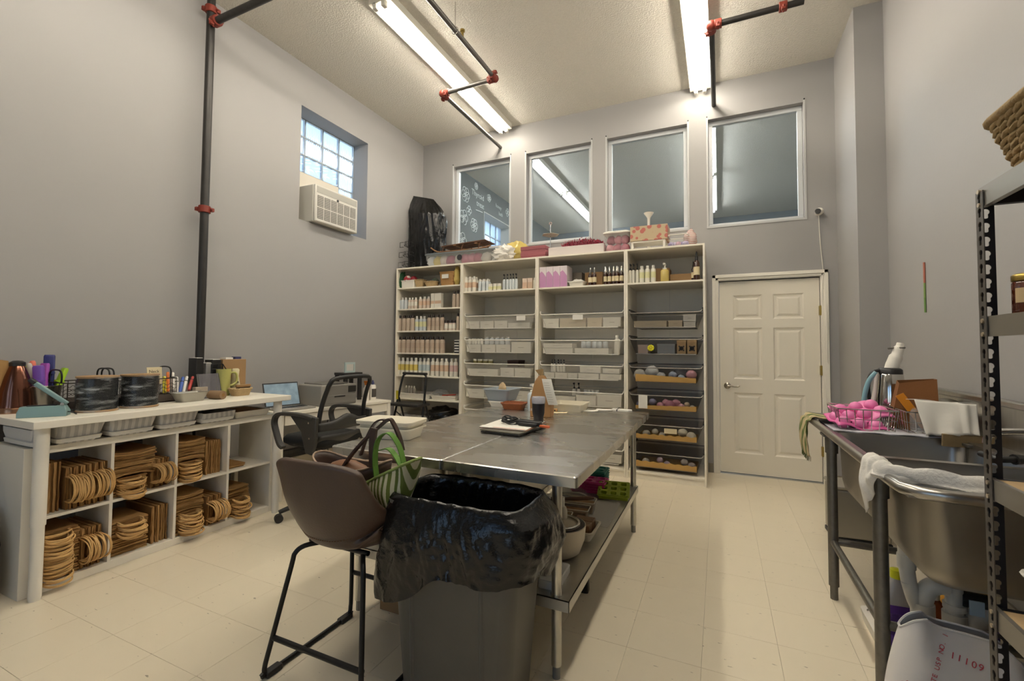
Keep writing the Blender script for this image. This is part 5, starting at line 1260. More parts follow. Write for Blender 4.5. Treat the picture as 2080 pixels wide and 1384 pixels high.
def basket(loc, w_, d_, h, label, m=WICK, rim=True, name='wicker_basket', fl=.02, rnd=.03):
    t = thing(name, label, 'basket', loc)
    b = MB()
    nn = 24; rings = []
    lev = max(4, int(h / .012))
    for k in range(lev + 1):
        f = k / lev; e = (1 - f) * fl; bl = .0025 * (1 if k % 2 else -1)
        rings.append([(x, y, h * f) for x, y, _ in rrect(w_ - 2 * e + bl, d_ - 2 * e + bl, rnd, 5)])
    rings += [rrect(w_ - .012, d_ - .012, rnd * .9, 5, h), rrect(w_ - 2 * fl - .012, d_ - 2 * fl - .012, rnd * .9, 5, .006)]
    b.loft(rings); b.obj('weave', m, t, smooth=30)
    if rim:
        b = MB(); b.tube([(x, y, h + .002 * math.sin(i * 2.1)) for i, (x, y, _) in enumerate(rrect(w_, d_, rnd, 6))], .006, 6, closed=True); b.obj('rim', m, t, smooth=60)
    return t
q = at(852, 575, y=4.84); basket((q.x, 4.86, z0), .14, .12, .10, 'small tan wicker basket next to the red baubles')
q = at(876, 575, y=4.84); basket((q.x, 4.86, z0), .19, .14, .065, 'shallow pale wicker basket with a glass dome', rnd=.05)
lump('glass_dome', 'dark green glass dome in the shallow wicker basket', 'dome', (q.x + .04, 4.87, z0 + .02), (.11, .11, .11), film('green_glass', '#4d5c50', .6, .1), 5, .02)
q = at(911, 575, y=4.84); t = basket((q.x, 4.86, z0), .22, .16, .17, 'wood-strip bushel basket with a paper tag on the top shelf', mat('basket_wood', '#a47c4b', .7, var=.15, scale=20), fl=.015, name='bushel_basket')
b = MB(); b.box(-.06, -.083, .09, .04, -.081, .14); b.obj('paper_tag', PAPER, t)
q = at(928, 575, y=4.84); lump('yellow_cloth', 'yellow cloth tucked beside the bushel basket', 'cloth', (q.x, 4.85, z0), (.07, .12, .26), mat('yellow_cloth', '#c9b269', .8), 8, .3)

# ---------------- second unit, top shelf
z0 = SH[1][0]; wq = 'on the top shelf of the second unit'
row('spray_bottle', 'round', 3, 941, 967, z0, .19, (WBOT, WCAP, PEACH), 'white bottle with peach label', wq, 'bottle', rows=2)
row('bottle', 'round', 3, 971, 993, z0, .15, (mat('pale_blue_bottle', '#c9cfd0', .35), WCAP), 'pale bottle with white cap', wq, 'bottle', rows=2)
row('jar', 'jar', 3, 991, 1018, z0, .085, (WBOT, WCAP, YB_), 'low white jar', wq, 'jar')
row('pump_bottle', 'pump', 5, 1020, 1052, z0, .19, (mat('pale_blue_bottle', '#c9cfd0', .35), BLACKP), 'pale bottle with black pump', wq, 'bottle')
row('carton', 'carton', 2, 1062, 1082, z0, .125, (mat('blush_card', '#d8c4b2', .6), PEACH), 'blush carton', wq, 'carton')
row('bottle', 'round', 1, 1082, 1089, z0, .13, (WBOT, WCAP), 'small white bottle', wq + ', by the divider', 'bottle')
# ---------------- third unit, top shelf
z0 = SH[2][0]; wq = 'on the top shelf of the third unit'
xa, xb = at(1097, 560, y=4.8).x, at(1153, 560, y=4.8).x
PKT = mat('pink_carton', '#c08cb4', .5); PKW = mat('white_carton', '#dcd2d4', .5)
for k in range(4):
    x = xa + (xb - xa) * (k + .5) / 4; t = thing('pink_carton', 'pink and white carton, %s from left on the third unit' % ORD[k], 'carton', (x, 4.88, z0), 0, 'pink and white cartons'); w_ = (xb - xa) / 8 * .97
    b = MB(); b.box(-w_, -.1, 0, w_, .1, .235); b.obj('box', PKW, t)
    b = MB(); b.add([(-w_ * .98, -.1006, .002), (w_ * .98, -.1006, .002), (w_ * .98, -.1006, .12), (w_ * .2, -.1006, .165), (-w_ * .3, -.1006, .185), (-w_ * .98, -.1006, .165)], [(0, 1, 2, 3, 4, 5)]); b.obj('printed_panel', PKT, t, solid=.001)
q = at(1171, 570, y=4.82); tray(q.x - .09, q.x + .09, 4.79, 4.93, z0, .055, WPLAS, 'small white tray of bits beside the pink cartons')
lump('white_cloth', 'crumpled white cloth in the small white tray', 'cloth', (q.x, 4.85, z0 + .01), (.14, .1, .08), PAPER, 21, .3)
def cbx(u0, u1, z, h, y, d_, label, m=CARD, vref=560, name='cardboard_box', cat='box', flaps=True, group=None):
    x0, x1 = at(u0, vref, y=y).x, at(u1, vref, y=y).x
    t = thing(name, label, cat, ((x0 + x1) / 2, y + d_ / 2, z), 0, group); w_ = (x1 - x0) / 2
    b = MB(); b.box(-w_, -d_ / 2, 0, w_, d_ / 2, h); b.obj('carton', m, t, bevel=.002, seg=1)
    if flaps:
        b = MB(); b.box(-w_ + .002, -.003, h, w_ - .002, .003, h + .0012); b.obj('tape', mat('box_tape', '#b59c72', .5), t)
    return t
cbx(1163, 1182, z0, .19, 5.02, .16, 'grey-brown box behind the small white tray', mat('grey_card', '#8b8173', .8))
cbx(1188, 1224, z0, .17, 4.95, .16, 'cardboard box behind the two amber dropper bottles')
row('dropper_bottle', 'dropper', 2, 1194, 1212, z0, .2, (AMBER, CHROME, CREAM), 'amber dropper bottle', wq + ', by the box', 'bottle')
row('dropper_bottle', 'dropper', 5, 1226, 1266, z0, .2, (AMBER, CHROME, CREAM), 'amber dropper bottle', wq + ', far side', 'bottle', rows=2)
# ---------------- fourth unit, top shelf
z0 = SH[3][0]; wq = 'on the top shelf of the door-side unit'
row('pump_bottle', 'pump', 3, 1277, 1298, z0, .21, (WBOT, BLACKP), 'slim white bottle with black top', wq, 'bottle', rows=2)
row('bottle', 'round', 3, 1299, 1333, z0, .18, (WBOT, WCAP, YB_), 'white bottle with pale yellow label', wq, 'bottle')
cbx(1326, 1360, z0, .17, 4.98, .2, 'cardboard box behind the foaming pump bottle')
cbx(1361, 1406, z0, .09, 4.92, .2, 'low cardboard box beside the dark bottles')
row('pump_bottle', 'pump', 1, 1342, 1361, z0, .19, (mat('amber_soap', '#c9b268', .25), WCAP), 'yellow foaming pump bottle', wq, 'bottle')
row('bottle', 'dropper', 1, 1410, 1424, z0, .29, (AMBER, BLACKP, CREAM), 'tall dark bottle with black cap', wq, 'bottle')
row('bottle', 'dropper', 1, 1405, 1414, z0, .21, (AMBER, BLACKP, CREAM), 'shorter dark bottle', wq + ', behind the tall one', 'bottle', y=4.92)

# ================================================================ contents of the pull-out baskets
WHB = mat('white_box_card', '#d6d2c5', .6); BEI = mat('beige_box_card', '#c3b49a', .7)
def inb(i, k, u0, u1, h, label, m=None, y=4.83, d_=.2, z=None, name='white_box', cat='box', v=700):
    zb = BZ[i][k] - .143 if z is None else z
    t = cbx(u0, u1, zb, h, y, d_, label, m or WHB, v, name, cat, False, 'boxes in the pull-out baskets')
    w_ = (at(u1, v, y=y).x - at(u0, v, y=y).x) / 2
    b = MB(); b.box(-w_ - .002, -d_ / 2 - .002, h * .78, w_ + .002, d_ / 2 + .002, h); b.obj('lid', m or WHB, t)
    if w_ > .05:
        b = MB(); b.box(-w_ * .3, -d_ / 2 - .003, h * .45, w_ * .3, -d_ / 2 - .001, h * .5); b.obj('print_line', mat('faint_print', '#9a958a', .7), t)
    return t
N2 = ['topmost', 'second', 'third', 'fourth', 'fifth', 'lowest']
def fill(i, k, spans, un, **kw):
    for j, s_ in enumerate(spans):
        u0, u1, h = s_[:3]; m = s_[3] if len(s_) > 3 else None
        inb(i, k, u0, u1, h, '%s box, %s from left in the %s basket of the %s unit' % ('beige' if m is BEI else 'white', ORD[j], N2[k], un), m, **kw)
u2, u3, u4 = 'second', 'third', 'door-side'
fill(1, 0, [(946, 973, .085), (975, 1002, .085), (1004, 1030, .085), (1032, 1076, .06)], u2)
fill(1, 1, [(948, 976, .09), (979, 1006, .09), (1008, 1036, .09), (1039, 1078, .12)], u2)
row('jar', 'jar', 5, 952, 982, BZ[1][1] - .05, .07, (WBOT, WCAP), 'white-capped jar', 'in the second basket of the second unit', 'jar', y=4.88)
row('bottle', 'round', 5, 984, 1036, BZ[1][1] - .05, .09, (CLB, WCAP), 'small clear bottle', 'in the second basket of the second unit', 'bottle', y=4.9)
fill(1, 2, [(950, 1012, .08), (1017, 1044, .1), (1046, 1078, .1)], u2)
row('jar', 'jar', 4, 962, 1002, BZ[1][2] - .02, .07, (mat('olive_soap', '#8b8150', .5), WCAP), 'olive jar with white lid', 'in the third basket of the second unit', 'jar', y=4.93)
inb(1, 2, 1031, 1053, .10, 'dark brown box at the back of the third basket of the second unit', mat('brown_card', '#4a2f26', .6), y=5.0, z=BZ[1][2] - .06)
fill(1, 3, [(948, 984, .1), (987, 1030, .1), (1034, 1076, .1)], u2)
fill(2, 0, [(1103, 1135, .1), (1137, 1190, .1, BEI), (1193, 1222, .1, BEI), (1225, 1261, .1)], u3)
fill(2, 1, [(1103, 1163, .06), (1168, 1236, .06)], u3)
inb(2, 1, 1104, 1162, .05, 'flat white box on top in the second basket of the third unit', z=BZ[2][1] - .08)
row('bottle', 'round', 5, 1180, 1236, BZ[2][1] - .08, .09, (CLB, WCAP), 'small clear bottle', 'in the second basket of the third unit', 'bottle', y=4.88)
row('bottle', 'round', 1, 1248, 1261, BZ[2][1] - .143, .2, (WBOT, WCAP), 'cream bottle', 'in the second basket of the third unit', 'bottle', y=4.86)
fill(2, 2, [(1106, 1126, .06), (1128, 1152, .06), (1154, 1172, .06), (1175, 1216, .06), (1219, 1262, .06)], u3)
inb(2, 2, 1178, 1220, .07, 'white box with yellow tabs in the third basket of the third unit', z=BZ[2][2] - .08, y=4.86)
inb(2, 2, 1224, 1258, .055, 'small white box on top in the third basket of the third unit', z=BZ[2][2] - .08, y=4.86)
row('pump_bottle', 'pump', 5, 1119, 1149, BZ[2][2] - .08, .14, (WBOT, BLACKP), 'bottle with black pump', 'in the third basket of the third unit', 'bottle', y=4.92)
fill(2, 3, [(1126, 1168, .09), (1171, 1210, .11), (1213, 1262, .13)], u3)
row('pump_bottle', 'pump', 2, 1163, 1180, BZ[2][3] - .12, .21, (WBOT, BLACKP), 'bottle with black pump', 'in the fourth basket of the third unit', 'bottle', y=4.95)
row('jar', 'jar', 4, 1185, 1217, BZ[2][3] - .05, .07, (CLB, WCAP), 'small clear jar', 'in the fourth basket of the third unit', 'jar', y=4.93)
fill(2, 5, [(1225, 1262, .09)], u3, y=4.85)
for (i, k, u0, u1) in ((1, 0, 1049, 1067), (2, 0, 1163, 1184)):
    p0, p1 = at(u0, 650, y=4.775), at(u1, 650, y=4.775)
    t = tag(MB().box(0, -.0008, -.055, p1.x - p0.x, .0008, 0).obj('paper_tag', PAPER, None, loc=(p0.x, 4.775, BZ[i][k] - .008)), 'paper tag on the rim of the topmost basket of the %s unit' % (u2 if i == 1 else u3), 'tag')
# dark baskets next to the door
LIN = mat('tan_liner', '#bd9755', .7, var=.1, scale=10)
def liner(k, h0, h1, wav):
    a, c = UX[3]; hw_ = (c - a) / 2 - .09
    t = thing('paper_liner', 'tan paper liner in the %s basket next to the door' % N2[k], 'liner', ((a + c) / 2, 4.86, BZ[3][k] - .141), 0, 'tan liners in the dark baskets')
    b = MB(); b.grid(lambda s_, q: (-hw_ + 2 * hw_ * s_ - (1 - q) * 0, -.062 - .012 * q, (h0 + (h1 - h0) * s_ + wav * math.sin(s_ * 46)) * q + .001), 60, 2); b.obj('front_fold', LIN, t, solid=.002)
    b = MB(); b.box(-hw_, -.06, 0, hw_, .4, .003); b.obj('sheet', LIN, t)
liner(2, .075, .045, .001); liner(3, .035, .05, .001); liner(4, .045, .05, .005); liner(5, .06, .055, .004)
inb(3, 0, 1288, 1354, .065, 'long grey-beige box in the topmost dark basket', BEI)
inb(3, 0, 1358, 1386, .065, 'short grey-beige box in the topmost dark basket', BEI)
inb(3, 0, 1389, 1413, .05, 'small white box in the topmost dark basket'); inb(3, 0, 1388, 1414, .07, 'white folded papers stacked in the topmost dark basket', PAPER, z=BZ[3][0] - .09)
inb(3, 1, 1296, 1316, .09, 'clear tub of pink soap in the second dark basket', mat('pinkish_tub', '#b5a196', .4), name='plastic_tub', cat='tub')
inb(3, 1, 1335, 1371, .1, 'grey plastic tub in the second dark basket', mat('grey_tub', '#8b8d8f', .4), name='plastic_tub', cat='tub')
for j, (u0, u1) in enumerate(((1375, 1393), (1396, 1415))):
    t = inb(3, 1, u0, u1, .14, '%s kraft box with a black square emblem, second dark basket' % ('nearer' if j == 0 else 'farther'), mat('kraft_card', '#b29368', .7), name='kraft_box')
    b = MB(); b.lathe([(.022, 0), (.022, .002), (.014, .002), (.014, 0)], 12, M=Matrix.Translation((0, -.1005, .055)) @ Matrix.Rotation(PI / 2, 4, 'X')); b.obj('emblem', INK, t)
    for sx in (-1, 1):
        for sz in (-1, 1):
            b = MB(); b.cbox((sx * .02, -.1005, .055 + sz * .02), (.014, .002, .014)); b.obj('emblem_corner', INK, t)
p = at(1322, 707, y=4.79); t = thing('paper_flower', 'yellow paper daisy on the second dark basket', 'flower', (p.x, 4.782, p.z))
for k in range(9):
    a = 2 * PI * k / 9; b = MB(); b.sphere((.022 * math.cos(a), 0, .022 * math.sin(a)), (.012, .004, .012), 8, 5); b.obj('petal', mat('petal_yellow', '#d8cf1f', .5), t, smooth=60)
b = MB(); b.sphere((0, -.003, 0), (.013, .005, .013), 8, 5); b.obj('heart', mat('petal_heart', '#c9b51d', .6), t, smooth=60)
bombs = [(2, [(1300, .12, '#c9c5bb', 'white wrapped bundle'), (1323, .13, '#bfc0bd', 'pale grey wrapped bundle'), (1342, .09, '#c4c3c0', 'whitish wrapped bundle'), (1366, .075, '#a9b2c4', 'blue bath bomb'), (1384, .07, '#b8c4d0', 'pale blue bath bomb'), (1404, .095, '#cf9aa2', 'pink bath bomb'), (1380, .14, '#55545a', 'dark mesh bundle')]),
         (3, [(1300, .07, '#8d8aa8', 'purple soap'), (1325, .07, '#9a97b4', 'lavender soap'), (1341, .065, '#c9909c', 'pink soap cube'), (1352, .07, '#c48a97', 'pink soap cube'), (1361, .09, '#bf808f', 'pink soap cube'), (1373, .075, '#c48a97', 'rose soap cube'), (1384, .06, '#cf9fa6', 'rose soap cube'), (1395, .05, '#d8c0a4', 'peach soap cube'), (1406, .05, '#d8ccb4', 'cream soap cube')]),
         (4, [(1313, .07, '#c9c2b0', 'cream soap puck'), (1330, .06, '#cfc8b6', 'cream soap puck'), (1345, .06, '#c9c2b0', 'cream soap puck'), (1386, .085, '#d5cdb9', 'cream soap ball'), (1404, .085, '#d8d0bd', 'cream soap ball')]),
         (5, [(1312, .07, '#c4bdb0', 'wrapped white soap'), (1340, .06, '#bba5b4', 'lavender soap ball'), (1355, .06, '#c0acb9', 'lavender soap ball'), (1390, .065, '#b9aea8', 'greyish soap ball'), (1405, .07, '#b5aaa4', 'greyish soap ball')])]
for k, L in bombs:
    for j, (u, s_, c, nm) in enumerate(L):
        p = at(u, 760 + (k - 2) * 60, y=4.86); dark = 'dark' in nm
        lump(nm.replace(' ', '_').split('_')[-2] + '_' + nm.split()[-1] if False else ('soap' if 'soap' in nm else 'bath_bomb' if 'bomb' in nm else 'wrapped_bundle'), '%s, %s from left in the %s basket next to the door' % (nm, ORD[j], N2[k]), 'soap' if 'soap' in nm or 'bomb' in nm else 'bundle', (p.x, 4.86 + (.03 if j % 2 else .0) + (.12 if dark else 0), BZ[3][k] - .135 + (.03 if j % 2 else .005)), (s_ * 1.1, s_ * 1.05, s_), mat('soap_' + c[1:], c, .6), u, .22 if 'bundle' in nm else .12, 2, 12)
p0, p1 = at(1297, 820, y=4.775), at(1315, 820, y=4.775)
t = tag(MB().box(0, -.0008, -.135, p1.x - p0.x, .0008, 0).obj('paper_tag', PAPER, None, loc=(p0.x, 4.774, BZ[3][3] + .002)), 'white paper tag hanging on the fourth dark basket', 'tag')
p0, p1 = at(1349, 880, y=4.775), at(1375, 880, y=4.775)
t = tag(MB().box(0, -.0008, -.05, p1.x - p0.x, .0008, 0).obj('paper_tag', CREAM, None, loc=(p0.x, 4.774, BZ[3][4] - .02)), 'cream paper tag hanging on the fifth dark basket', 'tag')

# ================================================================ on top of the shelving units
TZ_ = UH
def topx(u, y=4.9, v=510): return at(u, v, y=y).x
# long clear bin of ornaments
xa, xb = topx(863, 4.8), topx(1009, 4.8)
t = thing('clear_bin', 'long clear plastic bin full of ornaments on top of the shelving', 'bin', ((xa + xb) / 2, 4.95, TZ_)); w_ = xb - xa
b = MB(); b.loft([rrect(w_ - .06, .26, .03, 4, 0.001), rrect(w_, .3, .03, 4, .15)], True, False); b.obj('tub', CLEARM, t, smooth=40)
b = MB(); b.loft([rrect(w_ + .02, .32, .035, 4, .148), rrect(w_ + .02, .32, .035, 4, .162), rrect(w_ - .02, .29, .03, 4, .17)]); b.obj('lid', film('grey_lid', '#8b9398', .6, .3), t, smooth=40)
b = MB(); M_ = Matrix.Translation((.0, -.146, .085)) @ Matrix.Rotation(PI / 2, 4, 'X'); b.lathe([(.036, 0), (.036, .003)], 20, M=M_); b.obj('round_label', INK, t)
for k, (du, c, nm) in enumerate(((892, '#c9b565', 'yellow flower ornament'), (905, '#cbbfb5', 'pale ornament'), (918, '#a05068', 'dark pink ornament'), (935, '#c9c4bc', 'white ornament'), (948, '#b55d78', 'pink ornament'), (960, '#b86a80', 'rose pink ornament'), (972, '#a04a62', 'crimson ornament'), (990, '#c4bdb2', 'cream cloth ornament'), (880, '#c9ccce', 'white paper ornament'))):
    lump('ornament', '%s, inside the long clear bin' % nm, 'ornament', (topx(du), 4.89, TZ_ + .012), (.14, .12, .14), mat('orn_' + c[1:], c, .6), k, .2, 2, 12, 'ornaments in the long clear bin')
# black bag leaning in the corner
t = thing('bin_bag', 'tall stuffed black plastic bag leaning in the corner on the shelving', 'bag', (topx(866, 5.15), 5.16, TZ_ + 0))
HB = at(826, 394, y=5.1).z - TZ_
def bb(s_, q):
    a = 2 * PI * s_; w_ = .25 + .03 * math.sin(PI * q)
    top = max(0, (q - .72) / .28); slope = (.30 * q ** 2.5)
    w2 = w_ * (1 - .25 * top ** 2); r1 = 1 + .10 * N3(math.cos(a) * 1.6, math.sin(a) * 1.6, q * 3) + .16 * (.3 - abs(N3(math.cos(a) * 4 + q * 2, math.sin(a) * 4, q * 2.2))) + .12 * (.3 - abs(N3(math.cos(a) * 8 - q * 3, math.sin(a) * 8, q * 4 + 7)))
    thick = .62 * (1 - .93 * top ** 1.3)
    x = w2 * r1 * math.cos(a); z = HB * q - slope * .75 * max(0, (x + .22)) * 1.2
    x -= .10 * top
    return (max(x, -.26), min(.19, w2 * thick * r1 * math.sin(a)), z)
b = MB(); b.grid(bb, 140, 60, closeu=True); b.obj('bag', BAGM, t, smooth=50)
# black wire stand
t = thing('wire_stand', 'black tiered wire stand in front of the black bag', 'stand', (topx(832, 4.9), 4.88, TZ_))
HS = at(832, 462, y=4.88).z - TZ_
b = MB(); b.cyl((0, 0, 0), (0, 0, HS), .005, n=6); b.obj('stem', BLACKM, t)
for k, z in enumerate((.02, .155, .29)):
    b = MB(); r_ = .085 - .012 * k
    b.tube([(r_ * math.cos(a), r_ * math.sin(a), z + .03) for a in [2 * PI * i / 20 for i in range(20)]], .003, 5, closed=True); b.tube([(r_ * .9 * math.cos(a), r_ * .9 * math.sin(a), z + .075) for a in [2 * PI * i / 20 for i in range(20)]], .003, 5, closed=True)
    for i in range(8):
        a = 2 * PI * i / 8; b.tube([(0, 0, z), (r_ * math.cos(a), r_ * math.sin(a), z + .03), (r_ * .9 * math.cos(a), r_ * .9 * math.sin(a), z + .075)], .0025, 4)
    b.tube([(-r_, -.03, z + .01), (-r_ - .06, -.03, z + .01), (-r_ - .06, -.03, z + .075), (-r_, -.03, z + .075)], .0035, 5)
    o = b.obj('wire_tier', BLACKM, t)
# wooden sled
xs0, xs1 = topx(886, 4.95), topx(1006, 4.95)
SL = mat('aged_wood', '#5a3a24', .6, var=.2, scale=12); SLL = mat('pale_wood_edge', '#8a6240', .6)
t = thing('wooden_sled', 'old wooden sled lying on the long clear bin', 'sled', ((xs0 + xs1) / 2, 4.95, TZ_ + .172)); hw_ = (xs1 - xs0) / 2
for yy in (-.12, .1):
    b = MB(); b.tube(wire_path([(-hw_, yy, .075), (-hw_ * .8, yy, .02), (-hw_ * .5, yy, .008), (hw_ * .6, yy, .008), (hw_, yy, .03)], 4), .009, 6); b.obj('runner', SLL, t, smooth=60)
    for xx in (-.3, .02, .3):
        b = MB(); b.tube([(xx * hw_ * 2, yy, .008), (xx * hw_ * 2 + .03, yy, .085)], .008, 6); b.obj('upright', SL, t)
for k in range(4):
    yy = -.13 + k * .07; b = MB(); b.box(-hw_ * .62, yy, .08, hw_ * .85, yy + .05, .095, Matrix.Rotation(-.05, 4, 'Y')); b.obj('slat', SL, t, bevel=.003)
b = MB(); b.box(-hw_ * .2, -.14, .068, -hw_ * .12, .14, .08); b.box(hw_ * .5, -.14, .068, hw_ * .58, .14, .08); b.obj('crosspiece', SLL, t)
# fluff, yellow bag, red boxes
lump('cotton_fluff', 'white fluffy cotton stuffing at the end of the long clear bin', 'stuffing', (topx(1022, 4.85), 4.86, TZ_), (.26, .17, .2), mat('cotton', '#d9d5cc', .95, bump=.6, bscale=40), 31, .45, 3.5, 26)
lump('plastic_bag', 'pale yellow plastic bag behind the white stuffing', 'bag', (topx(1046, 5.0), 5.02, TZ_), (.36, .2, .27), film('yellow_film', '#cdb765', .82, .3), 33, .3, 2.2, 22)
x0, x1 = topx(1063, 4.9), topx(1113, 4.9)
RB_ = mat('dusty_red_box', '#95545a', .7)
for k in range(2):
    t = thing('red_box', 'flat dusty red gift box, %s of the two' % ('lower' if k == 0 else 'upper'), 'box', ((x0 + x1) / 2, 4.95, TZ_ + k * .072), 0, 'dusty red gift boxes'); w_ = (x1 - x0) / 2
    b = MB(); b.box(-w_ + .004, -.13, 0, w_ - .004, .13, .05); b.obj('tray', RB_, t)
    b = MB(); b.box(-w_, -.134, .03, w_, .134, .072); b.obj('lid', RB_, t, bevel=.002)
# tiered plate stand
t = thing('plate_stand', 'small tan plate on a thin post before the second window', 'stand', (topx(1118, 5.15), 5.15, TZ_))
zp = at(1118, 480, y=5.15).z - TZ_; zq = at(1116, 452, y=5.15).z - TZ_
b = MB(); b.cyl((0, 0, 0), (0, 0, zq - .03), .005, n=8); b.obj('post', CHROME, t)
b = MB(); b.lathe([(.07, 0), (.11, .012), (.108, .016), (.07, .006)], 6, (0, 0, zp)); b.obj('plate', mat('tan_plate', '#9b9484', .5), t)
b = MB(); b.lathe([(.05, 0), (.06, .004), (.0, .01)], 12); b.obj('base', CHROME, t)
b = MB(); b.tube([(.016 * math.cos(a), 0, zq - .016 + .016 * math.sin(a)) for a in [2 * PI * i / 12 for i in range(12)]], .004, 5, closed=True); b.obj('finial', mat('rose_metal', '#b79a8c', .4, .5), t)
# white board box with tinsel wreath
cbx(1114, 1226, TZ_, .10, 4.80, .3, 'long white flat box under the red tinsel', mat('white_box2', '#d3c9c4', .6), 510, 'white_box', flaps=False)
b = MB(); x0, x1 = topx(1142, 4.9), topx(1225, 4.9)
for k in range(900):
    a = random.random(); px_ = x0 + (x1 - x0) * a; hgt = .085 * math.sin(PI * (.06 + .9 * a)) ** .5
    c = Vector((px_, 4.93 + random.gauss(0, .04), TZ_ + .105 + random.random() * hgt)); M_ = Matrix.Translation(c) @ Euler((random.random() * 6, random.random() * 6, random.random() * 6)).to_matrix().to_4x4()
    b.add([(-.016, -.003, 0), (.016, -.003, 0), (.016, .003, .003), (-.016, .003, 0)], [(0, 1, 2, 3)], M_)
t = thing('tinsel_garland', 'crimson tinsel garland heaped on the long white box', 'garland', ((x0 + x1) / 2, 4.93, TZ_ + .1))
o = b.obj('strands', mat('crimson_foil', '#8e1f38', .3, .5), t, world=True); o['kind'] = 'stuff'
b = MB(); b.grid(lambda s_, q: (x0 + (x1 - x0) * s_ - t.location.x, -.05 + .1 * q, .075 * math.sin(PI * s_) ** .5 * math.sin(PI * q) ** .6), 16, 8); b.obj('core', mat('crimson_core', '#6a1528', .7), t, smooth=60)
# clear tub with pink things
x0, x1 = topx(1228, 4.85), topx(1279, 4.85)
t = thing('clear_tub', 'clear plastic tub with white lid, full of pink things', 'tub', ((x0 + x1) / 2, 4.92, TZ_)); w_ = x1 - x0
b = MB(); b.loft([rrect(w_ * .85, .2, .03, 4, 0.001), rrect(w_, .24, .03, 4, .2)], True, False); b.obj('tub', CLEAR, t, smooth=40)
b = MB(); b.loft([rrect(w_ + .02, .26, .035, 4, .197), rrect(w_ + .02, .26, .035, 4, .212), rrect(w_ - .03, .22, .03, 4, .222)]); b.obj('lid', WPLAS, t, smooth=40)
for k, (dx, dz, c) in enumerate(((-.08, .0, '#c98a94'), (0, .0, '#b5606f'), (.08, .0, '#c06a7c'), (-.07, .09, '#a04f5e'), (.01, .09, '#c77f8b'), (.08, .09, '#b5606f'))):
    lump('ornament', 'pink ornament, %s inside the clear tub with white lid' % ORD[k], 'ornament', (t.location.x + dx, 4.9, TZ_ + .006 + dz), (.1, .12, .1), mat('orn2_' + c[1:], c, .6), k + 40, .2, 2, 10, 'ornaments in the clear tub')
# floral box on a white riser
x0, x1 = topx(1283, 4.85), topx(1352, 4.85)
t = thing('white_riser', 'small white riser stand holding the floral box', 'stand', ((x0 + x1) / 2, 4.93, TZ_)); w_ = (x1 - x0) / 2
b = MB(); b.box(-w_, -.11, .075, w_, .11, .09); b.obj('platform', WHITE2, t)
for sx in (-1, 1):
    for sy in (-1, 1):
        b = MB(); b.cbox((sx * (w_ - .012), sy * .095, .0375), (.022, .022, .075)); b.obj('leg', WHITE2, t)
cbx(1280, 1356, TZ_ + .09, .155, 4.81, .24, 'rose-patterned box on the white riser above the shelving', spots('floral_paper', '#b9a585', '#b5675c', 17, .38), 480, 'floral_box', flaps=False)
# trumpet stand behind
t = thing('trumpet_stand', 'white trumpet-shaped stand before the third window', 'stand', (topx(1318, 5.2), 5.2, TZ_))
zt_ = at(1318, 433, y=5.2).z - TZ_
b = MB(); b.lathe([(.06, 0), (.05, .01), (.017, .03), (.014, zt_ - .07), (.02, zt_ - .05), (.05, zt_ - .008), (.055, zt_), (.048, zt_)], 20); b.obj('body', WPLAS, t, smooth=50)
# lavender tub and striped bag
x0, x1 = topx(1358, 4.85), topx(1398, 4.85)
t = thing('clear_tub', 'small clear tub of lavender sachets near the door end', 'tub', ((x0 + x1) / 2, 4.9, TZ_)); w_ = x1 - x0
b = MB(); b.loft([rrect(w_ * .85, .16, .03, 4, 0.001), rrect(w_, .2, .03, 4, .12)], True, False); b.obj('tub', CLEAR, t, smooth=40)
b = MB(); b.tube(rrect(w_, .2, .03, 4, .12), .005, 6, closed=True); b.obj('rim', WPLAS, t)
for k in range(5):
    lump('sachet', 'lavender sachet, %s in the small clear tub' % ORD[k], 'sachet', (t.location.x - .07 + .035 * k, 4.87 + .02 * (k % 2), TZ_ + .006), (.06, .07, .06), mat('lav_%d' % (k % 3), ('#8d82a8', '#a79bb8', '#b08a9a')[k % 3], .7), k + 60, .25, 2, 10, 'lavender sachets')
STR = bands('candy_stripe', '#c9c4bb', '#a8564e', 18, 2, .6, ratio=.72)
lump('striped_bag', 'white bag with thin red stripes at the door end', 'bag', (topx(1402, 4.95), 4.97, TZ_), (.13, .12, .21), STR, 71, .2)
# ================================================================ things on the steel tables
def tt(u, v, z=TZ): return at(u, v, z=z)
CREAMP = mat('cream_plastic', '#d4cdb9', .4)
# stack of food trays
L, Fr, R2 = tt(716, 889), tt(822, 897), tt(873, 885)
ang = math.atan2(Fr.y - L.y, Fr.x - L.x); wd = (Fr - L).length; dp = (R2 - Fr).length
cen = (L + R2) / 2
for k in range(2):
    t = thing('food_tray', 'cream plastic tray, %s in the stack on the steel table' % ('lower' if k == 0 else 'upper'), 'tray', (cen.x, cen.y, TZ + .001 + k * .026), ang, 'stacked cream trays'); h_ = .055
    b = MB(); b.loft([rrect(wd - .03, dp - .03, .03, 5, 0), rrect(wd, dp, .035, 5, h_), rrect(wd - .012, dp - .012, .03, 5, h_), rrect(wd - .04, dp - .04, .03, 5, .006)]); b.obj('pan', CREAMP, t, smooth=40)
    b = MB(); b.loft([rrect(wd + .02, dp + .02, .035, 5, h_ - .004), rrect(wd + .02, dp + .02, .035, 5, h_ + .004), rrect(wd - .01, dp - .01, .03, 5, h_ + .004), rrect(wd - .01, dp - .01, .03, 5, h_ - .003)], closed=True); b.obj('lip', CREAMP, t, smooth=40)
t = thing('tray_cover', 'flat cream lid on the stacked trays', 'lid', (cen.x, cen.y, TZ + .001 + .0865), ang)
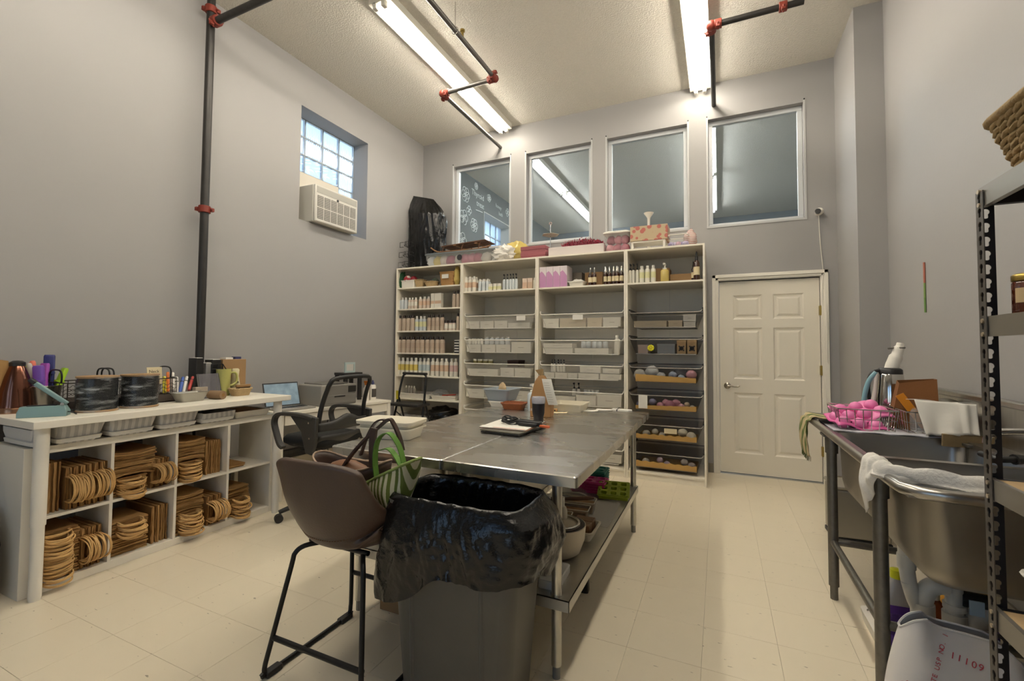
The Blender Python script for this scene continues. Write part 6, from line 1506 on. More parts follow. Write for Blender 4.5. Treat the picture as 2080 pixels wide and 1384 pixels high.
b = MB(); b.loft([rrect(wd + .024, dp + .024, .036, 5, 0), rrect(wd + .024, dp + .024, .036, 5, .008), rrect(wd - .02, dp - .02, .03, 5, .009), rrect(wd - .04, dp - .04, .03, 5, .004)]); b.obj('sheet', CREAMP, t, smooth=40)
# laptop, papers, heat gun
A_, B_, C_ = tt(983, 880), tt(1062, 889), tt(1102, 868)
ang = math.atan2(B_.y - A_.y, B_.x - A_.x); cen = (A_ + C_) / 2; wd = (B_ - A_).length; dp = (C_ - B_).length
t = thing('closed_laptop', 'closed black laptop under papers on the steel table', 'laptop', (cen.x, cen.y, TZ), ang)
b = MB(); b.box(-wd / 2, -dp / 2, .002, wd / 2, dp / 2, .012); b.obj('base', BLACKP, t, bevel=.004)
b = MB(); b.box(-wd / 2 - .004, -dp / 2 - .002, .013, wd / 2 + .004, dp / 2, .022); b.obj('lid', mat('olive_grey_lid', '#6b685c', .4, .4), t, bevel=.003)
t = thing('clipboard', 'clipboard of printed papers lying on the closed laptop', 'clipboard', (cen.x - .01, cen.y + .015, TZ + .0225), ang + .1)
b = MB(); b.box(-wd * .62, -dp * .42, 0, wd * .55, dp * .58, .003); b.obj('board', mat('brown_board', '#8b5f4a', .6), t)
b = MB(); b.box(-wd * .62, -dp * .42, .0035, wd * .52, dp * .56, .007); b.obj('papers', PAPER, t)
b = MB(); b.box(-wd * .3, -dp * .4, .0072, wd * .5, -dp * .36, .0074); b.obj('red_stripe', mat('faded_red', '#c98f7d', .7), t)
t = thing('heat_gun', 'black handled tool with coiled cord on the clipboard', 'tool', (cen.x, cen.y + .02, TZ + .031), ang)
b = MB(); b.box(.0, -.005, .0, .17, .03, .028, Matrix.Rotation(-.12, 4, 'Z')); b.obj('body', BLACKP, t, bevel=.006)
b = MB(); b.box(.03, -.03, .0, .16, -.008, .02, Matrix.Rotation(-.05, 4, 'Z')); b.obj('lower_jaw', BLACKP, t, bevel=.006)
b = MB(); b.box(.01, .027, .02, .165, .032, .031, Matrix.Rotation(-.12, 4, 'Z')); b.obj('metal_strip', CHROME, t)
b = MB(); b.box(.17, -.012, .0, .235, .008, .014, Matrix.Rotation(-.1, 4, 'Z')); b.obj('orange_tip', mat('orange_tip', '#c25a2c', .5), t, bevel=.004)
for k in range(4):
    b = MB(); r_ = .05 - .006 * k; b.tube([(-.045 + r_ * math.cos(a) * (1.1 + .1 * k), .01 + r_ * .8 * math.sin(a), .008 + .009 * k + .008 * math.sin(2 * a + k)) for a in [2 * PI * i / 24 for i in range(24)]], .0045, 6, closed=True); b.obj('cord_coil', BLACKP, t, smooth=60)
# tumbler
p = tt(1090, 868); t = thing('tumbler', 'black insulated tumbler with a clear lid on the steel table', 'tumbler', (p.x, p.y + .03, TZ), .0)
q = .001
b = MB(); b.lathe([(.029, 0), (.031, .006), (.032, .06), (.038, .085), (.041, .15)], 24); b.obj('cup', mat('tumbler_navy', '#1d1b20', .35), t, smooth=50)
b = MB(); b.lathe([(.0415, .145), (.043, .155), (.044, .18), (.040, .185), (.036, .178)], 24); b.obj('lid', film('lid_clear', '#c9cbd4', .6, .1), t, smooth=50)
text('SE', .02, PAPER, t, (-.035, -.030, .1), (PI / 2, 0, -.75))
# kraft bag with receipt
p = tt(1100, 850); t = thing('paper_bag', 'rolled-top kraft bag with a long receipt behind the tumbler', 'bag', (p.x - .035, p.y + .1, TZ), .1)
hb = at(1102, 752, y=p.y + .1).z - TZ
b = MB(); b.loft([[(-.075, -.05, 0), (.075, -.05, 0), (.075, .05, 0), (-.075, .05, 0)], [(-.078, -.05, hb * .35), (.078, -.05, hb * .35), (.078, .05, hb * .35), (-.078, .05, hb * .35)], [(-.05, -.02, hb * .75), (.045, -.025, hb * .75), (.045, .02, hb * .75), (-.05, .02, hb * .75)], [(-.022, -.008, hb * .88), (.02, -.01, hb * .88), (.02, .01, hb * .88), (-.022, .008, hb * .88)]]); b.obj('body', mat('kraft_bag2', '#a1794d', .8, bump=.2, bscale=30), t, bevel=.003)
b = MB(); b.loft([[(-.012, -.006, hb * .86), (.012, -.006, hb * .86), (.012, .006, hb * .86), (-.012, .006, hb * .86)], [(-.045, -.03, hb), (.012, -.012, hb * 1.03), (.0, .014, hb), (-.04, .02, hb * .98)]]); b.obj('frill', mat('kraft_bag3', '#b09265', .8), t)
b = MB(); b.grid(lambda s_, q: (.012 + .07 * s_ + .05 * (1 - q), -.056 - .01 * math.sin(q * PI), .09 + (hb * .82 - .09) * q), 2, 8); rc = b.obj('receipt', PAPER, t, solid=.001)
for k in range(9):
    f = .12 + k * .09; b = MB(); x_ = .02 + .05 * (1 - f); b.box(x_, -.0685, .09 + (hb * .82 - .09) * f, x_ + .04, -.068 + .0, .092 + (hb * .82 - .09) * f); b.obj('print_line', mat('faint_print', '#9a958a', .7), rc)
lump('tissue', 'white tissue sticking up beside the kraft bag', 'tissue', (p.x - .07, p.y + .16, TZ), (.11, .1, .30), PAPER, 81, .25)
# pump bottle, grey bin, white bin, brown basket, tin
p = tt(1070, 838); item('pump_bottle', 'pump', .042, .21, (mat('blue_white', '#c3cdd2', .3), WCAP), (p.x, p.y + .12, TZ), 'white pump soap bottle beside the grey tub', 'bottle')
p0, p1 = at(1005, 822, y=3.55).x, at(1046, 822, y=3.55).x
t = tray(p0 + .01, p1 + .02, 3.40, 3.62, TZ, .045, WPLAS, 'white tray under the grey tub on the steel table', 'tray')
t = tray(p0 - .03, p1 + .02, 3.38, 3.64, TZ + .046, .10, mat('grey_blue_tub', '#98a0a6', .45), 'grey plastic tub at the back of the steel table', 'plastic_tub', 'tub', fl=.03)
lump('wood_scoop', 'pale wooden scoop sticking out of the grey tub', 'scoop', ((p0 + p1) / 2, 3.5, TZ + .10), (.07, .05, .10), mat('pale_wood', '#c3a983', .7), 85, .2)
p = tt(1042, 832); basket((p.x, p.y + .02, TZ), .185, .14, .05, 'reddish brown wicker tray on the steel table', mat('red_wicker', '#8a4a22', .6, var=.25, scale=60), fl=.015)
p = tt(1069, 834); item('tin', 'jar', .017, .022, (GREYP, CHROME), (p.x, p.y, TZ), 'small round tin beside the brown wicker tray', 'tin')
x0, x1 = at(1122, 830, y=3.45).x, at(1186, 830, y=3.45).x
tray(x0, x1, 3.38, 3.62, TZ, .06, CREAMP, 'cream plastic tray standing behind the papers')
t = thing('cork_block', 'small wooden block by the kraft bag', 'block', (tt(1122, 836).x, tt(1122, 836).y, TZ), .3)
b = MB(); b.box(-.04, -.02, 0, .04, .02, .02); b.obj('block', mat('cork', '#b58d58', .8), t, bevel=.003); b = MB(); b.cyl((-.02, -.0205, .01), (-.02, -.02, .01), .006, n=8); b.obj('hole', INK, t); b = MB(); b.cyl((.02, -.0205, .01), (.02, -.02, .01), .006, n=8); b.obj('hole', INK, t)
for k, (u, v, w_, d_, rz_, m, lb) in enumerate(((1136, 839, .12, .07, .15, CREAM, 'cream slip of paper nearest the kraft bag'), (1160, 834, .10, .07, -.5, PAPER, 'curled white paper beside the cream slip'), (1195, 835, .15, .09, .1, PAPER, 'white sheet of paper in the middle of the row'), (1228, 833, .13, .08, .05, PAPER, 'white sheet of paper beside the banded envelope'))):
    p = tt(u, v); t = thing('paper_sheet', lb, 'paper', (p.x, p.y, TZ), rz_, 'papers at the back of the steel table')
    cl = .03 if 'curled' in lb else .004
    b = MB(); b.grid(lambda s_, q: (-w_ / 2 + w_ * s_, -d_ / 2 + d_ * q, .001 + cl * abs(s_ - .4) ** 2 * 3), 10, 3); b.obj('sheet', m, t, solid=.0012)
p = tt(1262, 834); t = thing('envelope', 'white envelope with a black band at the table end', 'envelope', (p.x, p.y, TZ), 0)
b = MB(); b.add([(-.075, -.035, 0), (.06, -.035, 0), (.085, 0, 0), (.06, .035, 0), (-.075, .035, 0), (-.075, -.035, .008), (.06, -.035, .008), (.085, 0, .008), (.06, .035, .008), (-.075, .035, .008)], [(0, 1, 2, 3, 4), (5, 6, 7, 8, 9), (0, 1, 6, 5), (1, 2, 7, 6), (2, 3, 8, 7), (3, 4, 9, 8), (4, 0, 5, 9)]); b.obj('paper', PAPER, t)
b = MB(); b.box(-.032, -.037, -.0005, -.024, .037, .0095); b.obj('band', INK, t)

# ================================================================ bags on the bar stool
SB = SZ_ + .0
t = thing('handbag', 'brown leather handbag with long straps on the stool', 'bag', (-1.49, 1.55, SB))
BRL = mat('handbag_leather', '#4c3a31', .45, var=.15, scale=12, bump=.06, bscale=90)
def hb_(s_, q):
    a = 2 * PI * s_; w_ = .17 + .03 * q; d_ = .075 + .01 * q
    return (w_ * math.copysign(abs(math.cos(a)) ** .7, math.cos(a)), d_ * math.copysign(abs(math.sin(a)) ** .8, math.sin(a)), .265 * q + .02 * math.cos(2 * a) * q)
b = MB(); b.grid(hb_, 32, 10, closeu=True); b.obj('pouch', BRL, t, smooth=60, solid=.006)
b = MB(); b.tube([(p_[0], p_[1], p_[2]) for p_ in [hb_(i / 32, 1) for i in range(32)]], .005, 6, closed=True); b.obj('piping', mat('tan_piping', '#a08872', .5), t, smooth=60)
b = MB(); b.sphere((.02, -.04, .21), (.13, .06, .07)); b.obj('inner_purse', mat('caramel_leather', '#7a5234', .45), t, smooth=60)
b = MB(); b.cyl((.075, -.095, .24), (.075, -.105, .24), .011, n=12); b.obj('stud', BRASS, t, smooth=50)
def strap(p, w_=.022, th=.006, m=BRL, nm='strap', par=None, nrm=(0, 1, 0)):
    path = wire_path(p, 6); b = MB(); rings = []; nv = Vector(nrm)
    for k, q in enumerate(path):
        tn = (path[min(k + 1, len(path) - 1)] - path[max(k - 1, 0)]).normalized(); side = tn.cross(nv).normalized(); up = nv
        rings.append([q + up * (w_ / 2 * a) + side * (th / 2 * c) for a, c in ((1, 1), (1, -1), (-1, -1), (-1, 1))])
    b.loft(rings); return b.obj(nm, m, par, smooth=50)
tl = t.location
def wp(u, v, y): return tuple(at(u, v, y=y) - tl)
strap([wp(685, 985, 1.48), wp(700, 945, 1.48), wp(735, 900, 1.48), wp(770, 868, 1.48), wp(790, 852, 1.48), wp(800, 862, 1.5), wp(812, 890, 1.52), wp(818, 915, 1.55)], .020, .009, BRL, 'strap', t)
strap([wp(733, 925, 1.58), wp(745, 890, 1.58), wp(760, 862, 1.58), wp(775, 853, 1.57), wp(788, 856, 1.56)], .016, .007, BRL, 'strap', t)
strap([wp(757, 950, 1.46), wp(757, 900, 1.46), wp(760, 870, 1.46)], .012, .03, BRL, 'strap_drop', t)
t = thing('tote_bag', 'green and white wavy-striped canvas tote leaning on the stool', 'bag', (-1.235, 1.46, SB - .01))
GRS = bands('green_wave_stripe', '#c3c2a4', '#5d6b2a', 15, 0, .8, .7)
_n2 = GRS.node_tree
tl = t.location
bl, br, tr_, tl_ = [at(u, v, y=1.44) - tl for u, v in ((752, 1075), (806, 1070), (834, 938), (738, 985))]
b = MB()
def tote(s_, q):
    a = 2 * PI * s_; c, s__ = math.cos(a), math.sin(a)
    lo, hi = bl.lerp(tl_, q), br.lerp(tr_, q); mid = (lo + hi) / 2; hw_ = (hi - lo) / 2
    k = math.copysign(abs(c) ** .6, c); d_ = (.055 + .02 * q) * (1 + .15 * math.sin(9 * a + 3 * q))
    return (mid.x + hw_.x * k, .02 + d_ * s__ + .012 * math.sin(q * 7 + c * 3), max(.0, mid.z + hw_.z * k))
b.grid(tote, 48, 16, closeu=True); b.obj('canvas', GRS, t, smooth=60, solid=.003)
GRN = mat('green_webbing', '#5f8a34', .7, bump=.2, bscale=120)
strap([wp(770, 1000, 1.42), wp(762, 940, 1.42), wp(768, 895, 1.42), wp(790, 880, 1.43), wp(810, 905, 1.45), wp(820, 940, 1.46)], .028, .004, GRN, 'strap', t)
strap([wp(772, 915, 1.50), wp(790, 912, 1.50), wp(806, 930, 1.50), wp(818, 955, 1.49)], .028, .004, GRN, 'strap', t)
tp = [Vector(tote(i / 48, 1)) for i in range(48)]
b = MB(); b.tube(tp, .006, 6, closed=True); b.obj('hem', mat('green_hem', '#7a8a48', .8), t, smooth=60)

# ================================================================ under the steel tables
UZ = TSH
def mold(nx, ny, cell, h, m, round_, n=14):
    """silicone mold: slab with cups sunk into it"""
    b = MB(); W_, D_ = nx * cell, ny * cell; mar = .012; r_ = cell * .38; dep = h * .85
    for i in range(nx):
        for j in range(ny):
            cx_, cy_ = -W_ / 2 + (i + .5) * cell, -D_ / 2 + (j + .5) * cell
            cir = []
            for k in range(n):
                a = 2 * PI * k / n + PI / n; c, s_ = math.cos(a), math.sin(a)
                if not round_:
                    f = 1 / max(abs(c), abs(s_)); c, s_ = c * f * .85, s_ * f * .85
                cir.append((c, s_))
            sq = []
            for k in range(n):
                a = 2 * PI * k / n + PI / n; f = 1 / max(abs(math.cos(a)), abs(math.sin(a))); sq.append((math.cos(a) * f, math.sin(a) * f))
            b.loft([[(cx_ + x * cell / 2, cy_ + y * cell / 2, h) for x, y in sq], [(cx_ + x * r_, cy_ + y * r_, h) for x, y in cir], [(cx_ + x * r_ * .8, cy_ + y * r_ * .8, h - dep) for x, y in cir]], False, True)
    b.loft([rrect(W_ + .002, D_ + .002, .004, 2, 0), rrect(W_ + .004, D_ + .004, .004, 2, h)], True, False)
    me = b.mesh('mold_body'); me.materials.append(m); return me
def mold_stack(me, n, dz, loc, rz_, lab, wh, W_, D_, m, group):
    for k in range(n):
        t = thing('silicone_mold', '%s silicone mold, %s up in its stack %s' % (lab, ORD[k], wh) if n > 1 else '%s silicone mold %s' % (lab, wh), 'mold', (loc[0], loc[1], loc[2] + k * dz), rz_ + random.uniform(-.04, .04), group)
        o = bpy.data.objects.new('mold_body', me); COL.objects.link(o); o.parent = t
        b = MB(); b.loft([rrect(W_ + .022, D_ + .022, .014, 4, dz * .7), rrect(W_ + .022, D_ + .022, .014, 4, dz * .7 + .003), rrect(W_ + .002, D_ + .002, .008, 4, dz * .7 + .003), rrect(W_ + .002, D_ + .002, .008, 4, dz * .7)], closed=True); b.obj('rim', m, t)
TEALS, MAG, LIMES = mat('teal_silicone', '#2f8a7c', .45), mat('magenta_silicone', '#c0347f', .45), mat('lime_silicone', '#93a31f', .45)
def us(u, v, z=UZ): return at(u, v, z=z)
p = us(1218, 990); mold_stack(mold(3, 2, .078, .02, TEALS, True), 6, .0175, (-.88, 3.345, UZ), .05, 'teal', 'behind the magenta ones', .234, .156, TEALS, 'teal molds')
p = us(1204, 1003, UZ); mold_stack(mold(3, 2, .075, .022, MAG, True), 4, .018, (-.84, 3.17, UZ), .05, 'magenta', 'on the undershelf', .225, .15, MAG, 'magenta molds')
p = us(1250, 1010); mold_stack(mold(3, 3, .062, .03, LIMES, False, 16), 1, .034, (-.655, 3.10, UZ + .004), .12, 'lime green square-cup', 'beside the magenta stack', .186, .186, LIMES, None)
_l = [o for o in COL.objects if o.name.startswith('silicone_mold') and 'lime' in o.get('label', '')][0]; _l.rotation_euler = (.22, 0, .15); _l.location.z = UZ + .026
t = thing('paper_sheet', 'large sheet of paper lying on the undershelf', 'paper', (-.69, 2.76, UZ), .03)
b = MB(); b.box(-.11, -.22, .0005, .11, .22, .0015); b.obj('sheet', mat('shelf_paper', '#b9b6ae', .6), t)
# glass lid / bowl
p = us(1168, 1010); t = thing('glass_cover', 'clear glass lid and dome beside the magenta molds', 'lid', (-.90, 2.95, UZ))
b = MB(); b.lathe([(.105, .0), (.108, .01), (.09, .045), (.05, .07), (.02, .078), (.0, .079)], 28, cap0=False); b.obj('dome', film('clear_glass', '#c4c7c4', .22, .05), t, smooth=60)
b = MB(); b.tube([(.105 * math.cos(a), .105 * math.sin(a), .004) for a in [2 * PI * i / 28 for i in range(28)]], .004, 6, closed=True); b.obj('rim', CHROME, t, smooth=60)
b = MB(); b.lathe([(.012, .078), (.012, .092), (.022, .096), (.022, .108), (.0, .11)], 14); b.obj('knob', film('clear_glass2', '#c9ccca', .35, .05), t, smooth=60)
# brown soap loaves in boxes
SOAP = mat('brown_soap', '#8a6232', .5, var=.35, scale=30); SOAPD = mat('dark_brown_soap', '#6d4a2e', .5, var=.3, scale=35)
for k, (x, y, rz_, m, w_, d_, lb) in enumerate(((-.80, 2.73, .1, SOAP, .22, .11, 'clear box of golden brown soap, farther one'), (-.79, 2.59, .08, SOAP, .2, .1, 'clear box of golden brown soap beside the brush'), (-.82, 2.45, .1, SOAPD, .13, .1, 'divided box of dark brown soap pieces'))):
    t = thing('soap_box', lb, 'box', (x, y, UZ + (.0 if k < 2 else .0)), rz_, 'boxes of soap on the undershelf')
    b = MB(); b.loft([rrect(w_ - .02, d_ - .02, .01, 3, .001), rrect(w_, d_, .01, 3, .07)], True, False); b.obj('box', CLEAR if k < 2 else mat('pale_box', '#b9a27c', .5), t, solid=.002)
    b = MB(); b.loft([rrect(w_ - .03, d_ - .03, .01, 3, .004), rrect(w_ - .02, d_ - .02, .01, 3, .055)]); b.obj('soap', m, t)
    b = MB(); b.tube(rrect(w_, d_, .01, 3, .07), .003, 6, closed=True); b.obj('rim', CREAMP, t)
t = thing('wood_brush', 'dark wooden-handled brush lying over the soap boxes', 'brush', (-.82, 2.66, UZ + .078), .5)
b = MB(); b.tube([(-.1, 0, .01), (.0, .0, .012), (.1, 0, .014), (.14, 0, .014)], [.008, .011, .012, .007], 10); b.obj('handle', mat('walnut', '#5a3d25', .5), t, smooth=60)
b = MB(); b.box(-.15, -.02, -.0, -.1, .02, .02); b.obj('ferrule', BLACKP, t, bevel=.004)
# pot, white tray, cutting board, soap mold
t = thing('rice_pot', 'round cream pot with black inside and a steel ring', 'pot', (-.715, 2.13, UZ))
b = MB(); b.lathe([(.07, 0), (.10, .02), (.122, .08), (.128, .145), (.124, .147)], 30); b.obj('shell', mat('cream_enamel', '#c9bda6', .35), t, smooth=60)
b = MB(); b.lathe([(.124, .147), (.118, .15), (.09, .145), (.088, .1), (.08, .06)], 30, cap0=False); b.obj('liner', BLACKP, t, smooth=60)
b = MB(); b.tube([(.095 * math.cos(a), .095 * math.sin(a), .153) for a in [2 * PI * i / 30 for i in range(30)]], .007, 8, closed=True); b.obj('steel_ring', CHROME, t, smooth=60)
t = tray(-.74, -.60, 2.30, 2.49, UZ, .05, CREAMP, 'cream tray holding soap blocks on the undershelf', 'tray'); 
t = thing('soap_mold', 'marbled soap block with window-like divisions in the cream tray', 'soap', (-.67, 2.395, UZ + .006), .0)
for i in range(2):
    b = MB(); b.box(-.05, -.07 + i * .072, 0, .05, -.003 + i * .072, .07); b.obj('soap_half', mat('marbled_soap', '#7a5a3c', .5, var=.5, scale=35), t, bevel=.003)
t = thing('white_tray', 'long white plastic cutting board box on the near undershelf', 'board', (-.655, 1.89, UZ), .03)
b = MB(); b.loft([rrect(.09, .19, .012, 3, 0), rrect(.09, .19, .012, 3, .03), rrect(.08, .18, .01, 3, .034)]); b.obj('slab', mat('frosted_white', '#cfcfcb', .4), t)
b = MB(); b.box(-.01, -.02, .034, .012, .02, .0348); b.obj('grip_hole', GREYP, t)
# bag with emblem on the floor
p = at(1172, 1208, z=0); t = thing('black_pouch', 'black pouch with a gold emblem on the floor under the table', 'pouch', (p.x - .03, p.y + .05, 0), .1)
b = MB(); b.loft([rrect(.16, .06, .012, 3, 0), rrect(.16, .05, .012, 3, .1), rrect(.15, .012, .005, 3, .16)]); b.obj('pouch', BLACKP, t)
b = MB(); b.tube([(.02 * math.cos(a), -.031, .09 + .016 * math.sin(a)) for a in [2 * PI * i / 12 for i in range(12)]], .003, 5, closed=True); b.obj('emblem', BRASS, t); b = MB(); b.box(-.03, -.033, .045, .02, -.031, .06); b.obj('emblem_bar', CREAM, t)
p = at(795, 1245, z=0); t = cbx(772, 820, 0, .16, p.y + .0, .18, 'brown cardboard box on the floor behind the bin', vref=1200)
# undershelf of the left table: jugs and tubs
for k, (x, y, w_, h_, m, lb) in enumerate(((-1.60, 2.0, .2, .22, CREAMP, 'cream plastic tub'), (-1.38, 2.05, .18, .3, mat('yellowish_jug', '#b9ad7c', .4), 'yellowish plastic jug'), (-1.2, 2.1, .14, .3, mat('yellowish_jug', '#b9ad7c', .4), 'second yellowish jug'), (-1.56, 2.4, .24, .28, WPLAS, 'white tub'), (-1.3, 2.45, .2, .3, CREAMP, 'tall cream tub'), (-1.5, 2.85, .3, .26, WPLAS, 'wide white tub'))):
    t = thing('storage_tub', lb + ' on the undershelf behind the waste bin', 'tub', (x, y, UZ), 0, 'tubs on the undershelf')
    b = MB(); b.loft([rrect(w_ * .9, w_ * .8, .03, 4, 0), rrect(w_, w_ * .9, .03, 4, h_ * .9), rrect(w_ * .7, w_ * .6, .03, 4, h_)]); b.obj('body', m, t, smooth=40)
    b = MB(); b.lathe([(.03, h_), (.03, h_ + .02)], 14); b.obj('cap', WCAP, t, smooth=40)
for k in range(5):
    item('bottle', 'round', .032, .25, (CREAMP, WCAP), (-1.03 + k * .075, 2.2 + .0 * k, UZ), 'pale bottle, %s along the undershelf behind the waste bin' % ORD[k], 'bottle', 'pale bottles behind the waste bin')
# ================================================================ things at the sink
DK = SZ - .024
def sk(u, v, z=DK): return at(u, v, z=z)
MATW = mat('drying_mat', '#b9b9c0', .8)
t = thing('drying_mat', 'grey-white drying mat under the dish racks', 'mat', (.82, 3.0, DK))
ymat = BAS[0][1] + .02
t.location.y = (ymat + 3.45) / 2
b = MB(); hd = (3.45 - ymat) / 2; b.grid(lambda s_, q: (-.25 + .46 * s_, -hd + 2 * hd * q, .004 + .002 * math.sin(s_ * 20) * math.cos(q * 14)), 20, 20); b.obj('mat', MATW, t, solid=.004)
# dish racks
def rack(x0, x1, y0, y1, h, label, name='dish_rack'):
    t = thing(name, label, 'rack', ((x0 + x1) / 2, (y0 + y1) / 2, DK + .01)); a, c = (x1 - x0) / 2, (y1 - y0) / 2
    b = MB(); b.tube([(-a, -c, h), (a, -c, h), (a, c, h), (-a, c, h)], .004, 6, closed=True); b.obj('top_rim', CHROME, t)
    b = MB(); b.tube([(-a * .9, -c * .9, 0), (a * .9, -c * .9, 0), (a * .9, c * .9, 0), (-a * .9, c * .9, 0)], .004, 6, closed=True); b.obj('bottom_rim', CHROME, t)
    b = MB(); n = max(4, int(2 * a / .035)); m_ = max(4, int(2 * c / .035))
    for k in range(n + 1):
        x = -1 + 2 * k / n
        for s_ in (-1, 1): b.tube([(x * a * .9, s_ * c * .9, 0), (x * a, s_ * c, h)], .0022, 5)
        b.tube([(x * a * .9, -c * .9, 0), (x * a * .9, c * .9, 0)], .0022, 5)
    for k in range(m_ + 1):
        y = -1 + 2 * k / m_
        for s_ in (-1, 1): b.tube([(s_ * a * .9, y * c * .9, 0), (s_ * a, y * c, h)], .0022, 5)
    b.tube([(-a * .95, -c * .95, h / 2), (a * .95, -c * .95, h / 2), (a * .95, c * .95, h / 2), (-a * .95, c * .95, h / 2)], .0022, 5, closed=True)
    o = b.obj('wire_grid', CHROME, t); o['kind'] = 'stuff'
    return t
xr0, xr1 = .62, .86
yr = ymat + .05
rack(.60, .87, yr, 3.34, .11, 'wire dish rack holding pink silicone molds on the drainboard')
rack(.90, 1.13, yr, 3.34, .11, 'wire dish rack holding glass jars on the drainboard')
# pink silicone molds
PK1, PK2 = mat('pink_silicone', '#d977a8', .4), mat('hot_pink_silicone', '#d05a96', .4)
for k, (x, y, z, rx, ry) in enumerate(((.70, yr + .10, .03, .15, .1), (.74, yr + .17, .085, .3, -.2))):
    t = thing('silicone_mold', 'pink egg-shaped silicone mold, %s in the wire rack' % ('lower' if k == 0 else 'upper'), 'mold', (x, y, DK + z), .2, 'pink molds in the wire rack', (rx, ry, .2))
    b = MB(); b.grid(lambda s_, q: (-.125 + .25 * s_, -.10 + .2 * q, .012 * math.sin(s_ * 9 + k) + .008 * math.sin(q * 8)), 16, 14); b.obj('sheet', PK2 if k == 0 else PK1, t, smooth=60, solid=.004)
    for i in range(3):
        for j in range(2):
            b = MB(); b.sphere((-.08 + .08 * i, -.045 + .09 * j, .012), (.036, .036, .034), 12, 8); b.obj('cup', PK1, t, smooth=60)
# glass jars
for k, (x, y) in enumerate(((.97, yr + .05), (1.06, yr + .07), (1.0, yr + .16))):
    t = thing('glass_jar', 'upturned clear glass jar, %s in the far wire rack' % ORD[k], 'jar', (x, y, DK + .015), 0, 'glass jars in the wire rack')
    b = MB(); b.lathe([(.035, 0), (.04, .01), (.04, .1), (.03, .115), (.0, .118)], 18, cap0=False); b.obj('glass', film('clear_glass', '#c4c7c4', .22, .05), t, smooth=60)
    b = MB(); b.tube([(.036 * math.cos(a), .036 * math.sin(a), .004) for a in [2 * PI * i / 18 for i in range(18)]], .003, 5, closed=True); b.obj('rim', film('clear_glass2', '#c9ccca', .35, .05), t)
# kettle
p = at(1808, 800, y=3.46); t = thing('kettle', 'chrome kettle with black lid and handle behind the pink molds', 'kettle', (p.x, 3.46, DK))
hk = at(1808, 748, y=3.46).z - DK
b = MB(); b.lathe([(.078, 0), (.08, .01), (.077, hk * .5), (.066, hk * .88), (.062, hk * .9)], 28); b.obj('body', CHROME, t, smooth=50)
b = MB(); b.lathe([(.063, hk * .89), (.062, hk * .97), (.05, hk), (.0, hk)], 28); b.obj('lid', BLACKP, t, smooth=50)
b = MB(); b.tube(wire_path([(-.05, -.02, hk * .95), (-.095, -.03, hk * .9), (-.115, -.03, hk * .65), (-.10, -.03, hk * .35), (-.078, -.02, hk * .28)], 5), .012, 8); b.obj('handle', BLACKP, t, smooth=60)
# hand mixer standing behind
p = at(1812, 745, y=3.54); t = thing('hand_blender', 'white hand blender standing up behind the kettle', 'blender', (p.x + .01, 3.54, DK))
hm = at(1822, 697, y=3.54).z - DK
b = MB(); b.tube(wire_path([(-.02, 0, 0), (-.02, 0, hk * .8), (-.01, 0, hk * 1.02), (.01, 0, hk * 1.2), (.03, 0, hm - .02), (.035, 0, hm)], 5), [.03] * 6 + [.036] * 6 + [.035] * 4 + [.027] * 4 + [.02] * 4 + [.018] * 2, 14); b.obj('body', WPLAS, t, smooth=60)
b = MB(); b.tube([(.03 + .024 * math.cos(a), .024 * math.sin(a), hm - .03) for a in [2 * PI * i / 14 for i in range(14)]], .005, 6, closed=True); b.tube([(.008, 0, hm - .03), (-.03, -.01, hm - .035)], .006, 6); b.obj('cord_tie', mat('grey_tie', '#6b665e', .5), t)
p = at(1772, 790, y=3.36); t = thing('spray_gun', 'teal and white plastic handle leaning beside the kettle', 'brush', (p.x, 3.40, DK))
hs = at(1780, 757, y=3.36).z - DK
b = MB(); b.tube(wire_path([(-.03, 0, 0), (-.035, 0, hs * .4), (-.01, 0, hs * .8), (.03, 0, hs)], 5), .013, 10); b.obj('handle', mat('teal_plastic', '#7fa9b3', .4), t, smooth=60)
b = MB(); b.tube(wire_path([(.03, 0, hs), (.02, 0, hs * .6), (.0, 0, hs * .3), (-.02, 0, 0)], 5), .012, 8); b.obj('inner_grip', WPLAS, t, smooth=60)
# kraft bag with orange strip
p = at(1857, 806, y=3.25); t = thing('paper_bag', 'brown paper bag with an orange strip beside the kettle', 'bag', (p.x, 3.28, DK), -.1)
hb = at(1870, 770, y=3.25).z - DK
b = MB(); b.loft([[(-.1, -.05, 0), (.09, -.05, 0), (.09, .05, 0), (-.1, .05, 0)], [(-.09, -.05, hb * .4), (.1, -.05, hb * .5), (.1, .05, hb * .5), (-.09, .05, hb * .4)], [(-.06, -.03, hb * .9), (.1, -.03, hb), (.1, .03, hb), (-.06, .03, hb * .95)]], True, False); b.obj('body', mat('brown_bag', '#7d5028', .8, bump=.2, bscale=30), t, solid=.002)
b = MB(); b.box(-.015, -.065, .0, .025, -.06, hb * .8, Matrix.Translation((.05, 0, 0)) @ Matrix.Rotation(-.55, 4, 'Y')); b.obj('orange_strip', mat('orange_card', '#d98a1a', .5), t)
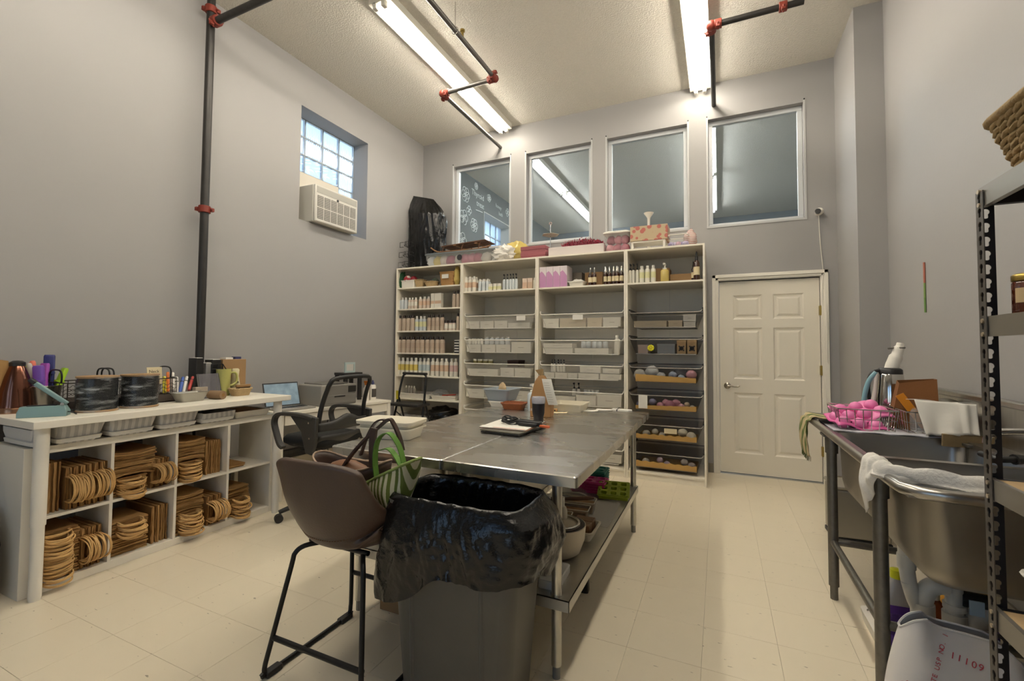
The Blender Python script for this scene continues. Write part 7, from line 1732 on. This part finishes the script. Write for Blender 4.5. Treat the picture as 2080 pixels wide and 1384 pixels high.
# pot lids and pans
p = at(1912, 803, y=3.3); t = thing('saucepan', 'upturned grey saucepan drying beside the brown bag', 'pan', (p.x + .02, 3.3, DK + .07), 0, None, (.5, .25, 0))
b = MB(); b.lathe([(.09, 0), (.095, .005), (.09, .05), (.07, .09), (.0, .1)], 28, cap0=False); b.obj('pan', mat('dull_aluminium', '#b3b0a6', .3, .8), t, smooth=60)
b = MB(); b.tube([(.094 * math.cos(a), .094 * math.sin(a), 0) for a in [2 * PI * i / 28 for i in range(28)]], .006, 8, closed=True); b.obj('rim', CHROME, t, smooth=60)
p = at(1886, 800, y=3.05); t = thing('steel_cover', 'small steel lid standing on edge beside the saucepan', 'lid', (p.x, 3.06, DK + .055), 0, None, (PI / 2 - .2, 0, .9))
b = MB(); b.lathe([(.06, 0), (.062, .004), (.05, .018), (.0, .026)], 24); b.obj('disc', CHROME, t, smooth=60)
b = MB(); b.lathe([(.008, .024), (.012, .04), (.0, .044)], 12); b.obj('knob', CHROME, t, smooth=60)
# parchment sheet over a rack
t = thing('parchment', 'white cloth sheet hanging over the rack at the sink', 'cloth', (0, 0, 0))
c00, c10, c11, c01 = at(1857, 812, y=ymat + .03), at(1985, 822, y=ymat - .02), at(1990, 884, y=ymat - .08), at(1880, 885, y=ymat - .05)
b = MB()
def par(s_, q):
    p_ = c00.lerp(c10, s_).lerp(c01.lerp(c11, s_), q); w_ = .010 * math.sin(s_ * 11 + q * 2) * q + .014 * math.exp(-((s_ - .8) / .06) ** 2)
    return (p_.x, p_.y - w_, p_.z + .004 * math.sin(s_ * 17) * q)
b.grid(par, 36, 14)
def par2(s_, q): p_ = c00.lerp(c10, s_); return (p_.x + .0, p_.y + .12 * q, p_.z + .004 * math.sin(s_ * 9) - .01 * q)
b.grid(par2, 36, 4); b.obj('sheet', mat('parchment', '#c9c6be', .8, bump=.15, bscale=25), t, smooth=60, solid=.002)
rack(.66, 1.02, ymat - .0, ymat + .04, c00.z - DK - .02, 'low wire rack under the hanging white sheet', 'towel_rack') if False else None
t = thing('wood_board', 'worn wooden board propped below the hanging white sheet', 'board', (c01.x + .16, ymat - .055, SZ - .05))
b = MB(); b.box(-.1, -.012, .0, .12, .004, .06, Matrix.Rotation(.1, 4, 'X')); b.obj('board', mat('worn_wood', '#7d6a4a', .8, var=.3, scale=20), t)
# striped towel over the far rim
t = thing('striped_towel', 'striped tea towel hanging over the far sink rim', 'towel', (0, 0, 0))
STW = bands('towel_stripe', '#b7a57e', '#5f6b3a', 9, 1, .85, .4, .55)
y0_, y1_ = 3.22, 3.46
b = MB()
def tw(s_, q):
    y = y0_ + (y1_ - y0_) * s_ + .015 * math.sin(q * 5)
    if q < .35: k = q / .35; x, z = SX0 + .02 + .16 * (1 - k) , SZ + .012 - .02 * (1 - k)
    elif q < .5: k = (q - .35) / .15; a = PI / 2 + k * PI / 2; x, z = SX0 + .012 + .026 * math.cos(a) + .008 * (1 - k), SZ - .012 + .026 * math.sin(a)
    else: k = (q - .5) / .5; x, z = SX0 - .015 - .012 * math.sin(k * 3), SZ - .012 - .20 * k
    f = .014 * math.sin(s_ * 16 + q * 3)
    return (x - abs(f) * (1 if q > .45 else 0), y + f * .3, z + (abs(f) * .6 if q < .45 else 0))
b.grid(tw, 28, 40); b.obj('cloth', STW, t, smooth=60, solid=.003)
b = MB()
for k in range(26):
    p_ = Vector(tw(k / 26 + .01, 1)); b.tube([p_, p_ + Vector((0, .002, -.028))], .0016, 4)
o = b.obj('fringe', mat('olive_fringe', '#5a6132', .9), t); o['kind'] = 'stuff'
# white cloth along the near rim
t = thing('white_towel', 'white cloth draped over the front sink rim', 'towel', (0, 0, 0))
b = MB()
def wt(s_, q):
    # q across the cloth (outside hang .. inside), s_ along the rim from far to near
    y = 2.12 - .34 * s_; x = SX0 + .012 + max(0, (s_ - .55)) * .9; 
    hang = .17 * max(0, 1 - s_ / .42) ** .7 + .012
    if q < .4: k = 1 - q / .4; X, Z = x - .03 - .012 * math.sin(k * 4), SZ - .005 - hang * k
    elif q < .6: k = (q - .4) / .2; a = PI - k * PI; X, Z = x + .032 * math.cos(a), SZ + .0 + .032 * math.sin(a)
    else: k = (q - .6) / .4; X, Z = x + .035 + .03 * k, SZ - .005 - .05 * k
    f = .010 * math.sin(s_ * 30 + q * 6) + .012 * N3(s_ * 5, q * 5, 1)
    return (X + f * .6, y + f * .4, Z + abs(f) * .9)
b.grid(wt, 60, 30); b.obj('cloth', mat('white_cotton', '#d5d2cb', .9, bump=.3, bscale=90), t, smooth=60, solid=.004)
t = thing('spray_hose', 'black sprayer handle lying across the sink divider', 'sprayer', (0, 0, 0))
p0, p1, p2 = at(1992, 922, z=SZ + .005), at(2030, 934, z=SZ + .005), at(2060, 934, z=SZ + .005)
b = MB(); b.tube(wire_path([p0, p0.lerp(p1, .5), p1, p2], 5), .012, 10); b.obj('handle', BLACKP, t, smooth=60)
b = MB(); b.cyl(p2, p2 + (p2 - p1).normalized() * .05, .02, .016, n=12); b.obj('nozzle', BLACKP, t, smooth=60)
# ---------------- below the sink
p = at(1733, 1100, z=0); t = thing('step_bin', 'square stainless bin on the floor behind the sink leg', 'bin', (.87, 3.95, 0), .05)
b = MB(); b.box(-.16, -.13, .03, .16, .13, .36); b.obj('body', mat('satin_bin', '#a8a498', .35, .7), t, bevel=.015)
b = MB(); b.box(-.162, -.132, 0, .162, .132, .03); b.obj('base', BLACKP, t, bevel=.005); b = MB(); b.box(-.165, -.135, .36, .165, .135, .385); b.obj('lid', mat('satin_bin', '#a8a498', .35, .7), t, bevel=.01)
PVC = mat('pvc_white', '#c3bfb3', .4)
t = thing('drain_pipe', 'white PVC drain pipes with elbows under the sink', 'pipe', (0, 0, 0))
bxs = [((xs[1] + xs[2]) / 2, (y0 + y1) / 2) for y0, y1 in BAS] if False else None
dcx = (SX0 + .075 + SX1 - .10) / 2; dzs = SZ - .03 - .30
dy = [(a_ + c_) / 2 for a_, c_ in BAS]
def pv(nm, pts, r=.026, m=PVC): r *= .72; b = MB(); b.tube(pts, r, 14); return b.obj(nm, m, t, smooth=60)
def col(p_, ax, r=.032, L=.05, m=PVC): r *= .72; b = MB(); ax = Vector(ax); p_ = Vector(p_); b.cyl(p_ - ax * L / 2, p_ + ax * L / 2, r, n=16); return b.obj('collar', m, t, smooth=50)
YP = 2.2
A_ = lambda u, v, y=YP: at(u, v, y=y)
pv('tailpiece', [A_(1838, 1085), A_(1841, 1150), A_(1846, 1182)], .034); pv('bend', wire_path([A_(1846, 1182), A_(1856, 1215), A_(1868, 1240), A_(1876, 1250)], 4), .034)
col(A_(1841, 1140), (0, 0, 1), .040, .05)
pv('elbow', wire_path([A_(1874, 1245), A_(1876, 1215), A_(1886, 1196), A_(1906, 1190), A_(1925, 1194)], 5), .042); col(A_(1874, 1238), (0, 0, 1), .050, .05)
pv('cross_pipe', [A_(1905, 1191), A_(1937, 1198)], .030)
pv('tailpiece', [A_(1935, 1120), A_(1937, 1180), A_(1940, 1290)], .036); col(A_(1936, 1178), (0, 0, 1), .046, .04, mat('old_brass', '#6b5f4a', .4, .8)); col(A_(1939, 1232), (0, 0, 1), .046, .02); col(A_(1940, 1268), (0, 0, 1), .050, .08)
pv('rubber_coupling', [A_(1950, 1215), A_(2012, 1228)], .038, BLACKP)
b = MB(); q0 = A_(1972, 1222); b.box(q0.x - .02, q0.y - .045, q0.z - .03, q0.x + .02, q0.y - .039, q0.z + .02); b.obj('sticker', mat('pale_blue_sticker', '#a9bcc6', .5), t)
pv('side_elbow', wire_path([A_(2025, 1250), A_(2000, 1248), A_(1984, 1258), A_(1979, 1285), A_(1979, 1320)], 5), .048); col(A_(1979, 1280), (0, 0, 1), .056, .04)
# cleaner bottles
FLZ = .06
t = thing('crate', 'low white plastic crate under the sink holding cleaners', 'crate', (.84, 2.55, 0))
b = MB(); b.loft([rrect(.42, .5, .03, 4, 0), rrect(.44, .52, .03, 4, FLZ), rrect(.40, .48, .03, 4, FLZ), rrect(.40, .48, .03, 4, FLZ - .01)]); b.obj('tub', WPLAS, t, smooth=40)
def jug(u, v, y, w_, d_, h, body, cap, label, z=FLZ, parts=()):
    p_ = at(u, v, y=y); t = thing('cleaner_bottle', label, 'bottle', (p_.x, y, z), .1)
    b = MB(); b.loft([rrect(w_ * .95, d_ * .95, .02, 4, 0), rrect(w_, d_, .025, 4, .01), rrect(w_, d_, .025, 4, h * .62), rrect(w_ * .6, d_ * .7, .02, 4, h * .82), rrect(w_ * .32, d_ * .45, .012, 4, h * .9)]); b.obj('body', body, t, smooth=45)
    b = MB(); b.lathe([(w_ * .2, h * .89), (w_ * .2, h * .99), (w_ * .15, h)], 14); b.obj('cap', cap, t, smooth=45)
    for nm, z0_, z1_, m in parts:
        b = MB(); b.loft([rrect(w_ + .003, d_ + .003, .025, 4, h * z0_), rrect(w_ + .003, d_ + .003, .025, 4, h * z1_)], False, False); b.obj(nm, m, t, smooth=45)
    return t
VIO = mat('violet_liquid', '#4f2a8c', .25, coat=.4)
jug(1822, 1220, 2.45, .11, .08, .34, mat('clear_grey', '#a5a3a4', .2), mat('lime_cap', '#c3c51f', .4), 'clear bottle of violet cleaner with yellow cap under the sink', FLZ, (('liquid', .02, .6, VIO), ('label', .25, .5, mat('violet_label', '#6a4aa6', .5))))
jug(1895, 1225, 2.42, .11, .07, .29, mat('amber_liquid', '#7a3a14', .15, coat=.4), WCAP, 'amber bottle of cleaner behind the drain pipe', FLZ, (('label', .25, .55, mat('dark_amber_label', '#3a2015', .5)),))
jug(1965, 1215, 2.45, .16, .1, .40, mat('yellow_plastic', '#d3951b', .4), mat('blue_cap', '#2c3f8e', .4), 'yellow jug with blue cap and purple label under the sink', FLZ, (('label', .1, .45, mat('purple_label', '#54407e', .5)), ('label_band', .45, .5, mat('yellow_band', '#d8b02a', .5))))
# sodium bicarbonate sack
t = thing('powder_sack', 'white paper sack of sodium bicarbonate with red lettering', 'sack', (.70, 2.0, 0))
hs_ = .41
b = MB()
def sack(s_, q):
    a = 2 * PI * s_; c, s__ = math.cos(a), math.sin(a); w_ = .20 * (1 - .18 * q * q); d_ = .085 * (1 - .75 * q ** 1.6) + .006
    k = lambda v, e: math.copysign(abs(v) ** e, v)
    return (w_ * k(c, .5) + .02 * q, d_ * k(s__, .6) * (1 + .12 * N3(c * 2, q * 3, s__)) + .012 * math.sin(c * 6 + q * 2) * q, (hs_ * (1.06 - .26 * abs(c * .8 + .3)) + .01 * math.sin(c * 7)) * q)
b.grid(sack, 48, 20, closeu=True); b.obj('paper', mat('sack_paper', '#cfccca', .7, bump=.25, bscale=14), t, smooth=60)
b = MB(); b.tube([sack(i / 48, 1) for i in range(48)], .004, 5, closed=True); b.obj('top_fold', mat('sack_paper', '#cfccca', .7), t)
_sk = [sack(.5 + .5 * i / 160, j / 60) for i in range(161) for j in range(61)]
_sk = [p_ for p_ in _sk if p_[1] < .0]
def sack_y(x, z): return min(_sk, key=lambda p_: (p_[0] - x) ** 2 + (p_[2] - z) ** 2)[1]
def on_sack(txt, size, x, zf, rot, m=REDINK):
    z_ = hs_ * zf
    for i, ch in enumerate(txt):
        if ch == ' ': continue
        k = (i - (len(txt) - 1) / 2) * size * .62; px_, pz_ = x + k * math.cos(rot), z_ - k * math.sin(rot)
        tl_ = math.atan2(sack_y(px_, pz_ + .015) - sack_y(px_, pz_ - .015), .03); tx_ = math.atan2(sack_y(px_ + .015, pz_) - sack_y(px_ - .015, pz_), .03)
        o = text(ch, size, m, t, (px_, sack_y(px_, pz_) - .004, pz_), (0, 0, 0), 'letter')
        o.rotation_euler = (Matrix.Rotation(tx_, 4, 'Z') @ Matrix.Rotation(-tl_, 4, 'X') @ Matrix.Rotation(rot, 4, 'Y') @ Matrix.Rotation(PI / 2, 4, 'X')).to_euler()
on_sack('SODIUM BICARBONATE USP NO. 1', .020, -.085, .56, -1.22)
on_sack('60111', .028, .015, .82, PI + .25)
on_sack('MADE IN U.S.A', .022, .085, .62, PI + .2)
on_sack('50', .026, -.145, .52, -.6)
on_sack('lb', .022, -.13, .43, -.6, INK)
b = MB(); b.tube([(.09 + .028 * math.cos(a), -.085, hs_ * .5 + .028 * math.sin(a)) for a in [2 * PI * i / 20 for i in range(20)]], .002, 5, closed=True); b.obj('emblem_ring', INK, t)
b = MB(); b.tube([(.04, -.078, hs_ * .60), (.125, -.078, hs_ * .575)], .0016, 4); b.obj('print_rule', INK, t); b = MB(); b.tube([(.045, -.08, hs_ * .585), (.12, -.08, hs_ * .56)], .0016, 4); b.obj('print_rule', INK, t)

# ================================================================ things on the metal rack
z = 1.75 + .012
t = thing('seagrass_basket', 'woven seagrass basket on top of the metal rack', 'basket', (.86, 1.40, z + .002), 0)
SEA = mat('seagrass', '#8d7650', .85, var=.3, scale=60, bump=.4, bscale=120)
W0, D0, H0 = .40, .46, .155
for k in range(9):
    f = (k + .5) / 9; e = .04 * (1 - f); base_ = rrect(W0 - 2 * e, D0 - 2 * e, .05, 4)
    pts = []
    n_ = len(base_)
    per = []
    for i in range(n_):
        p_, q_ = Vector(base_[i]), Vector(base_[(i + 1) % n_]); m_ = max(1, int((q_ - p_).length / .014))
        per += [p_.lerp(q_, j / m_) for j in range(m_)]
    for ph in (0, PI):
        pts = []
        for i, p_ in enumerate(per):
            nv = Vector((p_.x / W0, p_.y / D0, 0)).normalized(); w_ = i * PI / 2.5 + k * 1.3 + ph; pts.append(p_ + nv * (.006 * math.cos(w_)) + Vector((0, 0, H0 * f + .0065 * math.sin(w_))))
        b = MB(); b.tube(pts, .0072, 6, closed=True); b.obj('woven_strand', SEA, t, smooth=60)
b = MB(); b.tube([(x, y, H0 + .008) for x, y, _ in rrect(W0 + .012, D0 + .012, .05, 5)], .011, 8, closed=True); b.obj('rim', SEA, t, smooth=60)
b = MB(); b.box(-W0 / 2 + .05, -D0 / 2 + .05, 0, W0 / 2 - .05, D0 / 2 - .05, .008); b.obj('base', SEA, t)
t = thing('white_cup', 'white cup standing in the seagrass basket', 'cup', (.80, 1.52, z + .012)); hc = .235
b = MB(); b.lathe([(.035, 0), (.048, hc - .004), (.046, hc), (.043, hc - .003), (.03, .005)], 22); b.obj('cup', WPLAS, t, smooth=50)
b = MB(); b.tube([(.048 * math.cos(a), .048 * math.sin(a), hc - .012) for a in [2 * PI * i / 22 for i in range(22)]], .004, 6, closed=True); b.obj('band', PAPER, t, smooth=50)
z = 1.40 + .012
p = at(2056, 636, x=.735); t = thing('amber_jar', 'amber glass jar with gold lid on the rack shelf', 'jar', (.725, 1.57, z))
hj = .105
AMJ = mat('amber_syrup', '#4a1d0c', .12, coat=.6)
b = MB(); b.lathe([(.042, 0), (.045, .004), (.045, hj * .78), (.042, hj * .82)], 26); b.obj('glass', AMJ, t, smooth=50)
b = MB(); b.lathe([(.044, hj * .83), (.045, hj * .85), (.045, hj * .97), (.042, hj), (.0, hj)], 26); b.obj('lid', mat('gold_lid', '#b39a52', .3, .9), t, smooth=50)
b = MB(); b.grid(lambda s_, q: (.0455 * math.cos(PI + .2 + 1.3 * s_), .0455 * math.sin(PI + .2 + 1.3 * s_), hj * (.3 + .35 * q)), 12, 1); b.obj('label', mat('aged_label', '#b9a27a', .7), t)
for k, (y, x, h_, c) in enumerate(((1.25, .80, .10, '#4a1d0c'), (1.1, .78, .12, '#5a2a10'))):
    item('amber_jar', 'jar', .04, h_, (AMJ, mat('gold_lid', '#b39a52', .3, .9), CREAM), (x, y, z), 'amber jar %s on the rack shelf, nearer the camera' % ORD[k + 1], 'jar')
z = .637 + .012
t = thing('clear_tub', 'clear plastic tub on the lower rack shelf', 'tub', (.88, 1.42, z))
b = MB(); b.loft([rrect(.34, .3, .03, 4, .001), rrect(.40, .36, .035, 4, .12)], True, False); b.obj('tub', CLEAR, t, smooth=40, solid=.003)
b = MB(); b.tube(rrect(.40, .36, .035, 4, .12), .005, 6, closed=True); b.obj('rim', WPLAS, t)
lump('white_cloth', 'white folded cloth inside the clear tub on the rack', 'cloth', (.9, 1.42, z + .006), (.2, .18, .08), PAPER, 91, .2)
